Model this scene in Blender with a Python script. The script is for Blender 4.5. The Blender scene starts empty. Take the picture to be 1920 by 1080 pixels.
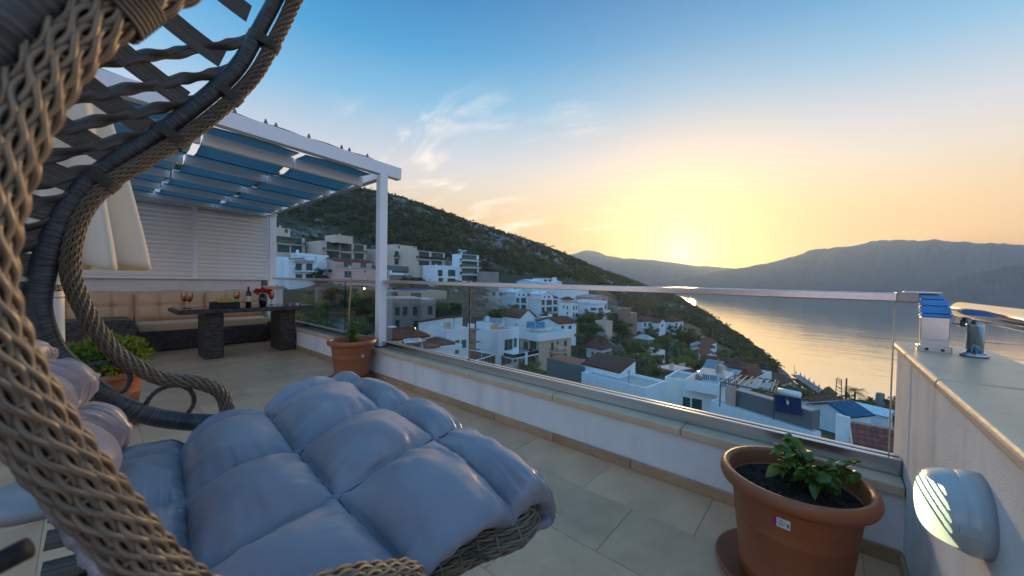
import bpy, math, random
import numpy as np
from mathutils import Vector, Matrix
random.seed(7); RNG = np.random.default_rng(11)
PI = math.pi
scn = bpy.context.scene
col = scn.collection
# ------------------------------------------------------------------ camera
FPX = 690.0; EYE = 1.22
YAW, PIT, ROL = math.radians(49.3), math.radians(1.23), math.radians(0.99)
cF = Vector((math.sin(YAW)*math.cos(PIT), math.cos(YAW)*math.cos(PIT), -math.sin(PIT)))
_r = Vector((math.cos(YAW), -math.sin(YAW), 0)); _u = _r.cross(cF)
cR = _r*math.cos(ROL) + _u*math.sin(ROL); cU = -_r*math.sin(ROL) + _u*math.cos(ROL)
CAM = Vector((0, 0, EYE))
cd = bpy.data.cameras.new('camera'); cam = bpy.data.objects.new('camera', cd); col.objects.link(cam)
m = Matrix((cR, cU, -cF)).transposed().to_4x4(); m.translation = CAM; cam.matrix_world = m
cd.sensor_width = 36; cd.lens = 36*FPX/1920; cd.clip_start = 0.02; cd.clip_end = 20000
cd.dof.use_dof = True; cd.dof.focus_distance = 3.2; cd.dof.aperture_fstop = 4.5
scn.camera = cam
# ------------------------------------------------------------------ sky and sun
SUN_AZ = YAW + math.atan((1275-960)/FPX); SUN_EL = math.radians(4.2)
sdir = Vector((math.sin(SUN_AZ)*math.cos(SUN_EL), math.cos(SUN_AZ)*math.cos(SUN_EL), math.sin(SUN_EL)))
W = bpy.data.worlds.new('World'); scn.world = W; W.use_nodes = True
nt = W.node_tree; nt.nodes.clear()
def wn(t, **k):
    n = nt.nodes.new(t)
    for a, b in k.items(): setattr(n, a, b)
    return n
def wl(a, b): nt.links.new(a, b)
def wmath(op, a, b=None, c=None, clamp=False):
    n = wn('ShaderNodeMath', operation=op, use_clamp=clamp)
    for i, v in enumerate((a, b, c)):
        if v is None: continue
        if isinstance(v, (int, float)): n.inputs[i].default_value = v
        else: wl(v, n.inputs[i])
    return n.outputs[0]
def wmix(fac, a, b, mode='MIX'):
    n = wn('ShaderNodeMix', data_type='RGBA', blend_type=mode)
    for s, v in ((n.inputs['Factor'], fac), (n.inputs[6], a), (n.inputs[7], b)):
        if isinstance(v, (int, float)): s.default_value = v
        elif isinstance(v, tuple): s.default_value = v
        else: wl(v, s)
    return n.outputs[2]
def wramp(fac, stops):
    n = wn('ShaderNodeValToRGB'); el = n.color_ramp.elements
    while len(el) < len(stops): el.new(0.5)
    for e, (p, c) in zip(el, stops): e.position = p; e.color = (*c, 1)
    wl(fac, n.inputs[0]); return n.outputs[0]
tc = wn('ShaderNodeTexCoord'); vec = tc.outputs['Generated']
sep = wn('ShaderNodeSeparateXYZ'); wl(vec, sep.inputs[0]); zz = wmath('MAXIMUM', sep.outputs[2], 0.0)
dt = wn('ShaderNodeVectorMath', operation='DOT_PRODUCT'); wl(vec, dt.inputs[0]); dt.inputs[1].default_value = sdir
dh = wn('ShaderNodeVectorMath', operation='DOT_PRODUCT'); wl(vec, dh.inputs[0])
dh.inputs[1].default_value = Vector((sdir.x, sdir.y, 0)).normalized()
ang = wmath('ARCCOSINE', wmath('MINIMUM', dt.outputs['Value'], 0.99999))
front = wramp(zz, [(0.0, (.66,.28,.045)), (.09, (.66,.315,.075)), (.17, (.60,.405,.215)), (.24, (.52,.45,.385)), (.30, (.42,.43,.47)),
                   (.42, (.125,.315,.485)), (.515, (.020,.21,.42)), (.60, (.0,.135,.33)), (.74, (.03,.21,.44)), (1.0, (.14,.31,.54))])
back = wramp(zz, [(0.0, (.92,.68,.60)), (.12, (.92,.74,.78)), (.25, (.66,.66,.86)), (.40, (.30,.50,.80)),
                  (.58, (.12,.34,.63)), (.74, (.06,.27,.55)), (1.0, (.12,.31,.57))])
side = wn('ShaderNodeMapRange', interpolation_type='SMOOTHSTEP'); wl(dh.outputs['Value'], side.inputs[0])
side.inputs[1].default_value = -0.55; side.inputs[2].default_value = 0.6
skyc = wmix(side.outputs[0], back, front)
def glow(width, power): return wmath('EXPONENT', wmath('MULTIPLY', wmath('POWER', wmath('DIVIDE', ang, math.radians(width)), power), -1.0))
# thin high cloud: a flat layer seen in perspective
cz = wmath('ADD', sep.outputs[2], 0.09)
cx = wmath('DIVIDE', sep.outputs[0], cz); cy = wmath('DIVIDE', sep.outputs[1], cz)
cv = wn('ShaderNodeCombineXYZ'); wl(cx, cv.inputs[0]); wl(cy, cv.inputs[1])
def noise(scale, det, rough, dist, off, stretch=(1,1,1), rot=0):
    mp = wn('ShaderNodeMapping'); wl(cv.outputs[0], mp.inputs[0]); mp.inputs['Location'].default_value = off
    mp.inputs['Scale'].default_value = stretch; mp.inputs['Rotation'].default_value = (0, 0, rot)
    n = wn('ShaderNodeTexNoise'); wl(mp.outputs[0], n.inputs['Vector'])
    n.inputs['Scale'].default_value = scale; n.inputs['Detail'].default_value = det
    n.inputs['Roughness'].default_value = rough; n.inputs['Distortion'].default_value = dist
    return n.outputs[0]
def mr(v, a, b, c=0.0, d=1.0):
    n = wn('ShaderNodeMapRange', interpolation_type='SMOOTHSTEP'); wl(v, n.inputs[0])
    for i, q in enumerate((a, b, c, d)): n.inputs[i+1].default_value = q
    return n.outputs[0]
big = mr(noise(0.55, 3, .5, .3, (3.1, 1.7, 0)), .42, .60)
wis = mr(noise(2.6, 9, .62, 1.1, (8.3, 2.2, 0), (1, .45, 1), SUN_AZ), .47, .74)
cm = wmath('MULTIPLY', wmath('MULTIPLY', big, wis), mr(zz, .05, .16))
cm = wmath('MULTIPLY', wmath('MULTIPLY', cm, mr(zz, .52, .32)), .85)
dc = wn('ShaderNodeVectorMath', operation='DOT_PRODUCT'); wl(vec, dc.inputs[0]); dc.inputs[1].default_value = Vector((math.sin(YAW-.06), math.cos(YAW-.06), 0))
cm = wmath('MULTIPLY', cm, mr(dc.outputs['Value'], .80, .93))      # the wisps lie in one bank left of the sun
skyc = wmix(cm, skyc, (.92, .76, .62, 1))
skyc = wmix(wmath('MULTIPLY', glow(16, 1.4), .40), skyc, (.80, .43, .10, 1))
skyc = wmix(wmath('MULTIPLY', glow(6.8, 1.0), .82), skyc, (1.0, .46, .075, 1))
skyc = wmix(wmath('MULTIPLY', glow(3.4, .95), .95), skyc, (1.6, 1.22, .66, 1))
sk = wn('ShaderNodeTexSky', sky_type='NISHITA', sun_disc=False)
sk.sun_elevation = SUN_EL; sk.sun_rotation = SUN_AZ
b1 = wn('ShaderNodeBackground'); wl(sk.outputs[0], b1.inputs[0]); b1.inputs[1].default_value = 0.015
b2 = wn('ShaderNodeBackground'); wl(skyc, b2.inputs[0]); b2.inputs[1].default_value = 0.72
ad = wn('ShaderNodeAddShader'); wl(b1.outputs[0], ad.inputs[0]); wl(b2.outputs[0], ad.inputs[1])
wo = wn('ShaderNodeOutputWorld'); wl(ad.outputs[0], wo.inputs[0])
sl = bpy.data.lights.new('sun', 'SUN'); sl.energy = 2.0; sl.angle = math.radians(4); sl.color = (1.0, .62, .28)
so = bpy.data.objects.new('sun', sl); col.objects.link(so)
so.rotation_euler = (-sdir).to_track_quat('-Z', 'Y').to_euler(); so.location = (0, 0, 40)
vs = scn.view_settings; vs.view_transform = 'Standard'; vs.look = 'None'; vs.exposure = 1.14; vs.gamma = 1; vs.use_curve_mapping = False
cy_ = scn.cycles; cy_.use_denoising = True; cy_.max_bounces = 8; cy_.transparent_max_bounces = 16
cy_.diffuse_bounces = 3; cy_.volume_bounces = 0; cy_.caustics_reflective = False; cy_.caustics_refractive = False
cy_.sample_clamp_indirect = 6
# ------------------------------------------------------------------ measuring the place
def ray(x, y): return cF + cR*((x-960)/FPX) - cU*((y-540)/FPX)
def at(x, y, t): return CAM + ray(x, y)*t
def onz(x, y, z): v = ray(x, y); return CAM + v*((z-EYE)/v.z)
def onx(x, y, X): v = ray(x, y); return CAM + v*(X/v.x)
def ony(x, y, Y): v = ray(x, y); return CAM + v*(Y/v.y)
def proj(P):
    v = Vector(P)-CAM; t = v.dot(cF); return 960+FPX*v.dot(cR)/t, 540-FPX*v.dot(cU)/t, t
# ------------------------------------------------------------------ mesh builder
class MB:
    def __init__(s): s.v = []; s.f = []; s.uv = []; s.hasuv = False
    def add(s, vs, fs, uvs=None):
        o = len(s.v); s.v += [tuple(p) for p in vs]
        for f in fs: s.f.append(tuple(i+o for i in f))
        if uvs: s.hasuv = True; s.uv += [tuple(q) for q in uvs]
        else: s.uv += [(0.0, 0.0)]*len(vs)
        return s
    def box(s, x0, x1, y0, y1, z0, z1, rot=None, at=None):
        vs = [Vector(p) for p in ((x0,y0,z0),(x1,y0,z0),(x1,y1,z0),(x0,y1,z0),(x0,y0,z1),(x1,y0,z1),(x1,y1,z1),(x0,y1,z1))]
        if rot is not None: vs = [rot @ p for p in vs]
        if at is not None: vs = [p+Vector(at) for p in vs]
        return s.add(vs, [(0,3,2,1),(4,5,6,7),(0,1,5,4),(1,2,6,5),(2,3,7,6),(3,0,4,7)])
    def bar(s, a, b, w, h, up=(0,0,1)):
        a = Vector(a); b = Vector(b); d = (b-a).normalized(); u = Vector(up)
        sx = d.cross(u)
        if sx.length < 1e-4: sx = d.cross(Vector((1,0,0)))
        sx.normalize(); u = sx.cross(d); sx = sx*w/2; u = u*h/2
        vs = [a-sx-u, a+sx-u, a+sx+u, a-sx+u, b-sx-u, b+sx-u, b+sx+u, b-sx+u]
        return s.add(vs, [(0,1,2,3),(7,6,5,4),(0,4,5,1),(1,5,6,2),(2,6,7,3),(3,7,4,0)])
    def tube(s, pts, r, n=8, closed=False, cap=True, rad2=None, twist=None):
        pts = [Vector(p) for p in pts]; N = len(pts)
        rs = r if hasattr(r, '__len__') else [r]*N
        tg = []
        for i in range(N):
            a = pts[(i-1) % N] if (closed or i > 0) else pts[i]; b = pts[(i+1) % N] if (closed or i < N-1) else pts[i]
            d = b-a; tg.append(d.normalized() if d.length > 1e-9 else Vector((0,0,1)))
        nrm = tg[0].orthogonal().normalized(); vs = []; uv = []; acc = 0
        for i in range(N):
            t = tg[i]; nrm = nrm-t*nrm.dot(t)
            if nrm.length < 1e-6: nrm = t.orthogonal()
            nrm.normalize(); bn = t.cross(nrm)
            if i: acc += (pts[i]-pts[i-1]).length
            tw = twist[i] if twist else 0
            c_, s_ = math.cos(tw), math.sin(tw); ex = nrm*c_+bn*s_; ey = bn*c_-nrm*s_
            for k in range(n):
                an = 2*PI*k/n
                vs.append(pts[i]+ex*(rs[i]*math.cos(an))+ey*((rad2[i] if rad2 else rs[i])*math.sin(an))); uv.append((acc, k/n))
        fs = []
        for i in range(N if closed else N-1):
            j = (i+1) % N
            for k in range(n): fs.append((i*n+k, i*n+(k+1) % n, j*n+(k+1) % n, j*n+k))
        if cap and not closed: fs += [tuple(range(n-1, -1, -1)), tuple((N-1)*n+k for k in range(n))]
        return s.add(vs, fs, uv)
    def lathe(s, prof, n=24, at=(0,0,0), sx=1, sy=1, cap=True):
        vs = []; A = Vector(at)
        for r, z in prof:
            for k in range(n): vs.append(A+Vector((r*sx*math.cos(2*PI*k/n), r*sy*math.sin(2*PI*k/n), z)))
        fs = [(i*n+k, i*n+(k+1) % n, (i+1)*n+(k+1) % n, (i+1)*n+k) for i in range(len(prof)-1) for k in range(n)]
        if cap:
            if prof[0][0] > 1e-5: fs.append(tuple(range(n-1, -1, -1)))
            if prof[-1][0] > 1e-5: fs.append(tuple((len(prof)-1)*n+k for k in range(n)))
        return s.add(vs, fs)
    def build(s, name, mat, parent=None, smooth=False, loc=None):
        me = bpy.data.meshes.new(name); me.from_pydata(s.v, [], s.f); me.update()
        if s.hasuv:
            ul = me.uv_layers.new(name='UVMap'); li = np.empty(len(me.loops), dtype=np.int32); me.loops.foreach_get('vertex_index', li)
            ul.data.foreach_set('uv', np.asarray(s.uv, dtype=np.float32)[li].ravel())
        if smooth: me.polygons.foreach_set('use_smooth', [True]*len(me.polygons))
        if mat: me.materials.append(mat)
        return link(name, me, parent, loc)
def link(name, me, parent=None, loc=None):
    o = bpy.data.objects.new(name, me); col.objects.link(o)
    if parent: o.parent = parent
    if loc is not None: o.location = loc
    return o
def tag(o, label, cat, group=None):
    o['label'] = label; o['category'] = cat
    if group: o['group'] = group
    return o
def struct(o, label=None):
    o['kind'] = 'structure'
    if label: o['label'] = label
    return o
def stuff(o): o['kind'] = 'stuff'; return o
def thing(name, label, cat, loc=(0,0,0), rz=0, group=None):
    o = bpy.data.objects.new(name, None); o.empty_display_size = .2; col.objects.link(o)
    o.location = loc; o.rotation_euler = (0, 0, rz); return tag(o, label, cat, group)
def dup(src, parent=None):
    c = src.copy(); col.objects.link(c)
    if parent: c.parent = parent
    for ch in list(src.children): dup(ch, c)
    return c
def bevel(o, w=.01, seg=2, ang=.6):
    b = o.modifiers.new('bevel', 'BEVEL'); b.width = w; b.segments = seg; b.limit_method = 'ANGLE'; b.angle_limit = ang
    return o
def shade(o):
    o.data.polygons.foreach_set('use_smooth', [True]*len(o.data.polygons)); return o
def crom(P, n):
    P = [np.asarray(p, float) for p in P]; out = []
    for i in range(len(P)-1):
        a = P[i-1] if i else 2*P[0]-P[1]; b = P[i]; c = P[i+1]; d = P[i+2] if i+2 < len(P) else 2*P[-1]-P[-2]
        for k in range(n):
            t = k/n; out.append(.5*(2*b+(c-a)*t+(2*a-5*b+4*c-d)*t*t+(-a+3*b-3*c+d)*t**3))
    out.append(P[-1]); return out
def resample(P, step):
    P = np.asarray(P, float); L = np.r_[0, np.cumsum(np.linalg.norm(np.diff(P, axis=0), axis=1))]
    s = np.linspace(0, L[-1], max(2, int(L[-1]/step)+1)); return np.stack([np.interp(s, L, P[:, i]) for i in range(P.shape[1])], 1), s
# ------------------------------------------------------------------ materials
def mat(name, c, rough=.6, metal=0.0, var=.12, vs=4.0, bump=0.0, bs=60.0, rnd=0.0, spec=.5, c2=None, emis=None, es=0.0, coord='Object',
        stretch=None, detail=4, streak=0.0, sheen=0.0, coat=0.0, bdist=.01, hue=None, extra=None):
    m = bpy.data.materials.new(name); m.use_nodes = True; t = m.node_tree; bs_ = t.nodes['Principled BSDF']
    N = t.nodes.new; L = t.links.new
    bs_.inputs['Roughness'].default_value = rough; bs_.inputs['Metallic'].default_value = metal
    bs_.inputs['Specular IOR Level'].default_value = spec
    if sheen: bs_.inputs['Sheen Weight'].default_value = sheen
    if coat: bs_.inputs['Coat Weight'].default_value = coat; bs_.inputs['Coat Roughness'].default_value = .15
    if emis: bs_.inputs['Emission Color'].default_value = (*emis, 1); bs_.inputs['Emission Strength'].default_value = es
    tcn = N('ShaderNodeTexCoord'); src = tcn.outputs[coord]
    if coord == 'World':
        pass
    if stretch:
        mp = N('ShaderNodeMapping'); L(src, mp.inputs[0]); mp.inputs['Scale'].default_value = stretch; src = mp.outputs[0]
    n1 = N('ShaderNodeTexNoise'); L(src, n1.inputs['Vector']); n1.inputs['Scale'].default_value = vs; n1.inputs['Detail'].default_value = detail
    n1.inputs['Roughness'].default_value = .62
    rp = N('ShaderNodeValToRGB'); e = rp.color_ramp.elements; e[0].position = .3; e[1].position = .7
    lo = c2 if c2 else tuple(x*(1-var) for x in c); hi = tuple(min(1, x*(1+(var if not c2 else 0))) for x in c)
    e[0].color = (*lo, 1); e[1].color = (*hi, 1); L(n1.outputs[0], rp.inputs[0]); out = rp.outputs[0]
    if rnd:
        oi = N('ShaderNodeObjectInfo'); mr_ = N('ShaderNodeMapRange'); L(oi.outputs['Random'], mr_.inputs[0])
        mr_.inputs[3].default_value = 1-rnd; mr_.inputs[4].default_value = 1+rnd
        mx = N('ShaderNodeMix'); mx.data_type = 'RGBA'; mx.blend_type = 'MULTIPLY'; mx.inputs[0].default_value = 1
        L(out, mx.inputs[6]); L(mr_.outputs[0], mx.inputs[7]); out = mx.outputs[2]
    if streak:
        mp = N('ShaderNodeMapping'); L(tcn.outputs['Object'], mp.inputs[0]); mp.inputs['Scale'].default_value = (3.0, 3.0, .35)
        n3 = N('ShaderNodeTexNoise'); L(mp.outputs[0], n3.inputs['Vector']); n3.inputs['Scale'].default_value = 1.6; n3.inputs['Detail'].default_value = 6
        m3 = N('ShaderNodeMapRange'); L(n3.outputs[0], m3.inputs[0]); m3.inputs[1].default_value = .52; m3.inputs[2].default_value = .75
        m3.inputs[3].default_value = 1; m3.inputs[4].default_value = 1-streak
        mx = N('ShaderNodeMix'); mx.data_type = 'RGBA'; mx.blend_type = 'MULTIPLY'; mx.inputs[0].default_value = 1
        L(out, mx.inputs[6]); L(m3.outputs[0], mx.inputs[7]); out = mx.outputs[2]
    L(out, bs_.inputs['Base Color'])
    if bump:
        n2 = N('ShaderNodeTexNoise'); L(src, n2.inputs['Vector']); n2.inputs['Scale'].default_value = bs; n2.inputs['Detail'].default_value = 5
        b = N('ShaderNodeBump'); b.inputs['Strength'].default_value = bump; b.inputs['Distance'].default_value = bdist
        L(n2.outputs[0], b.inputs['Height']); L(b.outputs[0], bs_.inputs['Normal'])
    return m
def glassmat(name, tint=(1,1,1), rough=0.0, refl=1.0, dirt=.0):
    m = bpy.data.materials.new(name); m.use_nodes = True; t = m.node_tree; t.nodes.clear(); N = t.nodes.new; L = t.links.new
    tr = N('ShaderNodeBsdfTransparent'); tr.inputs[0].default_value = (*tint, 1)
    gl = N('ShaderNodeBsdfGlossy'); gl.inputs['Roughness'].default_value = rough
    fr = N('ShaderNodeFresnel'); fr.inputs[0].default_value = 1.5
    mu = N('ShaderNodeMath'); mu.operation = 'MULTIPLY'; mu.inputs[1].default_value = refl; L(fr.outputs[0], mu.inputs[0])
    mx = N('ShaderNodeMixShader'); L(mu.outputs[0], mx.inputs[0]); L(tr.outputs[0], mx.inputs[1]); L(gl.outputs[0], mx.inputs[2])
    o = N('ShaderNodeOutputMaterial'); L(mx.outputs[0], o.inputs[0]); return m
def weave(name, c1, c2, sx=60, sy=40, rough=.5):
    m = mat(name, c1, rough); t = m.node_tree; N = t.nodes.new; L = t.links.new; p = t.nodes['Principled BSDF']
    tcn = N('ShaderNodeTexCoord'); geo = N('ShaderNodeNewGeometry')
    # pick the two axes of the face from the object-space normal: wicker rows stay level, stakes stay upright
    sp = N('ShaderNodeSeparateXYZ'); L(tcn.outputs['Object'], sp.inputs[0])
    ad_ = N('ShaderNodeMath'); ad_.operation = 'ADD'; L(sp.outputs[0], ad_.inputs[0]); L(sp.outputs[1], ad_.inputs[1])
    cb = N('ShaderNodeCombineXYZ'); L(ad_.outputs[0], cb.inputs[0]); L(sp.outputs[2], cb.inputs[1])
    br = N('ShaderNodeTexBrick'); L(cb.outputs[0], br.inputs['Vector'])
    br.inputs['Scale'].default_value = 1.0; br.inputs['Brick Width'].default_value = 1.0/sx*2; br.inputs['Row Height'].default_value = 1.0/sy
    br.inputs['Mortar Size'].default_value = .0022; br.inputs['Mortar Smooth'].default_value = .8
    br.inputs['Color1'].default_value = (*c1, 1); br.inputs['Color2'].default_value = (*c2, 1); br.inputs['Mortar'].default_value = (.008, .008, .008, 1)
    L(br.outputs['Color'], p.inputs['Base Color'])
    b = N('ShaderNodeBump'); b.inputs['Strength'].default_value = .9; b.inputs['Distance'].default_value = .006; b.invert = True
    L(br.outputs['Fac'], b.inputs['Height']); L(b.outputs[0], p.inputs['Normal']); return m
def strandmat(name, c1, c2, rough=.45, freq=9, along=0.0):
    # fine stripes that run with the strand: bundles of extruded fibre
    m = mat(name, c1, rough); t = m.node_tree; N = t.nodes.new; L = t.links.new; p = t.nodes['Principled BSDF']
    uvn = N('ShaderNodeUVMap'); mp = N('ShaderNodeMapping'); L(uvn.outputs[0], mp.inputs[0]); mp.inputs['Scale'].default_value = (along, freq, 1)
    n = N('ShaderNodeTexNoise'); L(mp.outputs[0], n.inputs['Vector']); n.inputs['Scale'].default_value = 1; n.inputs['Detail'].default_value = 3
    oi = N('ShaderNodeObjectInfo'); va = N('ShaderNodeVectorMath'); va.operation = 'ADD'; L(mp.outputs[0], va.inputs[0]); L(oi.outputs['Random'], va.inputs[1]); L(va.outputs[0], n.inputs['Vector'])
    rp = N('ShaderNodeValToRGB'); e = rp.color_ramp.elements; e[0].position = .36; e[1].position = .66; e[0].color = (*c2, 1); e[1].color = (*c1, 1)
    L(n.outputs[0], rp.inputs[0]); L(rp.outputs[0], p.inputs['Base Color'])
    b = N('ShaderNodeBump'); b.inputs['Strength'].default_value = .6; b.inputs['Distance'].default_value = .0015; L(n.outputs[0], b.inputs['Height']); L(b.outputs[0], p.inputs['Normal'])
    return m
def add_bump(m, scale, strength, dist, stretch=(1,1,1), kind='NOISE'):
    t = m.node_tree; N = t.nodes.new; L = t.links.new; p = t.nodes['Principled BSDF']; tcn = [n for n in t.nodes if n.type == 'TEX_COORD'][0]
    mp = N('ShaderNodeMapping'); L(tcn.outputs['Object'], mp.inputs[0]); mp.inputs['Scale'].default_value = stretch
    n = N('ShaderNodeTexNoise'); L(mp.outputs[0], n.inputs['Vector']); n.inputs['Scale'].default_value = scale; n.inputs['Detail'].default_value = 4
    if kind == 'RIDGE': n.noise_type = 'RIDGED_MULTIFRACTAL'; n.inputs['Distortion'].default_value = .6
    b = N('ShaderNodeBump'); b.inputs['Strength'].default_value = strength; b.inputs['Distance'].default_value = dist; L(n.outputs[0], b.inputs['Height'])
    if p.inputs['Normal'].is_linked: L(p.inputs['Normal'].links[0].from_socket, b.inputs['Normal'])
    L(b.outputs[0], p.inputs['Normal']); return m
WHITE = mat('white_paint', (.78,.78,.78), .55, var=.05, vs=2, bump=.05, bs=30)
STUCCO = mat('white_stucco', (.74,.73,.72), .85, var=.07, vs=3, bump=.55, bs=90, streak=.18, bdist=.006)
STUCCO2 = mat('rough_white_stucco', (.64,.64,.64), .9, var=.1, vs=6, bump=.45, bs=190, streak=.3, bdist=.004)
TRAV = mat('travertine', (.78,.44,.255), .42, c2=(.52,.29,.165), vs=3.0, rnd=.07, bump=.2, bs=35, detail=8, coord='Object')
MARB = mat('marble_coping', (.68,.50,.34), .36, c2=(.54,.385,.255), vs=4, rnd=.06, bump=.15, bs=40, detail=8)
SKIRT = mat('skirting_stone', (.46,.30,.17), .5, c2=(.33,.21,.115), vs=6, rnd=.15, bump=.1, bs=40, detail=8)
STEEL = mat('brushed_steel', (.56,.56,.57), .22, 1.0, var=.05, vs=3, stretch=(60,2,60))
CHROME = mat('polished_chrome', (.40,.41,.43), .11, 1.0, var=.02)
ALU = mat('white_aluminium', (.84,.84,.85), .38, 0, var=.03, vs=2)
TERRA = mat('terracotta_plastic', (.37,.105,.034), .46, c2=(.25,.085,.04), vs=4, bump=.12, bs=60, streak=.12, detail=8)
SOIL = mat('potting_soil', (.022,.016,.012), .95, var=.5, vs=30, bump=1, bs=60, bdist=.02)
DARK = mat('dark_void', (.012,.014,.016), .5)
BLACK = mat('black_plastic', (.012,.012,.013), .3)
PANEG = glassmat('balustrade_glass', (.955,.972,.968), 0, .26)
# ================================================================== TERRACE
FX0, FX1, FY0, FY1 = -2.6, 2.33, -0.28, 8.75
WX = 2.33                                   # inner face of the long parapet
floor = struct(MB().box(-6, 2.62, -.57, 9.2, -.30, -.0045).build('terrace_floor', mat('grout', (.62,.38,.24), .8, var=.1)), 'terrace floor paved with beige travertine tiles in staggered rows')
tmesh = {}
TL, TW, JG = .61, .41, .0022
def tile_mesh(lx, ly):
    k = (round(lx, 3), round(ly, 3))
    if k not in tmesh:
        b = .0018; me = MB()
        vs = [(0,0,-.012),(lx,0,-.012),(lx,ly,-.012),(0,ly,-.012),(0,0,-b),(lx,0,-b),(lx,ly,-b),(0,ly,-b),(b,b,0),(lx-b,b,0),(lx-b,ly-b,0),(b,ly-b,0)]
        me.add(vs, [(0,1,5,4),(1,2,6,5),(2,3,7,6),(3,0,4,7),(4,5,9,8),(5,6,10,9),(6,7,11,10),(7,4,8,11),(8,9,10,11)])
        q = bpy.data.meshes.new('tile'); q.from_pydata(me.v, [], me.f); q.materials.append(TRAV); tmesh[k] = q
    return tmesh[k]
TRAV.node_tree.nodes  # (object coordinates differ per tile through the random shift below)
def random_shift(m):
    t = m.node_tree; N = t.nodes.new; L = t.links.new
    tcn = [n for n in t.nodes if n.type == 'TEX_COORD'][0]
    oi = N('ShaderNodeObjectInfo'); vm = N('ShaderNodeVectorMath'); vm.operation = 'SCALE'; cb = N('ShaderNodeCombineXYZ')
    for i in range(3): L(oi.outputs['Random'], cb.inputs[i])
    L(cb.outputs[0], vm.inputs[0]); vm.inputs['Scale'].default_value = 37.0
    va = N('ShaderNodeVectorMath'); va.operation = 'ADD'; L(tcn.outputs['Object'], va.inputs[0]); L(vm.outputs[0], va.inputs[1])
    for l in list(t.links):
        if l.from_node == tcn and l.to_node != va: 
            ts = l.to_socket; t.links.remove(l); L(va.outputs[0], ts)
for _m in (TRAV, MARB, SKIRT): random_shift(_m)
xi = 0; x = FX1-.003
while x > FX0:
    x0 = max(x-TW, FX0); off = (xi % 2)*TL/2+.13
    y = FY0+.003; first = True
    while y < FY1-.05:
        ly = (off if first else TL); first = False
        ly = min(ly, FY1-y)
        if ly > .03:
            # far left of the deck is hidden; keep tiles where the deck can be seen
            if not (x < -1.2 and y < 1.0):
                o = link('tile', tile_mesh(x-x0-JG, ly-JG), floor, (x0, y, random.uniform(-.0012, .0008)))
        y += ly
    x = x0; xi += 1
# building under the terrace
struct(MB().box(-7, 2.61, -.565, 9.19, -16, -.302).build('building_base', STUCCO))
# ---- long parapet
pw = tag(MB().box(WX, 2.60, -.28, 9.15, -.011, .306).build('parapet_wall', STUCCO), 'low white stucco parapet wall running along the terrace edge under the glass', 'wall')
y = -.275; 
while y < 9.1:
    l = min(.92, 9.15-y)
    o = bevel(MB().box(0, .33, 0, l-.003, 0, .05).build('coping_slab', MARB, pw, loc=(2.305, y, .3065)), .008, 3); y += .92
y = -.27
while y < 8.6:
    l = min(.61, 8.62-y); bevel(MB().box(0, .014, 0, l-.003, 0, .065).build('skirting_tile', SKIRT, pw, loc=(WX-.0145, y, 0.0)), .003, 1); y += .61
# ---- glass balustrade on the parapet
GX = 2.455
bal = thing('glass_balustrade', 'frameless glass balustrade with square steel handrail on the low parapet', 'balustrade', (GX, 0, .357))
def bl(mb, n, m, **k): 
    o = mb.build(n, m, bal, **k); o.location = o.location-Vector((GX, 0, .357)); return o
ch = MB(); ch.box(GX-.04, GX-.012, -.272, 8.3, .3575, .432).box(GX+.012, GX+.04, -.272, 8.3, .3575, .432).box(GX-.012, GX+.012, -.272, 8.3, .3575, .372)
bevel(bl(ch, 'base_channel', STEEL), .004, 2)
yj = [onx(x_, 600, GX).y for x_ in (1678, 881, 647)]
ys = [yj[0]+.0, yj[1], yj[2], 8.25]
EDGE_L = mat('glass_edge', (.55,.50,.36), .2); EDGE_D = mat('glass_edge_dark', (.006,.014,.013), .7, spec=.05)
for a_, b_ in zip(ys[:-1], ys[1:]):
    p_ = bl(MB().box(GX-.006, GX+.006, a_+.006, b_-.006, .378, 1.152), 'glass_pane', PANEG)
    eg = MB(); eg.box(GX-.0058, GX+.0058, a_+.0005, a_+.0055, .432, 1.151)
    eg.build('pane_edge', EDGE_L if a_ == ys[0] else EDGE_D, p_)
rz0, rz1 = 1.153, 1.192
bevel(bl(MB().box(GX-.04, GX+.04, -.262, 8.3, rz0, rz1), 'handrail', STEEL), .004, 2)
bevel(bl(MB().box(GX-.044, GX+.044, -.305, -.235, rz0-.003, rz1+.003), 'rail_joint', mat('joint_steel', (.25,.25,.26), .3, 1.0)), .004, 2)
# bent end post wrapped in blue protective film
PX = 2.47; EY0, EY1 = -.405, -.318
FILM = mat('blue_protective_film', (.015,.30,.78), .28, var=.12, vs=30, bump=.25, bs=25, stretch=(1,1,6), coat=.3)
ep = bevel(bl(MB().box(PX-.02, PX+.02, EY0, EY1, .985, 1.088), 'end_post', STEEL), .003, 2)
def epb(mb, n, m): 
    return mb.build(n, m, ep)
bevel(epb(MB().box(PX-.026, PX+.026, EY0-.008, EY1+.008, .931, .962), 'base_flange', STEEL), .003, 2)
epb(MB().box(PX-.02, PX+.02, EY0+.002, EY1-.002, .962, .986), 'post_foot', STEEL)
for yy in (EY0+.02, EY1-.02):
    b_ = MB(); b_.lathe([(.006,0),(.006,.004),(.003,.006)], 10); o = epb(b_, 'bolt', BLACK); o.rotation_euler = (0, -PI/2, 0); o.location = Vector((PX-.0265, yy, .946))
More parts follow.
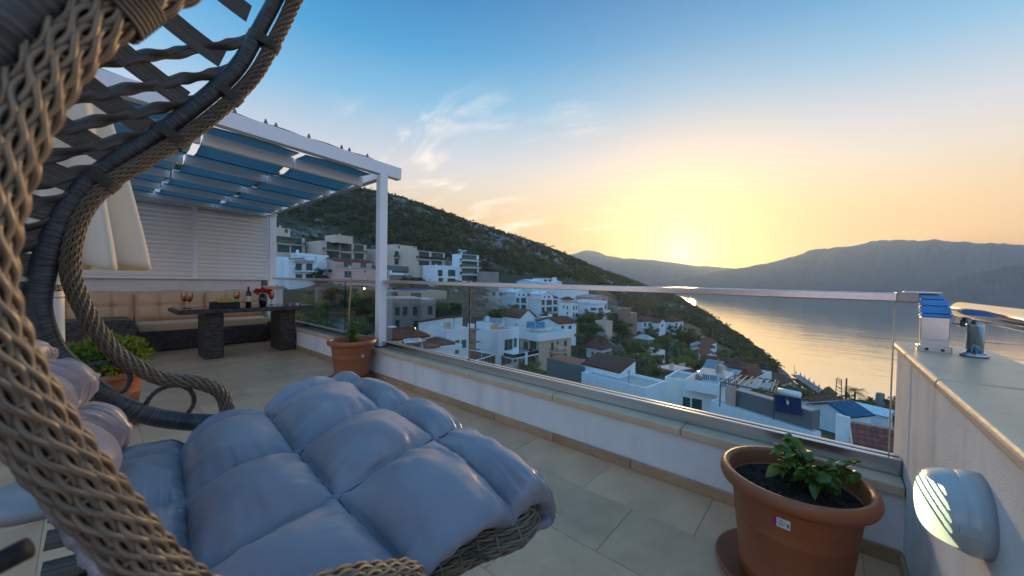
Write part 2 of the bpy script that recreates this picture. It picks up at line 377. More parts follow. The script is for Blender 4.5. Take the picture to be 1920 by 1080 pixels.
# bend: five facets curling from upright post into the level rail
prof = []
for i in range(7):
    a_ = i/6*PI/2; prof.append((EY0-.0+.0, 0, 0))
fl = MB(); zs = [1.088, 1.104, 1.138, 1.166, 1.186, 1.197]; ysft = [0, 0, .006, .016, .03, .055]
for i in range(5):
    z0, z1 = zs[i], zs[i+1]; a0, a1 = ysft[i], ysft[i+1]; g = .0022
    X0, X1 = PX-.024, PX+.024
    lo, hi = EY0-.003, EY1+.003
    vs = [(X0, lo+a0*1.1, z0+g), (X0, hi+a0*.3, z0+g), (X1, hi+a0*.3, z0+g), (X1, lo+a0*1.1, z0+g), (X0, lo+a1*1.1, z1-g), (X0, hi+a1*.3, z1-g), (X1, hi+a1*.3, z1-g), (X1, lo+a1*1.1, z1-g)]
    fl.add(vs, [(0,1,2,3),(7,6,5,4),(0,4,5,1),(1,5,6,2),(2,6,7,3),(3,7,4,0)])
    pass
epb(fl, 'protective_film', FILM)
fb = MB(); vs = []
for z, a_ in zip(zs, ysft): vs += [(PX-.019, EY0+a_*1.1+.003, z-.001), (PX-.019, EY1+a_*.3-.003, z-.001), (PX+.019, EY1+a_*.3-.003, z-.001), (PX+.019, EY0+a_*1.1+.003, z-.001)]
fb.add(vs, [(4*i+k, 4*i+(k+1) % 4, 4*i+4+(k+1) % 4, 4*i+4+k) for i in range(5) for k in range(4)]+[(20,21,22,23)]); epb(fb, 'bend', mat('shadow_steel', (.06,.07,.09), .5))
bevel(epb(MB().box(PX-.035, PX+.035, EY0+.03, -.262, 1.1925, 1.2005), 'rail_cap', STEEL), .002, 2)
# ---- right-hand wall
RY = -.278
rw = tag(MB().box(-1.2, 2.735, -.562, RY, -.28, .895).build('side_wall', STUCCO2), 'chest-high white rough stucco wall at the right with marble coping and a lamp', 'wall')
x = 2.765
for l in (1.02, .88, 1.0, 1.1):
    o = MB().box(0, l-.003, 0, .315, 0, .037).build('coping_slab', MARB, rw, loc=(x-l, -.578, .896)); bevel(o, .012, 3); x -= l
bevel(MB().box(0, 1.6, 0, .014, 0, .065).build('skirting_tile', SKIRT, rw, loc=(.70, RY+.0005, 0)), .003, 1)
# ---- round chrome handrail on the side wall
TY, TZ, TR = -.452, 1.123, .034
hr = thing('round_handrail', 'shiny round chrome handrail on a short post on the right wall', 'handrail', (2.42, -.468, .933))
def hb(mb, n, m=CHROME, smooth=True, par=None):
    o = mb.build(n, m, par or hr, smooth=smooth); o.location = -Vector((2.42, -.468, .933)) if not par else Vector(); return o
pts = [(2.60, TY, TZ-.052), (2.612, TY, TZ-.035), (2.60, TY, TZ-.012), (2.57, TY, TZ-.002), (2.53, TY, TZ), (1.9, TY, TZ+.004), (1.2, TY, TZ+.01), (-.6, TY, TZ+.03)]
tb = MB(); tb.tube([(2.572, TY, TZ)]+[(2.55, TY, TZ), (1.2, TY, TZ+.003), (-.6, TY, TZ+.006)], TR, 28); o = hb(tb, 'rail_tube')
cp = MB(); cp.tube([(2.625, TY, TZ-.03), (2.622, TY, TZ-.012), (2.612, TY, TZ-.004), (2.595, TY, TZ), (2.576, TY, TZ)], [.016, .024, .030, .033, .0345], 28); hb(cp, 'end_cap')
pl = MB(); pl.box(2.50, 2.59, TY-.012, TY+.012, TZ-.072, TZ-.03); hb(pl, 'bracket_plate', CHROME, False)
ps = MB(); ps.lathe([(.0245, .945), (.0245, 1.062), (.026, 1.064), (.026, 1.07), (.012, 1.075), (.009, TZ-.03)], 24, (2.42, -.468, 0)); hb(ps, 'post')
fg = MB(); fg.lathe([(.040, .9335), (.040, .944), (.034, .951), (.026, .953)], 28, (2.42, -.468, 0)); hb(fg, 'base_flange')
for xx in (2.515, 2.565):
    s_ = MB(); s_.tube([(xx, TY-.022, TZ-.062), (xx, TY+.024, TZ-.062)], .005, 10); hb(s_, 'bolt')
# ---- bulkhead lamp on the side wall
LX, LZ = 1.325, .706
lamp = thing('wall_lamp', 'lit oval bulkhead lamp with slotted hood on the right wall', 'lamp', (LX, RY, LZ))
PLAST = mat('lamp_plastic', (.42,.46,.48), .25, var=.04, coat=.2)
LR = .083
bs = MB(); bs.lathe([(LR*1.06, 0), (LR*1.06, .026), (LR*1.02, .036), (LR*.99, .042)], 64, sx=1.28)
def lamp_part(mb, n, m, smooth=True):
    o = mb.build(n, m, lamp, smooth=smooth); o.rotation_euler = (-PI/2, 0, 0); return o    # local z -> +Y (out of the wall), local y -> -z
lamp_part(bs, 'back_ring', PLAST)
def dome(scale, keep, nr=110, na=280):
    mb = MB(); rr = [(1-(1-i/nr)**1.0) for i in range(nr+1)]
    prof = []
    for i in range(nr+1):
        rho = 1-(i/nr)**1.5; prof.append((LR*scale*rho, 0.036+.070*(max(0, 1-rho**3.6))**.5*scale))
    vs = [(r*1.28*math.cos(2*PI*k/na), r*math.sin(2*PI*k/na), z) for r, z in prof for k in range(na)]; fs = []
    for i in range(nr):
        for k in range(na):
            f = (i*na+k, i*na+(k+1) % na, (i+1)*na+(k+1) % na, (i+1)*na+k); c = np.mean([vs[j] for j in f], axis=0)
            if keep(c): fs.append(f)
    return mb.add(vs, fs)
def hood_keep(c):                              # local y points down the wall, z out of it
    q = c[1]+1.6*c[2]
    if q > .128 and c[2] > .046: return False
    for k in range(4):
        q0 = .114-.0205*k; w = .0068; e = (.060+.002*k)-c[2]
        if e > -.006: w = math.sqrt(max(0, 1-((e+.006)/.006)**2))*w
        if abs(q-q0) < w and c[1] > -.064: return False
    return True
lamp_part(dome(1.0, hood_keep), 'hood', PLAST)
DIFF = mat('lamp_diffuser', (.8,.8,.6), .4, var=.02, emis=(.84,.95,.55), es=.85)
lamp_part(dome(.955, lambda c: True, 24, 48), 'diffuser', DIFF)
t_ = DIFF.node_tree; p_ = t_.nodes['Principled BSDF']; tcn = [n for n in t_.nodes if n.type == 'TEX_COORD'][0]
vd = t_.nodes.new('ShaderNodeVectorMath'); vd.operation = 'DISTANCE'; vd.inputs[1].default_value = (-.012, -.002, .07); t_.links.new(tcn.outputs['Object'], vd.inputs[0])
mr_ = t_.nodes.new('ShaderNodeMapRange'); mr_.inputs[1].default_value = .03; mr_.inputs[2].default_value = .085; mr_.inputs[3].default_value = 1.5; mr_.inputs[4].default_value = .26; t_.links.new(vd.outputs['Value'], mr_.inputs[0]); t_.links.new(mr_.outputs[0], p_.inputs['Emission Strength'])   # hot spot round the bulb
bulb = MB(); bulb.lathe([(.0001,.03),(.02,.04),(.03,.06),(.026,.083),(.0001,.095)], 20); 
cl = MB(); cl.box(-LR*1.38, -LR*1.15, -.009, .009, .012, .052); lamp_part(cl, 'clip', PLAST, False)
# ================================================================== PERGOLA
PY0, PY1 = 4.24, 8.62; PXR = 2.42
SLP = -.05                                  # roof falls towards the parapet
def zr(x): return 2.565+SLP*(x-PXR)
pg = thing('pergola', 'white pergola with blue fabric shades over the sofa and table', 'pergola', (PXR, PY0, 0))
def pb(mb, n, m=ALU, bev=.004, par=None):
    o = mb.build(n, m, par or pg); 
    if not par: o.location = -Vector((PXR, PY0, 0))
    if bev: bevel(o, bev, 2)
    return o
pb(MB().box(PXR-.05, PXR+.05, PY0-.05, PY0+.05, .3575, 2.50), 'post')
pb(MB().box(PXR-.062, PXR+.062, PY0-.062, PY0+.062, .3572, .372), 'post_foot', BLACK, .002)
pb(MB().box(PXR+.02, PXR+.14, PY1-.06, PY1+.06, .3575, 2.50), 'post')
# front beam (gutter side) rising to the house, with overhanging tip
pb(MB().bar((2.66, PY0, zr(2.66)), (-3.6, PY0, zr(-3.6)), .10, .145), 'front_beam')
pb(MB().bar((PXR+.04, PY0+.055, 2.53), (PXR+.08, PY1, 2.53), .09, .12), 'side_beam')
pb(MB().bar((2.60, PY1, 2.60), (-3.6, PY1, 2.60+.02), .09, .14), 'rear_beam')
pb(MB().bar((2.55, PY1-.10, 2.475), (-3.6, PY1-.10, 2.485), .06, .08), 'head_rail')
FAB = mat('blue_shade_fabric', (.09,.20,.28), .8, var=.12, vs=8, bump=.2, bs=400, sheen=.3)
def fab_trans(m):
    t = m.node_tree; p = t.nodes['Principled BSDF']; o = [n for n in t.nodes if n.type == 'OUTPUT_MATERIAL'][0]
    tl = t.nodes.new('ShaderNodeBsdfTranslucent'); tl.inputs[0].default_value = (.30,.50,.58,1); mx = t.nodes.new('ShaderNodeMixShader'); mx.inputs[0].default_value = .6
    t.links.new(p.outputs[0], mx.inputs[1]); t.links.new(tl.outputs[0], mx.inputs[2]); t.links.new(mx.outputs[0], o.inputs[0])
fab_trans(FAB)
nb = 4; bys = [PY0+.35+i*(PY1-PY0-.55)/nb for i in range(nb+1)]
HEM = mat('hem_dark', (.012,.04,.07), .8)
for k in range(6):                      # fabric lengths side by side, each stepped a little lower than its neighbour uphill
    x1 = 2.30-k*.80; x0 = x1-.74; zc = zr((x0+x1)/2)-.055
    for i, by in enumerate(bys):
        pb(MB().bar((x1+.03, by, zr(x1+.03)-.125), (x0-.01, by, zr(x0)-.125), .06, .115), 'slat', ALU, .003)
    fm = MB(); NU, NV = 8, 60; vs = []; uv = []
    for j in range(NV+1):
        yy = PY0+.056+(bys[-1]+.22-PY0-.056)*j/NV
        ph = (yy-bys[0])/(bys[1]-bys[0]); fr = ph-math.floor(ph)
        sag = -.11*math.sin(PI*fr)**.8+(.004*math.sin(yy*31+k))
        if yy < bys[0]: sag = -.02*math.sin(PI*fr)
        for i in range(NU+1):
            xx = x0+(x1-x0)*i/NU
            vs.append((xx, yy, zr(xx)-.062+sag+.012*math.sin(PI*i/NU)))
    fs = [(j*(NU+1)+i, j*(NU+1)+i+1, (j+1)*(NU+1)+i+1, (j+1)*(NU+1)+i) for j in range(NV) for i in range(NU)]
    fm.add(vs, fs); o = pb(fm, 'fabric_shade', FAB, 0); shade(o)
    s_ = o.modifiers.new('thick', 'SOLIDIFY'); s_.thickness = .003
    hm = MB()
    for i in range(nb):
        hm = MB(); yy = bys[i]+.5*(bys[1]-bys[0]); hm.bar((x1, yy, zr(x1)-.062-.114), (x0, yy, zr(x0)-.062-.114), .012, .008)
        h_ = hm.build('hem_rod', HEM, o)
# clear roof sheet edge fixings along the front beam
wv = MB()
for i in range(60):
    xx = 2.30-i*.09; xn = xx-.09
    wv.bar((xx, PY0+.05, zr(xx)+.083+.006*math.sin(i*1.3)), (xn, PY0+.05, zr(xn)+.083+.006*math.sin((i+1)*1.3)), .11, .02)
pb(wv, 'roof_sheet_edge', mat('roof_sheet', (.10,.14,.17), .35), 0)
RSC = mat('roof_screw', (.12,.17,.20), .4)
for xx in (2.24, 2.02, 1.93, 1.58, 1.27, 1.18, .93, .84, .5, .42):
    k_ = MB(); k_.lathe([(.016, 0), (.016, .03), (.009, .036), (.009, .05)], 10, (xx, PY0+.03, zr(xx)+.092)); pb(k_, 'roof_screw', RSC, 0)
# ---- louvred screen at the back
LY = PY1+.01; LZ0, LZ1 = 1.185, 2.42
lv = thing('louvre_screen', 'white louvred shutter screen closing the back of the pergola', 'screen', (2.4, LY, LZ0))
def lb(mb, n, m=ALU, bev=.003):
    o = mb.build(n, m, lv); o.location = -Vector((2.4, LY, LZ0)); 
    if bev: bevel(o, bev, 2)
    return o
xdiv = [2.43, ony(365, 450, LY).x, -.05, -1.6]
for x_ in xdiv: lb(MB().box(x_-.035, x_+.035, LY-.035, LY+.035, LZ0, LZ1), 'stile')
lb(MB().box(-1.7, 2.47, LY-.04, LY+.04, LZ1, LZ1+.07), 'top_rail'); lb(MB().box(-1.7, 2.47, LY-.05, LY+.05, LZ0-.045, LZ0), 'bottom_rail')
LOUV = mat('louvre_slat', (.80,.78,.73), .4, var=.03, vs=2)
sm = {}
for a_, b_ in zip(xdiv[1:], xdiv[:-1]):
    w_ = b_-a_-.07; n = 16; me = None
    for i in range(n):
        z_ = LZ0+.02+(LZ1-LZ0-.04)*(i+.5)/n
        if me is None:
            s_ = MB(); pr = [(-.030,-.052),(-.036,-.03),(-.026,.0),(-.006,.03),(.022,.048),(.026,.042),(0,.02),(-.02,-.01),(-.028,-.035),(-.024,-.05)]
            vs = [(x_, y_, zz_) for x_ in (0, w_) for y_, zz_ in pr]; k = len(pr)
            s_.add(vs, [tuple(range(k)), tuple(range(2*k-1, k-1, -1))]+[(j, (j+1) % k+0, (j+1) % k+k, j+k) for j in range(k)])
            o = s_.build('slat', LOUV, lv); me = o.data
        else: o = link('slat', me, lv)
        o.location = Vector((a_+.035, LY, z_))-Vector((2.4, LY, LZ0))
# wall below the screen and the pillar at the corner
tag(MB().box(-6, 2.325, PY1+.06, PY1+.2, -.01, LZ0-.046).build('back_wall', STUCCO), 'white wall behind the sofa below the louvred screen', 'wall')
pil = tag(MB().box(2.34, 2.60, 8.3, 8.55, .358, .98).build('corner_pillar', STUCCO), 'short white pillar at the far corner of the glass balustrade', 'pillar')
bevel(MB().box(2.31, 2.63, 8.27, 8.56, .981, 1.02).build('pillar_cap', MARB, pil), .006, 2)
# ================================================================== FURNITURE UNDER THE PERGOLA
WICK = weave('dark_wicker', (.095,.082,.070), (.014,.012,.011), 44, 60)
BEIGE = mat('beige_cushion', (.62,.40,.24), .85, var=.06, vs=6, bump=.25, bs=250, sheen=.2, bdist=.003)
def tufted(w, h, t, nu, nv, res=10):
    "a tufted cushion in its own x (width) / z (height) plane, face towards -y"
    mb = MB(); NU, NV = nu*res, nv*res; vs = []
    def depth(u, v):
        e = min(u, 1-u)*w; f = min(v, 1-v)*h; edge = (1-math.exp(-e/.05))*(1-math.exp(-f/.05))
        uu, vv = u*nu, v*nv
        du = abs(uu-round(uu))*w/nu if 0 < round(uu) < nu else 9; dv = abs(vv-round(vv))*h/nv if 0 < round(vv) < nv else 9
        cre = 1-.36*math.exp(-du/.02)-.36*math.exp(-dv/.02)-.35*math.exp(-math.hypot(min(du,1), min(dv,1))/.03)
        return t*edge*cre
    for s in (-1, 1):
        for j in range(NV+1):
            for i in range(NU+1):
                u, v = i/NU, j/NV; d = depth(u, v)*(1 if s < 0 else .35)
                pinch = .012*math.sin(PI*u)*0
                vs.append(((u-.5)*w*(1-.03*abs(2*v-1)**3), s*d*.5-(0 if s < 0 else -.0), v*h+.01*math.sin(9*u+3*v)*(v > .9)))
    n = (NU+1)*(NV+1); fs = []
    for j in range(NV):
        for i in range(NU):
            a = j*(NU+1)+i; fs += [(a, a+1, a+NU+2, a+NU+1), (n+a+NU+1, n+a+NU+2, n+a+1, n+a)]
    mb.add(vs, fs); return mb
SY = 7.93
sofa = thing('corner_sofa', 'dark wicker corner sofa with beige tufted back cushions under the louvred screen', 'sofa', (0, SY, 0))
def sb(mb, n, m, loc=None, smooth=False, rz=0):
    o = mb.build(n, m, sofa, smooth=smooth); o.location = Vector(loc)-Vector((0, SY, 0)) if loc else -Vector((0, SY, 0)); o.rotation_euler = (0,0,rz); return o
bevel(sb(MB().box(.50, 2.26, SY, 8.66, 0.012, .31), 'base', WICK), .02, 3)
bevel(sb(MB().box(.53, 2.24, SY+.02, 8.5, .312, .445), 'seat_cushion', BEIGE), .03, 4)
# rounded arm of the return section
am = MB(); pr = []
for i in range(9): a_ = PI/2*i/8; pr.append((.36+.12*math.sin(a_), .46+.12*math.cos(a_)))
pr = [(-1.6, .012), (-1.6, .58), (.36, .58)]+pr[1:]+[(.48, .012)]
k = len(pr); vs = [(x_, y_, z_) for y_ in (7.35, 7.93) for x_, z_ in pr]
am.add(vs, [tuple(range(k)), tuple(range(2*k-1, k-1, -1))]+[(i, i+k, (i+1) % k+k, (i+1) % k) for i in range(k)])
sb(am, 'arm', WICK)
bevel(sb(MB().box(-1.6, .47, 7.94, 8.66, .012, .42), 'base', WICK), .02, 2)
for cx_, w_ in ((-.62, .95), (.16, .72), (.96, .88), (1.84, .88)):
    o = sb(tufted(w_, .50, .24, 3, 2), 'back_cushion', BEIGE, (cx_, 8.44, .445), True); o.rotation_euler = (-.12, 0, 0)
# ---- table
TXA, TXB, TYA, TYB = .80, 2.56, 6.58, 7.38
table = thing('dining_table', 'long dark wicker table with black glass top in front of the sofa', 'table', (1.66, 7.0, 0))
def tbp(mb, n, m, bev=.006):
    o = mb.build(n, m, table); o.location = -Vector((1.66, 7.0, 0)); return bevel(o, bev, 2) if bev else o
tbp(MB().box(TXA, TXB, TYA, TYB, .672, .728), 'tabletop', WICK, .012)
tbp(MB().box(TXA+.03, TXB-.03, TYA+.03, TYB-.03, .7285, .736), 'glass_top', mat('black_glass', (.01,.011,.012), .04, var=.02), .002)
tbp(MB().box(1.12, 1.34, 6.74, 7.24, .0, .671), 'leg', WICK); tbp(MB().box(2.08, 2.30, 6.74, 7.24, .0, .671), 'leg', WICK)
TZ_ = .7365
CLEAR = glassmat('clear_glass', (.93,.95,.95), .0, 1.0)
JUICE = mat('orange_juice', (.75,.20,.015), .15, var=.1, vs=20, emis=None)
gd = [('stemmed orange cocktail, left one of the pair nearest the chair', 346, 6.98), ('stemmed orange cocktail, right one of the pair nearest the chair', 355, 6.86),
      ('orange cocktail in a stemmed glass standing behind the fruit tray', 444, 7.14), ('orange cocktail in a stemmed glass beside the rose vase', 509, 7.0)]
gsrc = None
for lab, px_, yy in gd:
    p_ = ony(px_, 555, yy)
    if gsrc is None:
        g = thing('wine_glass', lab, 'glass', (p_.x, yy, TZ_), 0, 'cocktail glasses on the table'); gsrc = g
        b_ = MB(); b_.lathe([(.036,0),(.034,.003),(.006,.008),(.004,.02),(.004,.085),(.010,.096),(.030,.115),(.042,.145),(.043,.175),(.036,.225)], 20, cap=False); b_.build('glass_body', CLEAR, g, True)
        j_ = MB(); j_.lathe([(.0001,.097),(.018,.106),(.034,.125),(.0405,.146),(.0405,.178),(.0001,.178)], 18); j_.build('drink', JUICE, g, True)
    else:
        g = dup(gsrc); g['label'] = lab; g.location = (p_.x, yy, TZ_)
# bottle
p_ = ony(466, 555, 7.02); bo = thing('wine_bottle', 'dark wine bottle with a white label standing between the fruit and the roses', 'bottle', (p_.x, 7.02, TZ_))
b_ = MB(); b_.lathe([(.036,0),(.038,.004),(.038,.19),(.034,.212),(.018,.235),(.0145,.25),(.0145,.30)], 24); b_.build('glass_body', mat('bottle_glass', (.012,.010,.006), .08, var=.05), bo, True)
b_ = MB(); b_.lathe([(.0152,.262),(.0158,.264),(.0158,.303),(.0001,.304)], 16); b_.build('capsule', mat('bottle_capsule', (.008,.012,.01), .4), bo, True)
b_ = MB(); b_.lathe([(.0384,.07),(.0384,.155)], 24, cap=False); lab_ = b_.build('paper_label', mat('label_paper', (.62,.60,.55), .7, var=.05), bo, True)
b_ = MB()
for i, (zz0, wz) in enumerate(((.132, .5), (.124, .32), (.098, .38))):
    for k in range(7): 
        an = math.radians(-130)+(k-3)*wz*.18; b_.box(-.0022, .0022, -.0003, .0003, -.003, .003, Matrix.Rotation(an+PI/2, 3, 'Z'), (.0388*math.cos(an), .0388*math.sin(an), zz0))
b_.build('label_print', mat('print_grey', (.05,.05,.05), .7), lab_)
# vase and roses
p_ = ony(493, 555, 7.0); va = thing('vase', 'black vase standing at the far end of the table', 'vase', (p_.x, 7.0, TZ_))
b_ = MB(); b_.lathe([(.040,0),(.052,.02),(.060,.09),(.055,.14),(.036,.17),(.036,.185),(.032,.185),(.032,.12)], 28, cap=True); b_.build('body', mat('black_ceramic', (.010,.010,.012), .12), va, True)
ro = thing('rose_bouquet', 'bunch of red roses standing in the black vase', 'flowers', (p_.x, 7.0, TZ_+.15))
ROSE = mat('red_petals', (.42,.006,.012), .6, var=.4, vs=40); LEAFD = mat('rose_leaf', (.015,.04,.012), .5, var=.3, vs=30)
r0 = None
for i in range(19):
    a_ = i*2.4; rr = .105*math.sqrt(i/19); x_, y_ = rr*math.cos(a_)*1.15, rr*math.sin(a_); z_ = .115-.55*rr+.012*math.sin(i*3)
    if r0 is None:
        b_ = MB()
        for k in range(3):
            n_ = 5; 
            for q in range(n_):
                an = 2*PI*q/n_+k*.6; R_ = .026-.008*k; vs = []
                for ii in range(4):
                    for jj in range(3):
                        v_ = ii/3; h_ = (jj-1)/2*.9; r_ = R_*(.35+.75*math.sin(v_*1.75)); vs.append((r_*math.cos(an+h_), r_*math.sin(an+h_), -.018+.040*v_+.005*k))
                b_.add(vs, [(ii*3+jj, ii*3+jj+1, ii*3+jj+4, ii*3+jj+3) for ii in range(3) for jj in range(2)])
        r0 = b_.build('rose', ROSE, ro, True); o = r0
    else: o = link('rose', r0.data, ro)
    o.location = (x_, y_, z_); o.rotation_euler = (x_*5, y_*5, i); o.scale = [1.0+.25*math.sin(i*5)]*3
b_ = MB()
for i in range(12):
    a_ = i*2.1; b_.tube([(0,0,-.1), (.03*math.cos(a_), .03*math.sin(a_), .0), (.09*math.cos(a_), .09*math.sin(a_), .075)], .0022, 5)
    c_, s_ = math.cos(a_+.4), math.sin(a_+.4); b_.add([(.03*c_,.03*s_,.03),(.07*c_-.02*s_,.07*s_+.02*c_,.035),(.12*c_,.12*s_,.02),(.07*c_+.02*s_,.07*s_-.02*c_,.035)], [(0,1,2,3)])
b_.build('stems', LEAFD, ro)
# fruit tray
pa, pb_ = ony(398, 560, 6.86), ony(449, 560, 6.86); tcx = (pa.x+pb_.x)/2; tw = (pb_.x-pa.x)
tr = thing('fruit_tray', 'black woven tray of fruit on the table', 'tray', (tcx, 6.95, TZ_))
b_ = MB(); h_ = .078; b_.box(-tw/2, tw/2, -.13, .13, 0, .012)
for x0, x1, y0, y1 in ((-tw/2, tw/2, -.13, -.118), (-tw/2, tw/2, .118, .13), (-tw/2, -tw/2+.012, -.118, .118), (tw/2-.012, tw/2, -.118, .118)): b_.box(x0, x1, y0, y1, .012, h_)
b_.build('body', weave('tray_weave', (.014,.013,.012), (.006,.006,.006), 60, 60), tr)
BAN = mat('banana_skin', (.55,.33,.03), .5, var=.12, vs=20); bsrc = None
for i in range(5):
    if bsrc is None:
        b_ = MB(); P_ = [(-.07+.03*math.cos(t*1.9-1.9)*0+t*.14, 0, .05*math.sin(PI*t)) for t in np.linspace(0, 1, 9)]
        b_.tube(P_, [.006,.013,.017,.018,.018,.018,.016,.011,.005], 8); bsrc = b_.build('banana', BAN, None, True); o = bsrc
    else: o = link('banana', bsrc.data)
    tag(o, ['leftmost yellow banana of the bunch in the fruit tray', 'second yellow banana from the left in the fruit tray', 'middle yellow banana of the bunch in the fruit tray', 'fourth yellow banana from the left in the fruit tray', 'rightmost yellow banana next to the green apples'][i], 'banana', 'bananas in the fruit tray')
    o.location = (tcx-.075+i*.024, 6.93+.01*(i % 2), TZ_+.062); o.rotation_euler = (0, -.25, 1.45+.13*i)
APP = mat('green_apple', (.22,.36,.03), .35, var=.15, vs=12); asrc = None
for i, (x_, y_, r_) in enumerate(((.055, -.03, 1), (.115, .02, .85), (.165, -.02, 1), (.09, -.075, .95))):
    x_ = min(x_, tw/2-.04)
    if asrc is None:
        b_ = MB(); b_.lathe([(.006,.006),(.022,.0),(.036,.018),(.041,.04),(.036,.062),(.02,.072),(.008,.068),(.0001,.062)], 18); asrc = b_.build('apple', APP, None, True); o = asrc
        s_ = MB(); s_.tube([(0,0,.062),(.003,0,.08)], .0016, 5); s_.build('stalk', mat('apple_stalk', (.06,.035,.015), .8), o)
    else: o = dup(asrc)
    tag(o, ['green apple beside the bananas in the fruit tray', 'small green apple at the back of the fruit tray', 'green apple at the right end of the fruit tray', 'green apple in front of the other apples in the tray'][i], 'apple', 'green apples in the fruit tray')
    o.location = (tcx+x_, 6.95+y_, TZ_+.05+.008*i*0); o.scale = (r_,)*3; o.rotation_euler = (.2*i, .1, i)
# ================================================================== PARASOL
UC = Vector((-.105, 3.16, 0))
um = thing('closed_parasol', 'closed white parasol on a white pole behind the hanging chair', 'parasol', UC)
UW = mat('parasol_cloth', (.82,.78,.68), .85, var=.04, vs=5, bump=.15, bs=200, sheen=.2, bdist=.003)
t_ = UW.node_tree; p_ = t_.nodes['Principled BSDF']; o_ = [n for n in t_.nodes if n.type == 'OUTPUT_MATERIAL'][0]
tl = t_.nodes.new('ShaderNodeBsdfTranslucent'); tl.inputs[0].default_value = (.78,.62,.32,1); mx = t_.nodes.new('ShaderNodeMixShader'); mx.inputs[0].default_value = .4
t_.links.new(p_.outputs[0], mx.inputs[1]); t_.links.new(tl.outputs[0], mx.inputs[2]); t_.links.new(mx.outputs[0], o_.inputs[0])
b_ = MB(); b_.lathe([(.035,.02),(.035,2.44)], 24, cap=True); b_.build('pole', mat('white_pole', (.66,.68,.70), .35, var=.03), um, True)
b_ = MB(); b_.lathe([(.26,0),(.26,.05),(.24,.07),(.05,.075),(.045,.2),(.04,.2)], 32); b_.build('base', mat('parasol_base', (.25,.25,.25), .7), um, True)
b_ = MB(); NA, NZ = 96, 40; vs = []
for j in range(NZ+1):
    v = j/NZ; z_ = 2.60-1.335*v
    R_ = .03+.225*(v**.52); 
    for i in range(NA):
        a_ = 2*PI*i/NA; fold = 1-.36*min(1, v*1.4)*(1-abs(math.sin(4*a_+.25*v)))**.8-.05*min(1, v*1.5)*math.sin(13*a_+2*v)*math.sin(4*a_)
        x_ = R_*fold*math.cos(a_); y_ = R_*fold*math.sin(a_)
        lean = .10*v
        hem = -.028*(.5+.5*math.cos(7*a_+2))*(v > .93)*((v-.93)/.07)
        vs.append((x_*1.05+lean*1.1, y_-lean*.9, z_+hem))
fs = [(j*NA+i, j*NA+(i+1) % NA, (j+1)*NA+(i+1) % NA, (j+1)*NA+i) for j in range(NZ) for i in range(NA)]
# hem turned up inside
n0 = len(vs)
for q in range(1, 4):
    for i in range(NA):
        x_, y_, z_ = vs[NZ*NA+i]; vs.append((.10+(x_-.10)*(1-.10*q), -.09+(y_+.09)*(1-.10*q), z_-.012+.018*q*q*.6))
for q in range(3):
    a0 = NZ*NA if q == 0 else n0+(q-1)*NA; b0 = n0+q*NA
    fs += [(a0+i, a0+(i+1) % NA, b0+(i+1) % NA, b0+i) for i in range(NA)]
b_.add(vs, fs); o = b_.build('canopy', UW, um, True)
b_ = MB(); b_.lathe([(.0356,1.118),(.0356,1.152)], 24, cap=False); o = b_.build('pole_band', mat('band_black_gold', (.03,.025,.02), .4), um, True)
def letters(mb, txt, h, cx_, cz_, R_, a0):
    "block capitals bent round a pole"
    F5 = {'S':'0111110000011100000111110','R':'1111010001111101001010001','O':'0111010001100011000101110','E':'1111110000111001000011111','G':'0111110000100111000101111','A':'0111010001111111000110001'}
    for n_, ch_ in enumerate(txt):
        g = F5.get(ch_)
        if not g: continue
        for k, bit in enumerate(g):
            if bit == '1':
                r_, c_ = divmod(k, 5); an = a0+(n_*6+c_)*h/5/R_; z_ = cz_+(2-r_)*h/5
                mb.box(-h/10, h/10, -.0004, .0004, -h/10, h/10, Matrix.Rotation(an+PI/2, 3, 'Z'), (R_*math.cos(an), R_*math.sin(an), z_))
b_ = MB(); letters(b_, 'EGOS', .020, 0, 1.135, .0362, math.radians(-135)); b_.build('band_lettering', mat('gold_print', (.55,.38,.10), .4), o)
b_ = MB(); b_.lathe([(.0355,1.07),(.0355,1.098)], 24, cap=False); o = b_.build('pole_label', mat('white_label', (.72,.70,.68), .6), um, True)
b_ = MB(); letters(b_, 'SERGSOE', .011, 0, 1.084, .0360, math.radians(-140)); b_.build('label_print', mat('dark_red_print', (.16,.03,.03), .6), o)
# ================================================================== PLANT POTS
def leaf_mesh(name, L_, w_, cup=.25, droop=.3, m=None, n=6, serr=0.0):
    mb = MB(); vs = []; 
    for i in range(n+1):
        t = i/n; ww = w_*math.sin(PI*min(1, t*.94+.06))**.75*(1-.35*t); 
        if i == n: ww = .0005
        z_ = -droop*L_*t*t
        for s in (-1, -.5, 0, .5, 1):
            vs.append((t*L_+(serr*L_*.04*math.sin(i*2.6) if abs(s) == 1 else 0), s*ww, z_+cup*ww*abs(s)+.0+(.0 if s else -.0008)))
    fs = [(i*5+j, i*5+j+1, (i+1)*5+j+1, (i+1)*5+j) for i in range(n) for j in range(4)]
    mb.add(vs, fs); me = bpy.data.meshes.new(name); me.from_pydata(mb.v, [], mb.f); me.materials.append(m)
    me.polygons.foreach_set('use_smooth', [True]*len(me.polygons)); return me
LEAF = mat('broad_leaf', (.12,.22,.022), .42, c2=(.035,.09,.012), vs=9, rnd=.35, bump=.3, bs=60, bdist=.003)
def add_translucent(m, c, f):
    t = m.node_tree; p = t.nodes['Principled BSDF']; o = [n for n in t.nodes if n.type == 'OUTPUT_MATERIAL'][0]
    tl = t.nodes.new('ShaderNodeBsdfTranslucent'); tl.inputs[0].default_value = (*c, 1); mx = t.nodes.new('ShaderNodeMixShader'); mx.inputs[0].default_value = f
    t.links.new(p.outputs[0], mx.inputs[1]); t.links.new(tl.outputs[0], mx.inputs[2]); t.links.new(mx.outputs[0], o.inputs[0])
add_translucent(LEAF, (.12,.26,.03), .3)
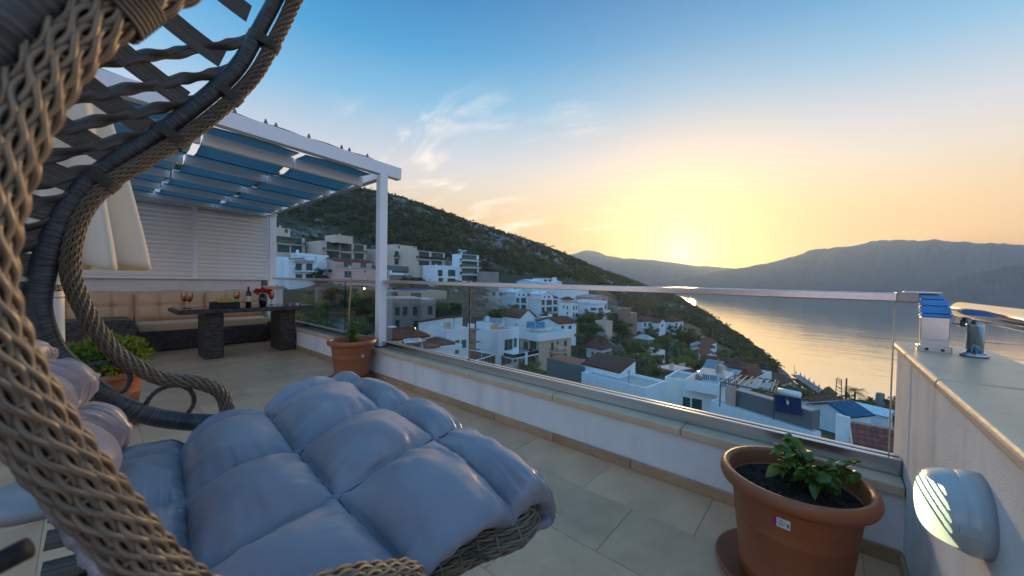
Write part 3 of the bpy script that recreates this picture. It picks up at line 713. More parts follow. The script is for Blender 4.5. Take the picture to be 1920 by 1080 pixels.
STEM = mat('green_stem', (.06,.07,.025), .6, var=.2)
def pot(label, x_, y_, scale=1.0, sticker=None, name='plant_pot'):
    P_ = thing(name, label, 'plant pot', (x_, y_, .028), 0, 'terracotta plant pots on the deck'); s = scale
    b_ = MB(); pr = [(.168,0),(.172,.004),(.178,.05),(.181,.055),(.179,.06),(.200,.24),(.203,.246),(.201,.252),(.214,.372),(.236,.378),(.252,.386),(.258,.402),(.255,.424),(.244,.436),(.230,.434),(.222,.42),(.206,.30),(.19,.2),(.0001,.2)]
    b_.lathe([(r*s, z*s) for r, z in pr], 64, cap=False); b_.build('pot_body', TERRA, P_, True)
    b_ = MB(); n_ = 40; R_ = .216*s; vs = [(0, 0, .372*s)]
    for q in range(1, 9):
        for k in range(n_):
            a_ = 2*PI*k/n_; r_ = R_*q/8; vs.append((r_*math.cos(a_), r_*math.sin(a_), .366*s+random.uniform(-.008, .009)*(1 if q < 8 else .3)))
    fs = [(0, 1+k, 1+(k+1) % n_) for k in range(n_)]+[(1+(q-1)*n_+k, 1+q*n_+k, 1+q*n_+(k+1) % n_, 1+(q-1)*n_+(k+1) % n_) for q in range(1, 8) for k in range(n_)]
    b_.add(vs, fs)
    for k in range(150):
        a_ = random.random()*6.28; r_ = R_*.96*math.sqrt(random.random()); z_ = random.uniform(.003, .011)
        b_.lathe([(.0001, -z_), (z_, -z_*.2), (z_*.8, z_*.5), (.0001, z_*.8)], 5, (r_*math.cos(a_), r_*math.sin(a_), .37*s))
    b_.build('soil', SOIL, P_, False)
    if sticker:
        an, zc, w_, h_ = sticker; b_ = MB(); R0 = lambda z: (.179+(z-.06)/.18*.021)*s+.0012
        def patch(a0, a1, z0, z1, off=0):
            vs = []; n_ = 8
            for q in range(n_+1):
                a_ = a0+(a1-a0)*q/n_
                for z in (z0, z1): vs.append(((R0(z)+off)*math.cos(a_), (R0(z)+off)*math.sin(a_), z*s))
            return vs, [(2*q, 2*q+2, 2*q+3, 2*q+1) for q in range(n_)]
        b_.add(*patch(an-w_/2, an+w_/2, zc-h_/2, zc+h_/2)); st = b_.build('sticker', mat('sticker_paper', (.68,.70,.66), .5, var=.02), P_, True)
        b_ = MB(); b_.add(*patch(an-w_/2, an-w_/2+w_*.22, zc-h_/2, zc+h_/2, .0004)); b_.build('sticker_band', mat('sticker_magenta', (.35,.02,.16), .5), st)
        b_ = MB()
        for q in range(4): b_.add(*patch(an-w_*.2, an+w_*(.1+.08*(q % 3)), zc-h_/2+h_*(.2+.17*q), zc-h_/2+h_*(.26+.17*q), .0005))
        b_.add(*patch(an+w_*.3, an+w_*.44, zc-h_*.3, zc+h_*.1, .0005)); b_.build('sticker_print', mat('sticker_ink', (.12,.2,.14), .6), st)
    return P_
def saucer(label, x_, y_, s=1.0):
    b_ = MB(); b_.lathe([(.0001,0),(.185*s,0),(.192*s,.004),(.226*s,.034),(.232*s,.038),(.230*s,.043),(.222*s,.040),(.19*s,.012),(.0001,.010)], 56, cap=False)
    o = b_.build('pot_saucer', TERRA, None, True); o.location = (x_, y_, .0015); tag(o, label, 'saucer', 'saucers under the plant pots'); return o
BPX, BPY = 1.86, .085
pot('large terracotta pot with a sticker at the near end of the parapet', BPX, BPY, 1.0, (math.radians(174), .325, .25, .036))
saucer('terracotta saucer under the nearest pot beside the lamp wall', BPX+.03, BPY+.015, 1.12)
# leafy plant in the near pot: every leaf is its own piece
pl = thing('leafy_plant', 'broad-leaved green plant growing in the near terracotta pot', 'plant', (BPX+.03, BPY-.035, .415))
lm = [leaf_mesh('leaf', .085, .030, .35, .25, LEAF), leaf_mesh('leaf', .07, .026, .2, .5, LEAF), leaf_mesh('leaf', .10, .034, .4, .38, LEAF)]
sm_ = MB(); rng = random.Random(5); leaves = []
for i in range(24):
    a_ = i*2.4+.3; sp = rng.uniform(.05, .185); hgt = rng.uniform(.08, .20)*(1.15-sp*2); b0 = Vector((rng.uniform(-.03,.03)+.02, rng.uniform(-.03,.03), -.03))
    tip = b0+Vector((sp*math.cos(a_), sp*math.sin(a_), hgt+.02)); mid = (b0+tip)/2+Vector((0, 0, .035))
    P_ = crom([b0, mid, tip], 5); sm_.tube(P_, .0032, 6)
    for k in range(8):
        f = .3+.7*k/7; q = Vector(P_[min(len(P_)-1, int(f*(len(P_)-1)))]); leaves.append((q, a_+(k-3.5)*.9+rng.uniform(-.6,.6), rng.uniform(-.5, .5), rng.uniform(.38, .78)))
sm_.build('stem', STEM, pl, True)
for i, (q, a_, tilt, sc) in enumerate(leaves):
    o = link('leaf', lm[i % 3], pl, q); o.rotation_euler = (rng.uniform(-.5,.5), -tilt, a_); o.scale = (sc,)*3
FPX_, FPY_ = 2.07, 4.27
pot('terracotta pot beside the white pergola post', FPX_, FPY_, 1.06, (math.radians(275), .27, .16, .03))
saucer('terracotta saucer under the pot by the pergola post', FPX_-.02, FPY_, 1.1)
pl2 = thing('staked_shrub', 'young shrub tied to a tall bamboo cane in the pot by the post', 'plant', (FPX_, FPY_, .42))
b_ = MB(); b_.tube([(-.04,.0,-.05),(-.035,.01,.40),(.0,.02,.86)], .008, 7); b_.build('cane', mat('bamboo_cane', (.33,.22,.09), .6, var=.2, vs=20), pl2, True)
lm2 = [leaf_mesh('leaf', .06, .018, .3, .35, LEAF, 4), leaf_mesh('leaf', .045, .016, .2, .1, LEAF, 4)]
b_ = MB(); lv2 = []
for i in range(16):
    a_ = i*2.4; sp = rng.uniform(.03, .21); h_ = rng.uniform(.05, .42); q = Vector((-.01+sp*math.cos(a_)*(.6+h_), sp*math.sin(a_)*(.6+h_), h_))
    P_ = crom([(0,0,-.04), q*.5+Vector((0,0,.06)), q], 4); b_.tube(P_, .003, 5)
    for k in range(11): lv2.append((Vector(P_[min(len(P_)-1, 2+k % 7)])+Vector((rng.uniform(-.03,.03), rng.uniform(-.03,.03), rng.uniform(-.03,.03))), rng.uniform(0, 6.3), rng.uniform(-.6,.4), rng.uniform(.7,1.3)))
b_.build('stem', STEM, pl2, True)
for i, (q, a_, tilt, sc) in enumerate(lv2):
    o = link('leaf', lm2[i % 2], pl2, q); o.rotation_euler = (rng.uniform(-.5,.5), -tilt, a_); o.scale = (sc,)*3
BX_, BY_ = .115, 4.35
pot('terracotta pot behind the hanging chair, half hidden by its armrest', BX_, BY_, .95)
saucer('terracotta saucer under the pot behind the hanging chair', BX_, BY_, 1.0)
bush = thing('bright_bush', 'dense bright green bush in the pot behind the hanging chair', 'plant', (BX_, BY_, .39))
b_ = MB(); n_ = 0
def joined_leaves(mb, cen, rad, n, L_, w_, rg):
    for i in range(n):
        d = Vector((rg.gauss(0,1), rg.gauss(0,1), rg.gauss(0,1))).normalized(); r_ = rg.random()**.35
        p = Vector(cen)+Vector((d.x*rad[0]*r_, d.y*rad[1]*r_, d.z*rad[2]*r_))
        di = (d+Vector((rg.uniform(-.7,.7), rg.uniform(-.7,.7), rg.uniform(-.2,.9)))).normalized(); sd = di.orthogonal(); sd.rotate(Matrix.Rotation(rg.uniform(0, 6.3), 3, di)); up = sd.cross(di)
        l = L_*rg.uniform(.7, 1.3); w = w_*rg.uniform(.7, 1.2)
        mb.add([p, p+di*l*.45+sd*w+up*w*.3, p+di*l-up*l*.12, p+di*l*.45-sd*w+up*w*.3], [(0,1,2,3)])
for k in range(26):
    a_ = k*2.4; r_ = .20*math.sqrt(k/26); joined_leaves(b_, (r_*math.cos(a_), r_*math.sin(a_), .12+.10*(1-(r_/.2)**2)+rng.uniform(-.02,.04)), (.075,.075,.09), 95, .055, .011, rng)
BUSH = mat('bright_leaf', (.17,.23,.015), .5, c2=(.035,.075,.008), vs=7); add_translucent(BUSH, (.25,.34,.03), .3)
stuff(b_.build('foliage', BUSH, bush))
b_ = MB()
for i in range(14): a_ = i*2.4; b_.tube([(0,0,-.05), (.07*math.cos(a_), .07*math.sin(a_), .06), (.14*math.cos(a_), .14*math.sin(a_), .17)], .004, 5)
b_.build('stem', STEM, bush, True)
# ================================================================== HANGING EGG CHAIR
YC = 1.03
chair = thing('hanging_chair', 'grey wicker hanging egg chair with a thick tufted blue-grey cushion', 'hanging chair', (0.1, YC, 0))
CO = Vector((.1, YC, 0))
def chb(mb, n, m, smooth=True, par=None):
    o = mb.build(n, m, par or chair, smooth=smooth)
    if not par: o.location = -CO
    return o
RAT = strandmat('grey_rattan_strand', (.30,.215,.135), (.06,.042,.028), .38, 7, 1.5)
RATF = strandmat('flat_rattan_band', (.15,.125,.10), (.016,.014,.013), .5, 34, .6)
WRAP = strandmat('wrapped_rattan', (.075,.085,.092), (.010,.012,.014), .42, 3, 260)
CORE = mat('dark_rattan_core', (.018,.015,.013), .7)
# half-rim: x, half-width, z   (armrest front -> arm -> side -> hood -> crown)
RIM = [(.335,.545,.665),(.350,.562,.735),(.340,.57,.785),(.312,.57,.813),(.262,.57,.843),(.19,.57,.866),(.14,.57,.905),(.09,.57,.970),(.035,.57,1.085),(.002,.57,1.20),(.003,.57,1.30),
       (.026,.57,1.40),(.075,.565,1.485),(.15,.555,1.575),(.25,.54,1.70),(.355,.51,1.875),(.435,.46,2.08),(.475,.40,2.21),(.515,.25,2.33),(.53,.12,2.37),(.535,0,2.38)]
WRP = [(.42,.50,.70),(.28,.56,.722),(.19,.575,.755),(.10,.58,.803),(.03,.582,.885),(-.03,.582,1.0),(-.058,.582,1.12),(-.048,.58,1.23),(-.030,.578,1.32),(-.005,.576,1.40),
       (.045,.57,1.50),(.12,.56,1.605),(.215,.545,1.735),(.318,.512,1.91),(.395,.465,2.11),(.44,.40,2.245),(.48,.25,2.37),(.50,.12,2.41),(.505,0,2.42)]
def sk(s, z): return (-.026-.028*max(0, min(1, (1.5-z)/.3))*max(0, min(1, (z-.80)/.10)) if s < 0 else -.024*max(0, min(1, (1.95-z)/.45))+.018*max(0, min(1, (z-1.5)/.4)))
def half(P, s, n=14): return np.array([(x+sk(s, z), YC+s*w, z-(.020*max(0, min(1, (1.02-z)/.10))*max(0, min(1, (z-.74)/.08)) if s < 0 else -.018*max(0, min(1, (1.0-z)/.08))*max(0, min(1, (z-.76)/.05)))) for x, w, z in crom(P, n)])
def frame_of(P):
    T = np.gradient(P, axis=0); T /= np.linalg.norm(T, axis=1)[:, None]; return T
def rope_rows(P, s, R=.022, rows=6, sr=.0052, pitch=.062, arc=(-.62, .62), back=None):
    "twined strands laid side by side round the front of the rim tube"
    P, ss = resample(P, .0045); T = frame_of(P)
    ref = np.array([0, s, 0.0]); out = []
    for i in range(len(P)):
        t = T[i]; e2 = ref-t*np.dot(ref, t); e2 /= np.linalg.norm(e2); e1 = np.cross(t, e2)*s   # e1: towards the opening of the chair
        out.append((e1, e2))
    E1 = np.array([a for a, b in out]); E2 = np.array([b for a, b in out])
    for r in range(rows):
        th0 = math.pi*(arc[0]+(arc[1]-arc[0])*r/(rows-1))
        for q in (0, 1):
            ph = 2*PI*ss/pitch+q*PI+r*1.9
            tha = th0+.19*np.cos(ph); ra = R+sr*.95*np.sin(ph)+sr
            pts = P+E1*(ra*np.cos(tha))[:, None]+E2*(ra*np.sin(tha))[:, None]
            b = MB(); b.tube(pts, sr*1.08, 7); yield b
    # spokes that the strands twine round
    b = MB(); st = max(1, int(pitch/2/.0045))
    for i in range(st//2, len(P)-1, st):
        a = [P[i]+E1[i]*((R+sr*.9)*math.cos(t))+E2[i]*((R+sr*.9)*math.sin(t)) for t in np.linspace(math.pi*(arc[0]-.14), math.pi*(arc[1]+.14), 14)]
        b.tube(a, sr*.72, 6)
    yield b
for s in (1, -1):
    P = half(RIM, s)
    core = MB(); core.tube(resample(P, .02)[0], .0135, 10)
    rim = chb(core, 'rim', CORE)
    L_ = list(rope_rows(P, s, rows=14, R=.0158, sr=.0022, pitch=.050, arc=(-.9, .9)))
    for b in L_[:-1]: chb(b, 'strand', RAT, par=rim)
    stuff(chb(L_[-1], 'spokes', RAT, par=rim))
    # wrapped main tube
    Q = half(WRP, s)
    if s < 0: Q[:, 0] -= .07*np.clip((1.30-Q[:, 2])/.25, 0, 1)
    Q2, qs = resample(Q, .004)
    r_ = (.0230+.0035*np.clip((1.35-Q2[:, 2])/.2, 0, 1))*(1+.05*np.sin(qs*9)+.028*(np.sin(2*PI*qs/.0085)))
    w_ = MB(); w_.tube(Q2, list(r_), 18); chb(w_, 'wrapped_frame', WRAP)
    # rings in the arm
    for c, rad in (((.205,.577,.800), .058), ((.058,.582,.900), .056)):
        rp = []
        for k in range(73):
            a = 2*PI*k/72; rp.append((c[0]+sk(s, c[2])-(.05 if s < 0 else 0)+rad*math.cos(a), YC+s*c[1], c[2]+rad*math.sin(a)))
        b = MB(); rr = [.0068*(1+.16*math.sin(k*2*PI/2.9)) for k in range(72)]; b.tube(rp[:-1], rr, 9, closed=True); chb(b, 'arm_ring', WRAP)
    # bindings where frame and rim meet
    for f in (.45, .54, .63, .72):
        i = int(f*(len(Q2)-1)); p = Q2[i]; j = np.argmin(np.linalg.norm(P-p, axis=1)); q = P[j]; t = (Q2[i+1]-Q2[i]); t /= np.linalg.norm(t)
        d = q-p; dl = np.linalg.norm(d); d /= dl; n = np.cross(t, d); b = MB(); pts = []
        for k in range(160):
            a = 2*PI*k/22; pts.append(p+d*dl*.5+d*((dl/2+.0235)*math.cos(a))+n*(.0255*math.sin(a))+t*(k/160-.5)*.032)
        b.tube(pts, .0022, 6); chb(b, 'binding', RATF)
# ---- shell: flat ribs run back from the rim like hoops, twisted wefts cross them level
rimU = np.array(crom(WRP[6:], 40)); Tm = np.gradient(rimU, axis=0); NX, NZ = -Tm[:, 2], Tm[:, 0]
nl = np.hypot(NX, NZ); nl[nl < 1e-6] = 1; NX, NZ = NX/nl, NZ/nl
def shell(i, ph):
    x, w, z = rimU[i]; k = .52*(w/.58)**.6 if w > .01 else .1
    kk = k*math.sin(ph)**.9 if 0 < ph < PI else 0
    wx = w*math.cos(ph); yb = .07*math.sin(2*ph)*0
    s = math.copysign(1, wx)
    return np.array([x+.018*wx/.57+NX[i]*kk, YC+wx, z+NZ[i]*kk*.75])
sh = None
NR = len(rimU)
ribs = [int(np.argmin(np.abs(rimU[:, 2]-z))) for z in (1.16,1.23,1.30,1.37,1.45,1.54,1.64,1.76,1.92,2.09)]
for i in ribs:
    pts = [shell(i, PI*k/48) for k in range(1, 48)]
    b = MB(); pts = np.array(pts); tn = np.gradient(pts, axis=0); tn /= np.linalg.norm(tn, axis=1)[:, None]
    along = np.array([Tm[i, 0], 0, Tm[i, 2]]); along /= np.linalg.norm(along)
    w2 = .031; vs = []; uv = []
    for k, p in enumerate(pts):
        a = along-tn[k]*np.dot(along, tn[k]); a /= np.linalg.norm(a); nn = np.cross(tn[k], a)
        for u, h in ((-1, 0), (-.5, .002), (0, .003), (.5, .002), (1, 0), (1, -.004), (-1, -.004)):
            vs.append(p+a*w2*u+nn*h); uv.append((k*.03, (u+1)/2*.5+(.5 if h < -.003 else 0)))
    fs = [(k*7+j, k*7+(j+1) % 7, (k+1)*7+(j+1) % 7, (k+1)*7+j) for k in range(len(pts)-1) for j in range(7)]
    b.add(vs, fs, uv); chb(b, 'rib', RATF, False)
# level wefts
def rim_index_at(z): return int(np.argmin(np.abs(rimU[:, 2]-z)))
SG = np.array([[shell(i, max(1e-3, min(PI-1e-3, PI*k/96))) for i in range(0, NR, 3)] for k in range(97)])     # [phi, i, xyz]
SF = SG[..., 2]-.65*SG[..., 0]
for c0 in (1.345, 1.395, 1.45, 1.505, 1.565, 1.63, 1.70, 1.78):
    runs = []
    for side in (0, 1):
        pts = []
        for k in (range(0, 49) if side == 0 else range(96, 47, -1)):
            row = SF[k]; ix = np.where(row <= c0)[0]
            if len(ix) == 0: break
            j = ix[-1]
            if j >= len(row)-1: pts.append(SG[k, j]); continue
            f = (c0-row[j])/max(1e-6, row[j+1]-row[j]); pts.append(SG[k, j]*(1-f)+SG[k, j+1]*f)
        if len(pts) > 6: runs.append(pts)
    for pts in runs:
        pts = np.array(pts); ker = np.ones(5)/5
        for c in range(3): pts[2:-2, c] = np.convolve(pts[:, c], ker, 'valid')
        pts, ss = resample(pts, .006); cen = np.array([.1, YC, 1.5]); rad = pts-cen; rad /= np.linalg.norm(rad, axis=1)[:, None]
        wv = np.sin(2*PI*ss/.15); pts = pts+rad*(wv*.004)[:, None]; pts[:, 2] += .002*np.sin(2*PI*ss/.15+1.2)
        b = MB(); b.tube(pts, [.0175]*len(pts), 10, rad2=[.006]*len(pts), twist=list(-1.2+.75*np.sin(2*PI*ss/.15)-0*ss)); chb(b, 'weft_strand', RATF)
# seat basket lip under the cushion
lip = [(.16,.46,.60),(.40,.41,.600),(.555,.445,.625),(.668,.51,.652),(.735,.45,.668),(.765,.25,.674),(.77,0,.676)]
lp = [(x+.02*w/.57*-1, YC-w, z) for x, w, z in lip]+[(x+.03*w/.57, YC+w, z) for x, w, z in lip[::-1][1:]]
LP = np.array(crom(lp, 12)); L2, ls = resample(LP, .005); TT = frame_of(L2)
b = MB(); b.tube(resample(LP, .02)[0], .026, 12); lipo = chb(b, 'seat_rim', WRAP)
UP = np.array([0, 0, 1.0])
for r in range(9):
    th0 = -1.9+r*.40
    for q in (0, 1):
        pts = []
        ph = 2*PI*ls/.075+q*PI+r*1.6
        for i in range(len(L2)):
            e1 = np.cross(TT[i], UP); e1 /= np.linalg.norm(e1); e2 = np.cross(e1, TT[i]); a = th0+.10*math.cos(ph[i]); rr = .0275+.0032*math.sin(ph[i])
            pts.append(L2[i]+e1*rr*math.cos(a)+e2*rr*math.sin(a))
        b = MB(); b.tube(pts, .0034, 6); chb(b, 'strand', RAT, par=lipo)
b = MB()
for i in range(6, len(L2)-1, 9):
    e1 = np.cross(TT[i], UP); e1 /= np.linalg.norm(e1); e2 = np.cross(e1, TT[i])
    b.tube([L2[i]+e1*.0300*math.cos(a)+e2*.0300*math.sin(a) for a in np.linspace(-2.4, 2.0, 14)], .0032, 6)
stuff(chb(b, 'spokes', RAT, par=lipo))
# seat basket below the cushion: flat bands
for k in range(7):
    yy = YC-.42+.14*k; b = MB(); b.tube([(.70, yy, .655), (.45, yy, .585), (.15, yy, .585), (-.06, yy, .62)], [.022]*4, 6, rad2=[.004]*4); chb(b, 'seat_band', RATF)
for k in range(4):
    xx = .0+.18*k; b = MB(); b.tube([(xx, YC-.50, .64+.02*(k == 0)), (xx, YC-.25, .585), (xx, YC+.25, .585), (xx, YC+.50, .64)], [.004]*4, 6, rad2=[.02]*4); chb(b, 'seat_band', RATF)
# suspension: cord, hook, and the curved stand behind the basket
b = MB(); b.tube([(.30, YC, 2.36), (.13, YC, 2.52), (.10, YC, 2.66)], .007, 8); b.tube([(.50, YC+.10, 2.40), (.36, YC+.06, 2.36), (.22, YC+.02, 2.45), (.10, YC, 2.66)], .006, 8); chb(b, 'suspension_cord', CORE)
b = MB(); st_ = crom([(-.50, YC, .035), (-.86, YC, .4), (-.98, YC, 1.1), (-.86, YC, 1.9), (-.5, YC, 2.55), (-.1, YC, 2.76), (.12, YC, 2.70)], 10); b.tube(st_, .03, 14)
b.tube([(-.50+.52*math.cos(a), YC+.52*math.sin(a), .03) for a in np.linspace(0, 2*PI, 48, endpoint=False)], .028, 12, closed=True); chb(b, 'stand', WRAP)
b = MB(); b.tube([(-.03, .478, 1.0), (-.07, .485, .985), (-.13, .49, .965)], [.0085, .0085, .0095], 12); chb(b, 'side_brace', CORE)
# ---- cushion -----------------------------------------------------------------------------------
CUSH = mat('grey_satin_cushion', (.285,.255,.285), .32, c2=(.235,.213,.248), vs=3.5, bump=.30, bs=11, stretch=(1,1,2.2), sheen=.2, bdist=.010, detail=3)
add_bump(CUSH, 4.5, 1.0, .05, (1,1,1.5), 'RIDGE'); add_bump(CUSH, 700, .25, .0015)
# lattice rows from the front lip to the back top; columns far edge, three button lines, near edge
LAT = [
 [(.74,1.60,.60),(.76,1.50,.585),(.76,1.14,.585),(.73,.84,.585),(.66,.55,.60)],
 [(.82,1.66,.65),(.83,1.52,.645),(.835,1.16,.64),(.805,.86,.64),(.755,.51,.635)],
 [(.80,1.68,.735),(.81,1.54,.75),(.81,1.17,.755),(.78,.86,.75),(.74,.505,.712)],
 [(.72,1.71,.725),(.736,1.569,.752),(.679,1.158,.752),(.659,.851,.752),(.62,.53,.705)],
 [(.44,1.61,.665),(.416,1.485,.73),(.378,1.093,.73),(.36,.81,.73),(.385,.575,.67)],
 [(.22,1.53,.66),(.188,1.48,.675),(.15,1.11,.69),(.118,.82,.685),(.11,.66,.67)],
 [(.06,1.49,.72),(.03,1.41,.72),(.01,1.08,.725),(.0,.92,.725),(.03,.80,.73)],
 [(.0,1.49,.88),(-.03,1.39,.87),(-.055,1.07,.87),(-.06,.97,.87),(.0,.87,.87)],
 [(-.05,1.46,1.00),(-.09,1.37,1.01),(-.12,1.06,1.01),(-.13,.98,1.01),(-.08,.89,1.0)],
 [(-.12,1.43,1.04),(-.16,1.35,1.05),(-.19,1.06,1.05),(-.20,.98,1.05),(-.15,.90,1.04)]]
AMP = [.0, .0, .050, .080, .084, .045, .07, .06, .04]     # bulge of each row of cells
LA = np.array(LAT); NRW, NCL = LA.shape[0]-1, LA.shape[1]-1
SUB = 40
def catm(A, axis, n):
    A = np.moveaxis(A, axis, 0); out = []
    for i in range(len(A)-1):
        a = A[i-1] if i else 2*A[0]-A[1]; b = A[i]; c = A[i+1]; d = A[i+2] if i+2 < len(A) else 2*A[-1]-A[-2]
        for k in range(n):
            t = k/n; ct = .5*(2*b+(c-a)*t+(2*a-5*b+4*c-d)*t*t+(-a+3*b-3*c+d)*t**3); li = b*(1-t)+c*t
            out.append(.5*ct+.5*li)
    out.append(A[-1]); return np.moveaxis(np.array(out), 0, axis)
G = catm(catm(LA, 0, SUB), 1, SUB); nr_, nc_ = G.shape[:2]
du = np.gradient(G, axis=0); dv = np.gradient(G, axis=1); Nn = np.cross(du, dv); Nn /= np.linalg.norm(Nn, axis=2)[..., None]
if Nn[SUB*4, SUB*2, 2] < 0: Nn = -Nn
I, J = np.meshgrid(np.arange(nr_), np.arange(nc_), indexing='ij')
ci = np.minimum(I//SUB, NRW-1); cj = np.minimum(J//SUB, NCL-1); fu = I/SUB-ci; fv = J/SUB-cj
amp = np.array(AMP)[ci]
pu = np.clip(4*fu*(1-fu), 0, 1); pv = np.clip(4*fv*(1-fv), 0, 1)
edge_row2 = (ci == 2)     # the front row rolls over the lip: no valley at the front edge
pu = np.where(edge_row2, np.clip(1-(1-fu)*0-(fu)**2.2, 0, 1)*np.clip(fu*0+1, 0, 1)*.0+np.clip(4*(fu*.5+.0)*(1-fu*.5), 0, 1)*0+np.sin(PI*np.clip(fu, 0, 1))**1.0, pu)
# outer columns: the border side falls away instead of rising from a seam
pv0 = np.where((cj == 0), np.clip(np.sin(PI*(.22+.78*fv)), 0, 1), np.where(cj == NCL-1, np.clip(np.sin(PI*(.80*fv)), 0, 1), pv))
h = amp*(pu**.58)*(np.clip(pv0, 0, 1)**.58)
# crease wrinkles: short folds pulled towards the buttons and seams
rg = np.random.default_rng(3); wr = np.zeros_like(h)
dcr = np.minimum(np.minimum(fu, 1-fu), np.minimum(fv, 1-fv)*1.2)
for k in range(26):
    a = rg.uniform(0, PI); f = rg.uniform(14, 34); p0 = rg.uniform(0, 6.3)
    cx_, cy_2 = rg.uniform(0, nr_), rg.uniform(0, nc_); s_ = rg.uniform(9, 24)
    w = np.exp(-(((I-cx_)**2+(J-cy_2)**2)/(2*s_*s_)))
    wr += w*np.sin((I*math.cos(a)+J*math.sin(a))*f/SUB*.55+p0)*.0022
# gathers pulled into the seams: irregular folds square to each seam that die out into the pillow
def n1(n, step, rg): 
    k = rg.normal(0, 1, int(n/step)+4); return np.interp(np.arange(n), np.arange(len(k))*step, k)
gJ = np.stack([n1(nc_, 2.6, rg)+.6*n1(nc_, 5.5, rg) for _ in range(NRW+1)]); gI = np.stack([n1(nr_, 2.6, rg)+.6*n1(nr_, 5.5, rg) for _ in range(NCL+1)])
dU = np.minimum(fu, 1-fu); dV = np.minimum(fv, 1-fv); iu_ = np.rint(I/SUB).astype(int); jv_ = np.rint(J/SUB).astype(int)
sh1 = (fv-.5)*dU*14; JJ = np.clip((J+sh1*3), 0, nc_-1).astype(int); II = np.clip(I+(fu-.5)*dV*40, 0, nr_-1).astype(int)
gath = gJ[iu_, JJ]*np.exp(-dU/.16)*np.clip(dU/.03, .2, 1)*.0052+gI[jv_, II]*np.exp(-dV/.15)*np.clip(dV/.03, .2, 1)*.0046
frontg = np.where(I < SUB*2.4, gJ[2][J]*np.clip(1-np.abs(I/SUB-1.5)/1.1, 0, 1)*.0020, 0)
h = h+wr*np.clip(pu*pv0*2, .25, 1)+gath*np.where(ci >= 2, 1, .4)+frontg
S = G+Nn*h[..., None]
cb = MB(); vs = [tuple(p) for p in S.reshape(-1, 3)]
fs = [(i*nc_+j, i*nc_+j+1, (i+1)*nc_+j+1, (i+1)*nc_+j) for i in range(nr_-1) for j in range(nc_-1)]
# skirt down to the underside along the near and far edges, then the bottom
per = [(i, nc_-1) for i in range(nr_)]; per2 = [(i, 0) for i in range(nr_)]
def skirt(per, sgn):
    base = len(vs); K = 6
    for q in range(1, K+1):
        t = q/K
        for (i, j) in per:
            p = S[i, j]; dz = (.105 if i < SUB*6 else .02); inw = (.10 if i < SUB*6 else .0)
            bulge = .028*math.sin(PI*min(1, t*1.1))*(1 if i < SUB*6 else .6)
            back = -.035*t if i >= SUB*6 else 0
            tuck = min(1, i/(SUB*2))
            pl2 = .0022*math.sin(i*.55+2*math.sin(i*.13))*math.sin(PI*t)
            vs.append((p[0]+back, p[1]+sgn*(inw*t*t*tuck-bulge*tuck+pl2), p[2]-dz*t*tuck))
    for q in range(K):
        for k in range(len(per)-1):
            a0 = (per[k][0]*nc_+per[k][1]) if q == 0 else base+(q-1)*len(per)+k
            a1 = (per[k+1][0]*nc_+per[k+1][1]) if q == 0 else base+(q-1)*len(per)+k+1
            b0 = base+q*len(per)+k; b1 = b0+1
            fs.append((a0, b0, b1, a1) if sgn > 0 else (a0, a1, b1, b0))
    return base+(K-1)*len(per)
e1_ = skirt(per, 1); e2_ = skirt(per2, -1)
for k in range(nr_-1): fs.append((e1_+k, e2_+k, e2_+k+1, e1_+k+1))
cb.add(vs, fs); cus = chb(cb, 'cushion', CUSH)
# buttons at the crossings and sewn piping in the valleys
bt = MB(); BM = mat('cushion_button', (.20,.205,.24), .45)
bm_ = None
for i in (3, 4):
    for j in (1, 2, 3):
        p = G[i*SUB, j*SUB]; n = Nn[i*SUB, j*SUB]
        b = MB(); b.lathe([(.0001,.008),(.008,.007),(.012,.003),(.012,-.004)], 14, cap=False)
        if bm_ is None: o = chb(b, 'button', BM, par=cus); bm_ = o
        else: o = link('button', bm_.data, cus)
        o.location = p+n*.004; o.rotation_euler = Vector(n).to_track_quat('Z', 'Y').to_euler()
SEAM = mat('cushion_seam', (.05,.055,.08), .6)
for i in (3, 4): 
    b = MB(); b.tube([S[i*SUB, j]+Nn[i*SUB, j]*.0005 for j in range(4, nc_-3, 2)], .0032, 6); chb(b, 'seam', SEAM, par=cus)
for j in (1, 2, 3):
    b = MB(); b.tube([S[i, j*SUB]+Nn[i, j*SUB]*.0005 for i in range(SUB+6, SUB*5-2, 2)], .0032, 6); chb(b, 'seam', SEAM, par=cus)
# ================================================================== LANDSCAPE
SEA = -57.0
Fh = Vector((cF.x, cF.y, 0)).normalized(); Rh = Vector((_r.x, _r.y, 0))
def hz_dir(yaw): 
    a = Rh*math.cos(math.radians(yaw))+Fh*math.sin(math.radians(yaw)); b = -Rh*math.sin(math.radians(yaw))+Fh*math.cos(math.radians(yaw)); return a, b
def along(O, a, px):
    "distance from O along the level direction a at which the picture column px is met"
    v = ray(px, 540); A = np.array([[a.x, -v.x], [a.y, -v.y]]); r = np.array([CAM.x-O.x, CAM.y-O.y]); return float(np.linalg.solve(A, r)[0])
def onplane(px, py, O, a):
    n = Vector((-a.y, a.x, 0)); v = ray(px, py); k = n.dot(O-CAM)/n.dot(v); P = CAM+v*k; return (P-O).dot(a), P.z
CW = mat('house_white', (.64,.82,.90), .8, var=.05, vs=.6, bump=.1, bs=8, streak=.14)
CB = mat('house_beige', (.50,.42,.33), .85, var=.08, vs=.8, bump=.15, bs=6, streak=.1)
CS = mat('house_sandstone', (.55,.49,.40), .85, var=.08, vs=.9, bump=.1, bs=6)
CP = mat('house_pink', (.52,.40,.35), .85, var=.07, vs=.8)
CG = mat('bare_concrete', (.24,.24,.235), .9, var=.12, vs=.7, bump=.2, bs=4, streak=.2)
CT = mat('slate_cladding', (.12,.16,.17), .6, var=.07, vs=.5)
CY = mat('cream_render', (.60,.48,.22), .8, var=.06)
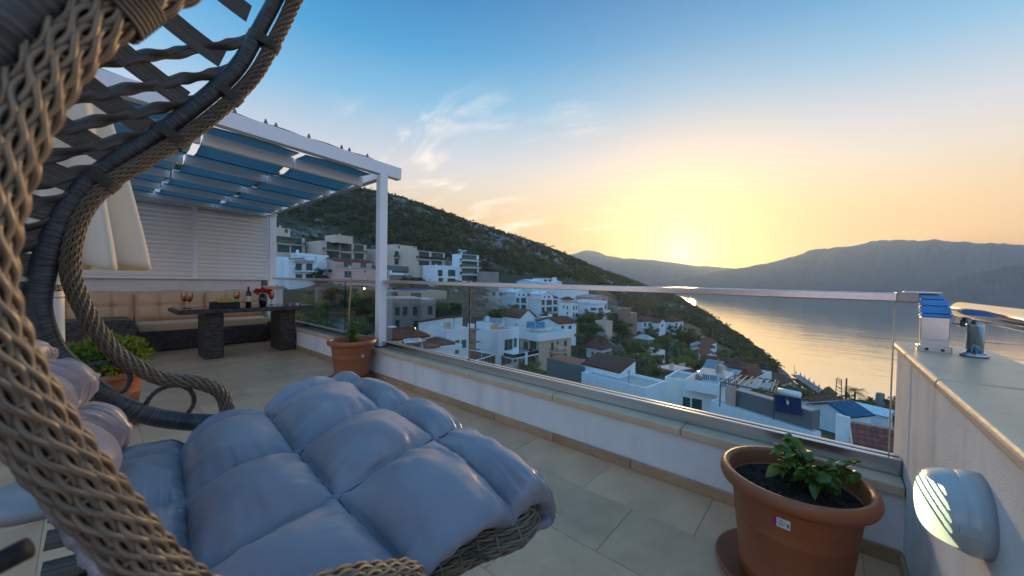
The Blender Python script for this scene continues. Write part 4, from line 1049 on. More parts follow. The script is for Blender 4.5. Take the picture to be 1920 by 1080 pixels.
STONE = mat('rubble_stone', (.34,.27,.21), .95, c2=(.20,.16,.125), vs=1.6, bump=.9, bs=2.2, bdist=.15, detail=8)
ROOFT = mat('red_clay_tiles', (.21,.075,.045), .8, c2=(.13,.05,.034), vs=3, rnd=.1)
ROOFB = mat('brown_clay_tiles', (.15,.062,.042), .75, c2=(.10,.042,.03), vs=4)
ROOFG = mat('grey_roof', (.30,.31,.31), .7, var=.1, vs=.6)
SLAB = mat('roof_slab', (.46,.44,.41), .8, var=.12, vs=.5, streak=.0)
WGL = mat('window_glass', (.028,.10,.105), .3, var=.4, vs=.5, spec=.22)
WFR = mat('window_frame', (.42,.44,.44), .5)
WFD = mat('dark_window_frame', (.05,.05,.05), .5)
RAILM = mat('balcony_rail', (.10,.12,.13), .4)
BGL = glassmat('balcony_glass', (.62,.80,.80), .02, 1.0)
class Bd:
    def __init__(s, name, label, cat='house', group=None):
        s.name, s.label, s.cat, s.group, s.root = name, label, cat, group, None
    def part(s, mb, n, m, par=None, smooth=False):
        o = mb.build(n, m, par or s.root, smooth=smooth)
        if not par: o.location = -s.O
        return o
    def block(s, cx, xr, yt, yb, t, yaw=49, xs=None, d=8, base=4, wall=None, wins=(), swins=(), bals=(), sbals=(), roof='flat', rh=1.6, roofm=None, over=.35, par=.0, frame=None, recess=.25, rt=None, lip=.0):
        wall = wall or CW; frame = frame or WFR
        O = at(cx, yb, t); a, b = hz_dir(yaw); zt = at(cx, yt, t).z
        if s.root is None:
            s.O = O.copy(); s.root = thing(s.name, s.label, s.cat, O, 0, s.group)
        w = along(O, a, xr); right = False
        if xs is not None:
            if xs < cx: d = along(O, b, xs)
            else: right = True; d = along(O+a*w, b, xs)
        d = abs(d); s.dim = (O, a, b, w, d, zt)
        z0 = O.z-base; mb = MB(); wl_ = []
        def facade(org, di, out, L, z1, W_, slope=None):
            R = []
            for (x0, y0, x1, y1) in W_:
                ym, xm = (y0+y1)/2, (x0+x1)/2
                s0, s1 = onplane(x0, ym, org, di)[0], onplane(x1, ym, org, di)[0]; za, zb = onplane(xm, y1, org, di)[1], onplane(xm, y0, org, di)[1]
                s0, s1 = max(.15, min(s0, s1)), min(L-.15, max(s0, s1)); zb = min(zb, z1-.12); za = max(za, z0+.1)
                if s1-s0 > .25 and zb-za > .25: R.append((s0, s1, za, zb))
            S_ = sorted({0, L, *[q for r in R for q in r[:2]]}); Z_ = sorted({z0, z1, *[q for r in R for q in r[2:]]})
            flip = (di.cross(Vector((0,0,1)))).dot(out) < 0
            for i in range(len(S_)-1):
                for j in range(len(Z_)-1):
                    c, e = (S_[i]+S_[i+1])/2, (Z_[j]+Z_[j+1])/2
                    if any(r[0] < c < r[1] and r[2] < e < r[3] for r in R): continue
                    P = [org+di*S_[i]+Vector((0,0,Z_[j]-org.z)), org+di*S_[i+1]+Vector((0,0,Z_[j]-org.z)), org+di*S_[i+1]+Vector((0,0,Z_[j+1]-org.z)), org+di*S_[i]+Vector((0,0,Z_[j+1]-org.z))]
                    mb.add(P, [(3,2,1,0) if flip else (0,1,2,3)])
            for r in R:
                P = lambda q, z, k: org+di*q+Vector((0,0,z-org.z))-out*k
                c = [(r[0],r[2]),(r[1],r[2]),(r[1],r[3]),(r[0],r[3])]
                for k in range(4): mb.add([P(*c[k],0), P(*c[(k+1)%4],0), P(*c[(k+1)%4],recess+.1), P(*c[k],recess+.1)], [(3,2,1,0)])
                wl_.append((org, di, out, r))
        bk = O+b*d
        facade(O, a, -b, w, zt, wins)
        if right: facade(O+a*w, b, a, d, zt, swins)
        else: facade(O, b, -a, d, zt, swins)
        V = lambda p, z: Vector((p.x, p.y, z))
        q1, q2 = O+a*w, O+a*w+b*d
        if right: mb.add([V(O,z0), V(bk,z0), V(bk,zt), V(O,zt)], [(0,1,2,3)])
        else: mb.add([V(q1,z0), V(q2,z0), V(q2,zt), V(q1,zt)], [(0,1,2,3)])
        mb.add([V(q2,z0), V(bk,z0), V(bk,zt), V(q2,zt)], [(0,1,2,3)])
        o_ = over; E = lambda i, j, z: Vector((0,0,z-O.z))+O+a*(i*(w+2*o_)-o_)+b*(j*(d+2*o_)-o_)
        if roof == 'flat':
            mb.add([V(O,zt), V(q1,zt), V(q2,zt), V(bk,zt)], [(0,1,2,3)])
        else:
            if roof == 'gableB':   # ridge runs back along b
                m0 = O+a*(w/2); m1 = m0+b*d
                mb.add([V(O,zt), V(q1,zt), V(m0,zt+rh-.1)], [(0,1,2)]); mb.add([V(bk,zt), V(q2,zt), V(m1,zt+rh-.1)], [(2,1,0)])
            if roof == 'gableA':
                m0 = O+b*(d/2); m1 = m0+a*w
                mb.add([V(O,zt), V(bk,zt), V(m0,zt+rh-.1)], [(2,1,0)]); mb.add([V(q1,zt), V(q2,zt), V(m1,zt+rh-.1)], [(0,1,2)])
            if roof == 'monoA':    # rises along a
                mb.add([V(q1,zt), V(q2,zt), V(q2,zt+rh-.1), V(q1,zt+rh-.1)], [(0,1,2,3)]); mb.add([V(O,zt), V(q1,zt), V(q1,zt+rh-.1)], [(0,1,2)]); mb.add([V(bk,zt), V(q2,zt), V(q2,zt+rh-.1)], [(2,1,0)])
            if roof == 'monoB':    # highest at the near edge, falling back along b
                mb.add([V(O,zt), V(q1,zt), V(q1,zt+rh-.1), V(O,zt+rh-.1)], [(0,1,2,3)]); mb.add([V(O,zt), V(bk,zt), V(O,zt+rh-.1)], [(0,1,2)]); mb.add([V(q1,zt), V(q2,zt), V(q1,zt+rh-.1)], [(2,1,0)])
        wo_ = s.part(mb, 'wall', wall)
        for org, di, out, r in wl_:
            P = lambda q, z, k: org+di*q+Vector((0,0,z-org.z))-out*k
            th = .07 if r[1]-r[0] > 1 else .05; fr = MB(); k = recess-.06
            up = (0,0,1)
            fr.bar(P(r[0], r[2]+th/2, k), P(r[1], r[2]+th/2, k), .06, th); fr.bar(P(r[0], r[3]-th/2, k), P(r[1], r[3]-th/2, k), .06, th)
            n_ = max(1, int(round((r[1]-r[0])/1.3)))
            for i in range(n_+1):
                q = r[0]+th/2+(r[1]-r[0]-th)*i/n_; fr.bar(P(q, r[2]+th, k), P(q, r[3]-th, k), th, .055, up=di)
            f_ = s.part(fr, 'window', frame)
            pn = MB(); c = [P(r[0],r[2],recess), P(r[1],r[2],recess), P(r[1],r[3],recess), P(r[0],r[3],recess)]; pn.add(c+[p-out*.02 for p in c], [(0,1,2,3),(7,6,5,4)]); s.part(pn, 'pane', WGL, f_)
        # roofs
        rm = roofm or (ROOFT if roof != 'flat' else SLAB)
        def sheet(q, n='roof', th=.14):
            b_ = MB(); b_.add([*q, *[p+Vector((0,0,th)) for p in q]], [tuple(range(len(q)-1,-1,-1)), tuple(range(len(q), 2*len(q))), *[(i, (i+1) % len(q), (i+1) % len(q)+len(q), i+len(q)) for i in range(len(q))]]); return b_
        ro_ = MB()
        def slope(p0, p1, p2, p3, th=.16, nr=10, nc=16):
            "tiled slope p0-p1 eave, p3-p2 top: stepped courses with ribs"
            n_ = (p1-p0).cross(p3-p0).normalized(); 
            if n_.z < 0: n_ = -n_
            L1 = (p1-p0).length; L2 = (p3-p0).length; ncol = int(min(60, max(6, L1/.35))); nrow = int(min(24, max(4, L2/.4))); vs = []
            for j in range(nrow):
                for e in (0, 1):
                    v = (j+e)/nrow
                    for i in range(ncol*2+1):
                        u = i/(ncol*2); l_ = p0.lerp(p3, v); r_ = p1.lerp(p2, v); q = l_.lerp(r_, u); hh = (.06 if i % 2 else .0)+(.05 if e == 0 else .0)+.03
                        vs.append(q+n_*(hh+th))
            W_ = ncol*2+1; fs = []
            for j in range(2*nrow-1):
                for i in range(W_-1): fs.append((j*W_+i, j*W_+i+1, (j+1)*W_+i+1, (j+1)*W_+i))
            ro_.add(vs, fs); ro_.add([p0, p1, p2, p3, p0+n_*(th+.03), p1+n_*(th+.03), p2+n_*(th+.03), p3+n_*(th+.03)], [(3,2,1,0),(0,1,5,4),(1,2,6,5),(2,3,7,6),(3,0,4,7)])
        if roof == 'flat':
            if par:
                pm = MB(); pr = .18; zt2 = zt+par
                c = [O-a*lip-b*lip, q1+a*lip-b*lip, q2+a*lip+b*lip, bk-a*lip+b*lip]; ci = [O+a*pr+b*pr, q1-a*pr+b*pr, q2-a*pr-b*pr, bk+a*pr-b*pr]
                for i in range(4):
                    j = (i+1) % 4; P0, P1, Q0, Q1 = c[i], c[j], ci[i], ci[j]
                    mb_ = [V(P0,zt+.004), V(P1,zt+.004), V(P1,zt2), V(P0,zt2), V(Q0,zt+.004), V(Q1,zt+.004), V(Q1,zt2), V(Q0,zt2)]
                    pm.add(mb_, [(0,1,2,3),(7,6,5,4),(3,2,6,7),(1,0,4,5)])
                s.part(pm, 'parapet', wall)
            fl = MB(); g = .2; c = [O+a*g+b*g, q1-a*g+b*g, q2-a*g-b*g, bk+a*g-b*g]
            s.part(sheet([V(p, zt+.006) for p in c], th=.02), 'roof', rm)
        else:
            z = zt
            if roof == 'hip':
                k = .5*min(w, d)+o_
                if w > d: r0, r1 = E(0,0,0)*0+O+a*(k-o_)+b*(d/2), O+a*(w-k+o_)+b*(d/2)
                else: r0, r1 = O+a*(w/2)+b*(k-o_), O+a*(w/2)+b*(d-k+o_)
                r0 = V(r0, z+rh); r1 = V(r1, z+rh); A, B, C_, D = E(0,0,z), E(1,0,z), E(1,1,z), E(0,1,z)
                if w > d: Q = [(A,B,r1,r0), (B,C_,r1,r1), (C_,D,r0,r1), (D,A,r0,r0)]
                else: Q = [(A,B,r0,r0), (B,C_,r1,r0), (C_,D,r1,r1), (D,A,r0,r1)]
                for q in Q: slope(*q)
            elif roof == 'gableB':
                r0, r1 = E(.5,0,z+rh), E(.5,1,z+rh); slope(E(0,1,z), E(0,0,z), r0, r1); slope(E(1,0,z), E(1,1,z), r1, r0)
            elif roof == 'gableA':
                r0, r1 = E(0,.5,z+rh), E(1,.5,z+rh); slope(E(0,0,z), E(1,0,z), r1, r0); slope(E(1,1,z), E(0,1,z), r0, r1)
            elif roof == 'monoA': slope(E(0,1,z), E(0,0,z), E(1,0,z+rh), E(1,1,z+rh))
            elif roof == 'monoB': slope(E(0,1,z), E(1,1,z), E(1,0,z+rh), E(0,0,z+rh))
            s.part(ro_, 'roof', rm)
        for L_, (org, di, out, LL) in ((bals, (O, a, -b, w)), (sbals, ((O, b, -a, d) if not right else (O+a*w, b, a, d)))):
            for q in L_:
                x0, x1, ys, yr = q[:4]; dep = q[4] if len(q) > 4 else 1.3; sty = q[5] if len(q) > 5 else 'bars'
                s0, s1 = sorted((onplane(x0, ys, org, di)[0], onplane(x1, ys, org, di)[0])); z_ = onplane((x0+x1)/2, ys, org, di)[1]; zr_ = onplane((x0+x1)/2, yr, org, di)[1]
                P = lambda q_, k, z: org+di*q_+out*k+Vector((0,0,z-org.z))
                sb_ = MB(); cs = [P(s0,.003,z_), P(s1,.003,z_), P(s1,dep,z_), P(s0,dep,z_)]; sl_ = s.part(sheet(cs, th=-.2), 'balcony', wall)
                rl = MB(); gl = MB()
                for e0, e1 in ((P(s0,.1,z_), P(s0,dep-.05,z_)), (P(s0,dep-.05,z_), P(s1,dep-.05,z_)), (P(s1,dep-.05,z_), P(s1,.1,z_))):
                    hh = Vector((0,0,max(.5, zr_-z_))); rl.bar(e0+hh, e1+hh, .05, .05)
                    if sty == 'bars':
                        n_ = max(2, int((e1-e0).length/.22))
                        for i in range(n_+1): p = e0.lerp(e1, i/n_); rl.bar(p, p+hh, .025, .025)
                    elif sty == 'glass': gl.bar(e0+hh*.5, e1+hh*.5, .02, hh.z*.9)
                    else: gl.bar(e0+hh*.5, e1+hh*.5, .12, hh.z*.96)
                s.part(rl, 'railing', RAILM, sl_)
                if gl.v: s.part(gl, 'balustrade_panel', BGL if sty == 'glass' else wall, sl_)
        return s
    def post(s, px, y0, y1, t, r=.1, m=None, n='post'):
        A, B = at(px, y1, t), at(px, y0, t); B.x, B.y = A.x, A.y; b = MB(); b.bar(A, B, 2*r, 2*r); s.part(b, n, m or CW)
H = []
def B_(*k): q = Bd(*k); H.append(q); return q
bases = []
_blk = Bd.block
def _rec(s, cx, xr, yt, yb, t, *k, **kw):
    _blk(s, cx, xr, yt, yb, t, *k, **kw)
    if not kw.get('rt'): 
        O, a, b, w, d, zt = s.dim; bases.append((O, a, b, w, d))
    return s
Bd.block = _rec
RT = dict(rt=1, base=.3)
# ---- hillside villas
B_('villa', 'pale flat-roofed villa with dark glass bands, leftmost on the hillside beside the louvred screen', 'villa').block(505, 571, 440, 478, 120, 58, d=12, wall=CS, frame=WFD, wins=[(515,442,566,456),(520,460,543,473),(546,461,566,474)], bals=[(508,571,458,452,.9,'glass')]).block(512, 544, 425, 440, 124, 58, d=6, wall=CS, wins=[(534,429,540,437)], **RT)
v = B_('villa', 'pale flat-roofed villa with a square stone block rising in the middle of its roof', 'villa').block(602, 686, 451, 489, 126, 56, d=12, wall=CS, frame=WFD, wins=[(612.6,454,636,468),(638.5,457,659,471),(664,459,682,472),(612.6,471.5,636,485),(638,474.5,659,485),(664,475.5,682,486)], bals=[(605,640,469.5,465,.9,'glass'),(662,686,473.5,469,.9,'glass')])
v.block(630, 661, 440, 453, 126.5, 56, d=7, wall=CS, **RT); v.post(627, 432, 447, 128, .06, CT, 'mast')
v = B_('villa', 'wide pale villa of two stacked glass storeys above the dark-roofed pool house', 'villa').block(717, 737, 466, 500, 141, 56, d=12, wall=CS, frame=WFD, wins=[(721,470,730,480),(721,486,730,496)]).block(737, 782, 470, 500, 139, 56, d=10, wall=CS, frame=WFD, wins=[(740,472,776,483),(740,486,776,497)], bals=[(738,778,484,480,.9,'glass')], rt=1)
v.block(740, 781, 458, 471, 145, 56, d=7, wall=CS, wins=[(746,461,750,466),(775,463,779,470)], **RT).block(778, 833, 469, 500, 136, 56, d=10, wall=CS, frame=WFD, wins=[(785,472,805,484),(809,474,831,486),(785,489,805,498),(809,489,829,498)], bals=[(780,833,486.5,482,.9,'glass')], rt=1)
B_('pool_house', 'long low building with a dark flat roof and stone base under the wide villa').block(728, 816, 505, 516, 131, 54, d=9, wins=[(735,507.5,770,512),(776,508.5,812,513)]).block(726, 818, 497.5, 505, 130.5, 54, d=9.5, wall=CT, **RT).block(724, 820, 515, 530, 128, 54, d=4, wall=STONE, rt=1)
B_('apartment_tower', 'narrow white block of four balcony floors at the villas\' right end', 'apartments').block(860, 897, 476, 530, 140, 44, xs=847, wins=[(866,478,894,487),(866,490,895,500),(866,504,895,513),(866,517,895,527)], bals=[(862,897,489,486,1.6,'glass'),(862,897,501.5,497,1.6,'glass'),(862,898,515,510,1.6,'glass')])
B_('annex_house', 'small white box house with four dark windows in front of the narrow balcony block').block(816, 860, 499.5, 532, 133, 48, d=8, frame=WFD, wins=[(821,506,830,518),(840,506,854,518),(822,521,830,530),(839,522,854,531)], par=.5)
tag(B_('retaining_wall', 'long grey retaining wall stepping down right of the narrow balcony block', 'wall').block(898, 935, 509, 528, 143, 40, d=.6, wall=CG).root, 'long grey retaining wall stepping down right of the narrow balcony block', 'wall')
v = B_('house', 'white three-storey house with balcony doors and a roof terrace beside the louvred screen').block(541, 597, 487, 532, 108, 50, d=11, frame=WFD, wins=[(554,494,566,507),(574,494.5,586,507),(554,514,567,524),(573,514,587,524)], bals=[(551,592,508.5,502,1.3)], par=.0)
v.block(524, 541, 481, 530, 110, 50, d=9, rt=1).block(551, 592, 486.8, 488, 107.6, 50, d=9, bals=[(551,592,486.9,480.5,.8)], **RT)
v.block(588, 616, 477, 493, 116, 50, d=7, rt=1).block(557, 585, 474, 482, 120, 50, d=6, **RT)
v = B_('house', 'pink stone house with a low red roof left of the pergola post').block(628, 697, 489.5, 506, 116, 52, d=9, wall=CP, wins=[(645,490.5,660,501),(676,492,687,502)], roof='gableA', rh=1.0, bals=[(630,697,502,497,1.5)])
v.block(634, 730, 503, 528, 111, 52, d=8, wall=CP, wins=[(646,508,660,521),(717.5,509,727,520),(683,507,687,511)], rt=1)
tag(B_('stone_wall', 'rough stone retaining wall seen through the glass left of the pergola post', 'wall').block(596, 735, 540, 566, 101, 50, d=2, wall=STONE).root, 'rough stone retaining wall seen through the glass left of the pergola post', 'wall')
v = B_('swimming_pool', 'bright blue swimming pool on a beige stone terrace below the villas', 'pool').block(735, 838, 546, 566, 106, 40, d=11, wall=CB, wins=[(740,549,746,560),(770,549,790,560)])
POOLW = mat('pool_water', (.01,.12,.42), .12, var=.1); O, a, b, w, d, zt = v.dim
pm = MB(); s0, s1 = onplane(762,545,O,a)[0], onplane(803,545,O,a)[0]
c = [O+a*s0+b*1.2, O+a*s1+b*1.2, O+a*s1+b*6, O+a*s0+b*6]; pm.add([Vector((p.x,p.y,zt+.03)) for p in c]+[Vector((p.x,p.y,zt+.55)) for p in c], [(4,5,6,7),(0,1,5,4),(1,2,6,5),(2,3,7,6),(3,0,4,7)]); v.part(pm, 'pool_basin', POOLW)
v = B_('unfinished_house', 'grey concrete shell of an unfinished house with black window openings', 'house').block(716, 791, 560, 640, 80, 22, d=12, wall=CG, frame=WFD, recess=.6, wins=[(741,576,749.5,592),(755.5,575,764,592),(774,575,782.5,592),(741,600,749,614),(775,601,783,614)])
v.block(791, 817, 562, 640, 79, 22, d=10, wall=CG, frame=WFD, recess=.6, wins=[(802,574.5,811,591),(802,600,811,614)], rt=1)
sc_ = MB()
for px_ in (722, 727, 732, 737): A_ = at(px_, 640, 77); B2 = at(px_, 546, 77); B2.x, B2.y = A_.x, A_.y; sc_.bar(A_, B2, .12, .12)
for py_ in (548, 562, 577, 592, 607, 622): sc_.bar(at(721,py_,77), at(738,py_,77), .10, .10)
sn = v.part(sc_, 'scaffold', mat('scaffold_steel', (.20,.26,.28), .5))
# ---- white town houses on the slope
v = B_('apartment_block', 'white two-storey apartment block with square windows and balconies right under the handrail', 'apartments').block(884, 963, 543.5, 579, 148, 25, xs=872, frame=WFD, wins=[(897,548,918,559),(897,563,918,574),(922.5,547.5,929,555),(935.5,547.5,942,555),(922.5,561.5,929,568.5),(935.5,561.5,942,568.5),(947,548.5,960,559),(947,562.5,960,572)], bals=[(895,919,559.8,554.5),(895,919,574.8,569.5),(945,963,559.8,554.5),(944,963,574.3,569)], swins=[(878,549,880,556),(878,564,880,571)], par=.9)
v.block(890, 958, 579, 594, 149, 25, d=9, wall=CG, frame=WFD, recess=1.5, wins=[(896,580,914,591),(918,580,938,591)], rt=1); v.block(898, 915, 536, 543, 152, 25, d=5, **RT).block(928, 946, 535, 543, 152, 25, d=5, **RT)
for nm, x0, lab in ((0, 0, 'white three-storey house with a gabled dormer and white columns beside the apartment block'), (1, 47.5, 'white three-storey house with a brown roof and gabled dormer, second of the column-fronted pair')):
    y0 = 4*nm
    v = B_('house', lab, 'house').block(966+x0, 999+x0, 556+y0, 588+y0, 140-4*nm, 36, d=10, frame=WFD, wins=[(968+x0,558.5+y0,974+x0,568+y0),(977+x0,558.5+y0,988+x0,568+y0),(990+x0,558.5+y0,998+x0,567+y0),(968+x0,572+y0,974+x0,582+y0),(977+x0,572+y0,988+x0,581+y0),(990+x0,571.5+y0,998+x0,580+y0)], roof='gableA', rh=1.4, bals=[(972+x0,999+x0,569.5+y0,565+y0,1.2),(970+x0,999+x0,583+y0,578.5+y0,1.2)])
    v.block(967+x0, 990+x0, 549.5+y0, 556.5+y0, 139-4*nm, 36, d=6, roof='gableB', rh=1.3, roofm=CW, frame=WFD, wins=[(972+x0,551+y0,975+x0,555+y0),(980+x0,551+y0,984+x0,555+y0)], **RT)
    for px_ in (975, 988): v.post(px_+x0, 557+y0, 592+y0, 137.5-4*nm, .14)
v = B_('house', 'white pitched house crossing the handrail line at the foot of the hill').block(999, 1053, 529, 548, 166, 40, d=11, roof='gableA', rh=1.0, roofm=CW, wins=[(1004,533,1012,540)]).block(1017, 1038, 522, 530, 165, 40, d=6, wins=[(1020,523.5,1026,528),(1028,523.5,1035,528)], **RT)
v.block(1038.5, 1043.5, 520, 532, 163, 40, d=1.2, **RT)
v = B_('house', 'slim white tower house with pairs of narrow dark windows and a tiled stair head').block(1071, 1085, 569, 604, 118, 42, xs=1048, frame=WFD, wins=[(1074.5,573,1077.5,581),(1079.5,573,1082.5,581),(1074.5,586,1077.5,594),(1079.5,586,1082.5,594)], swins=[(1055,573,1058,578),(1062,574,1065,580),(1062,585,1065,590)])
v.block(1066, 1074, 562, 570, 121, 42, d=3, wall=CB, roof='hip', rh=.7, **RT)
B_('house', 'white house with a blue awning above the slim white tower house').block(1056, 1104, 548, 572, 152, 38, d=10, frame=WFD, wins=[(1081,554,1087,563),(1090,553,1096,560),(1062,556,1070,563)], bals=[(1074,1106,564,558.5,1.6)], par=.8).block(1062, 1090, 542, 549, 154, 38, d=6, par=.3, wins=[(1080,544,1084,547)], **RT)
B_('house', 'long white house with two stepped balcony slabs over brown recesses').block(1120, 1134, 570, 600, 122, 44, xs=1086, frame=WFD, wins=[(1121.5,577,1131,583),(1121.5,589,1131,595)], swins=[(1107,577,1119,583.5),(1107,590,1119,596)], bals=[(1119,1135,585,581,2.0,'wall')], sbals=[(1103,1121,585.5,581,2.0,'wall')], par=1.0, lip=.5)
B_('house', 'pinkish house with a curved roof line, rightmost of the upper row').block(1112, 1140, 558.5, 590, 150, 40, d=9, wall=CP, frame=WFD, wins=[(1117,561,1121,566),(1128,561,1136,567),(1128,573,1136,579)], roof='gableB', rh=.9, roofm=CP)
v = B_('rock_cutting', 'grey-beige ribbed retaining wall cut into the slope behind the pool', 'wall').block(1160, 1182, 578, 606, 128, 20, d=2.5, wall=STONE).block(1150, 1196, 587, 608, 127, 20, d=4, wall=STONE, rt=1)
for px_ in (1161.5, 1165.5, 1169.5, 1173.5, 1177.5, 1181): v.post(px_, 576+random.random()*3, 603, 126, .22, STONE, 'rib')
v = B_('pool_terrace', 'blue pool terrace with white edging over a small garage, beside the rock cutting', 'pool').block(1136, 1150, 606, 626, 108, 46, xs=1117, wall=CS, frame=WFD, swins=[(1119,617,1133,622)], par=.5)
O, a, b, w, d, zt = v.dim; pm = MB(); g = .6; c = [O+a*g+b*g, O+a*(w-g)+b*g, O+a*(w-g)+b*(d*.7), O+a*g+b*(d*.7)]
pm.add([Vector((p.x,p.y,zt+.03)) for p in c]+[Vector((p.x,p.y,zt+.2)) for p in c], [(4,5,6,7),(0,1,5,4),(1,2,6,5),(2,3,7,6),(3,0,4,7)]); v.part(pm, 'pool_basin', POOLW)
# ---- small houses on the green spur
B_('cottage', 'white cottage with a red hipped roof, leftmost of the green spur cluster').block(1203, 1228, 604, 623, 172, 36, xs=1194, roof='hip', rh=2.0, wins=[(1207,606,1212,612),(1216,606,1222,612),(1208,615,1224,621)], bals=[(1204,1228,613.5,610,1.6)])
B_('cottage', 'small white cottage with a round chimney, middle of the cluster on the green spur').block(1236, 1250, 606, 618, 170, 40, xs=1225, roof='gableB', rh=1.8, wins=[(1240,608,1244,613)])
B_('cottage', 'wide red-roofed white cottage, rightmost of the cluster on the green spur').block(1262, 1283, 604, 617, 176, 36, xs=1243, roof='hip', rh=2.4, wins=[(1266,606,1271,611),(1275,607,1279,611)])
B_('cottage', 'single-storey cottage with a pale roof among the trees below the cluster').block(1214, 1228, 638, 656, 142, 40, xs=1191, wall=CG, roof='hip', rh=1.7, roofm=mat('pale_roof', (.52,.56,.55), .6), wins=[(1217,642,1222,648)], swins=[(1196,642,1201,648)])
for k in range(3):
    B_('terrace_house', ['topmost of three stepped white houses with red roof bands near the water', 'middle of three stepped white houses with red roof bands near the water', 'lowest of three stepped white houses with red roof bands near the water'][k], 'house', 'stepped red-roofed row near the water').block(1322-3*k, 1347-4*k, 648+9.5*k, 668+8*k, 160-7*k, 42, xs=1297-2*k, roof='gableA', rh=1.7, wins=[(1325-3*k,651+9.5*k,1332-3*k,656+9.5*k),(1336-3*k,651+9.5*k,1342-3*k,656+9.5*k)], swins=[(1303-2*k,650+9.5*k,1312-2*k,655+9.5*k)])
B_('house', 'low house under a long dull-red roof below the stepped row').block(1358, 1364, 684, 700, 122, 44, xs=1320, roof='gableB', rh=2.2, over=.5)
B_('house', 'pale house with a blue-grey gable roof and rooflight in front of the dull-red roof').block(1345, 1367, 695, 715, 100, 40, xs=1324, roof='gableB', rh=2.0, roofm=mat('blue_grey_roof', (.25,.33,.37), .6), wins=[(1349,699,1353,704)])
B_('garden_wall', 'cream panelled garden wall stepping down beside the lane', 'wall').block(1275, 1289, 682, 700, 104, 25, d=.4, wall=CS).block(1289, 1299, 690, 701, 104.2, 25, d=.4, wall=CS, rt=1)
B_('shed', 'brick-brown shed roof behind the rounded white parapet').block(1266, 1304, 702, 720, 74, 30, d=7, wall=CT, roof='monoB', rh=-.0+.05, over=.3).block(1266, 1304, 697, 702, 75, 30, d=5, wall=ROOFT, **RT)
# ---- mid-town
v = B_('house', 'white house with twin brown gable roofs and a blank right-hand gable wall').block(975, 1005, 597, 620, 92, 46, xs=943, roof='gableB', rh=2.0, roofm=ROOFB, over=.25, swins=[(966,607,969,611)])
v = B_('house', 'white cube house with a roof stair tower, cream shutter and covered terrace').block(932, 975, 623, 690, 66, 46, xs=894, frame=WFR, wins=[(946,636,962,657),(963,634,970,652),(940,665,960,684),(964,665,970,680)], par=.35, bals=[(944,991,663.5,657,2.6,'glass')])
v.block(912, 947, 605, 625, 70, 46, xs=894, wall=CW, wins=[], **RT); v.post(986.5, 661, 684, 63.3, .16)
pn = MB(); O, a, b, w, d, zt = v.dim; s0, s1 = onplane(919.5,616,O,a)[0], onplane(934,616,O,a)[0]; za, zb = onplane(926,624,O,a)[1], onplane(926,609,O,a)[1]
P = lambda q, z, k: O+a*q-b*k+Vector((0,0,z-O.z)); pn.add([P(s0,za,.004),P(s1,za,.004),P(s1,zb,.004),P(s0,zb,.004),P(s0,za,.06),P(s1,za,.06),P(s1,zb,.06),P(s0,zb,.06)], [(4,5,6,7),(0,1,5,4),(1,2,6,5),(2,3,7,6),(3,0,4,7)]); v.part(pn, 'shutter', CY)
v = B_('hotel', 'beige guest house with a scalloped white roof parapet and blue roof panels', 'guest house').block(1010, 1073, 638, 695, 76, 40, xs=977, wall=CB, frame=WFD, wins=[(1033,642,1038.5,657),(1044,640,1047.5,646),(1057.5,639,1063,649),(1032,665,1037,672),(1057.5,663,1063,672)], swins=[(981,641,990,656),(993,640,1006,656),(983,668,1004,680)], bals=[(1030,1041,659.5,653,.9),(1042,1056,659.8,656,.9)], sbals=[(979,1009,659,652,1.4)])
v.block(1009, 1074, 629, 638.2, 75.2, 40, xs=975, wall=CW, par=.3, **RT).block(1002, 1036, 617, 630, 81, 40, d=6, wins=[(1018,622,1024,628)], **RT)
B_('house', 'house with a wide brown hipped roof among trees behind the dark-clad house').block(1130, 1150, 655, 680, 88, 44, xs=1102, roof='hip', rh=2.5, roofm=ROOFB, over=.6, wins=[(1134,660,1140,668)], swins=[(1108,660,1113,666),(1120,661,1125,667)])
# dark-clad house with tiled roofs and roof terrace
v = B_('house', 'modern blue-white house with a dark clad end, brown tiled roof and roof terrace', 'house').block(1160, 1195, 700, 790, 46, 41, xs=1094, roof='monoA', rh=1.15, roofm=ROOFB, over=.06)
v.block(1094, 1130, 687, 790, 50.0, 41, xs=1028, wall=CT, roofm=ROOFB, rt=1).block(1208, 1254, 733, 800, 41, 41, xs=1094, par=.35, rt=1)
O, a, b, w, d, zt = v.dim
tr2 = MB(); O, a, b, w, d, zt = v.dim
B_('house', 'small beige stone house behind the blue roof panels of the guest house').block(1036, 1060, 598, 616, 96, 40, d=7, wall=CB, frame=WFD, wins=[(1041,601,1046,607),(1050,601,1055,607)])
B_('house', 'white house with a shallow tiled roof peeking out above the guest house parapet').block(1046, 1082, 608, 628, 88, 38, d=7, roof='gableA', rh=1.2, roofm=ROOFT, frame=WFD, wins=[(1052,611,1058,617),(1066,611,1072,617)])
B_('house', 'white flat-roofed house among trees left of the lane').block(1222, 1250, 662, 682, 112, 30, d=8, par=.4, frame=WFD, wins=[(1226,665,1232,671),(1240,665,1246,671)])
B_('house', 'white red-roofed house right of the pale garden wall').block(1392, 1420, 694, 712, 118, 36, d=8, roof='hip', rh=2.0, frame=WFD, wins=[(1397,698,1402,704),(1409,698,1414,704)])
B_('house', 'white flat house with a roof terrace beside the dark shore slope').block(1424, 1452, 708, 726, 112, 36, d=8, par=.6, frame=WFD, wins=[(1429,712,1435,718),(1441,712,1447,718)])
B_('house', 'low white house under a brown roof by the root of the jetty').block(1460, 1490, 722, 738, 118, 32, d=8, roof='gableA', rh=1.6, roofm=ROOFB, frame=WFD, wins=[(1465,725,1470,731),(1478,725,1483,731)])
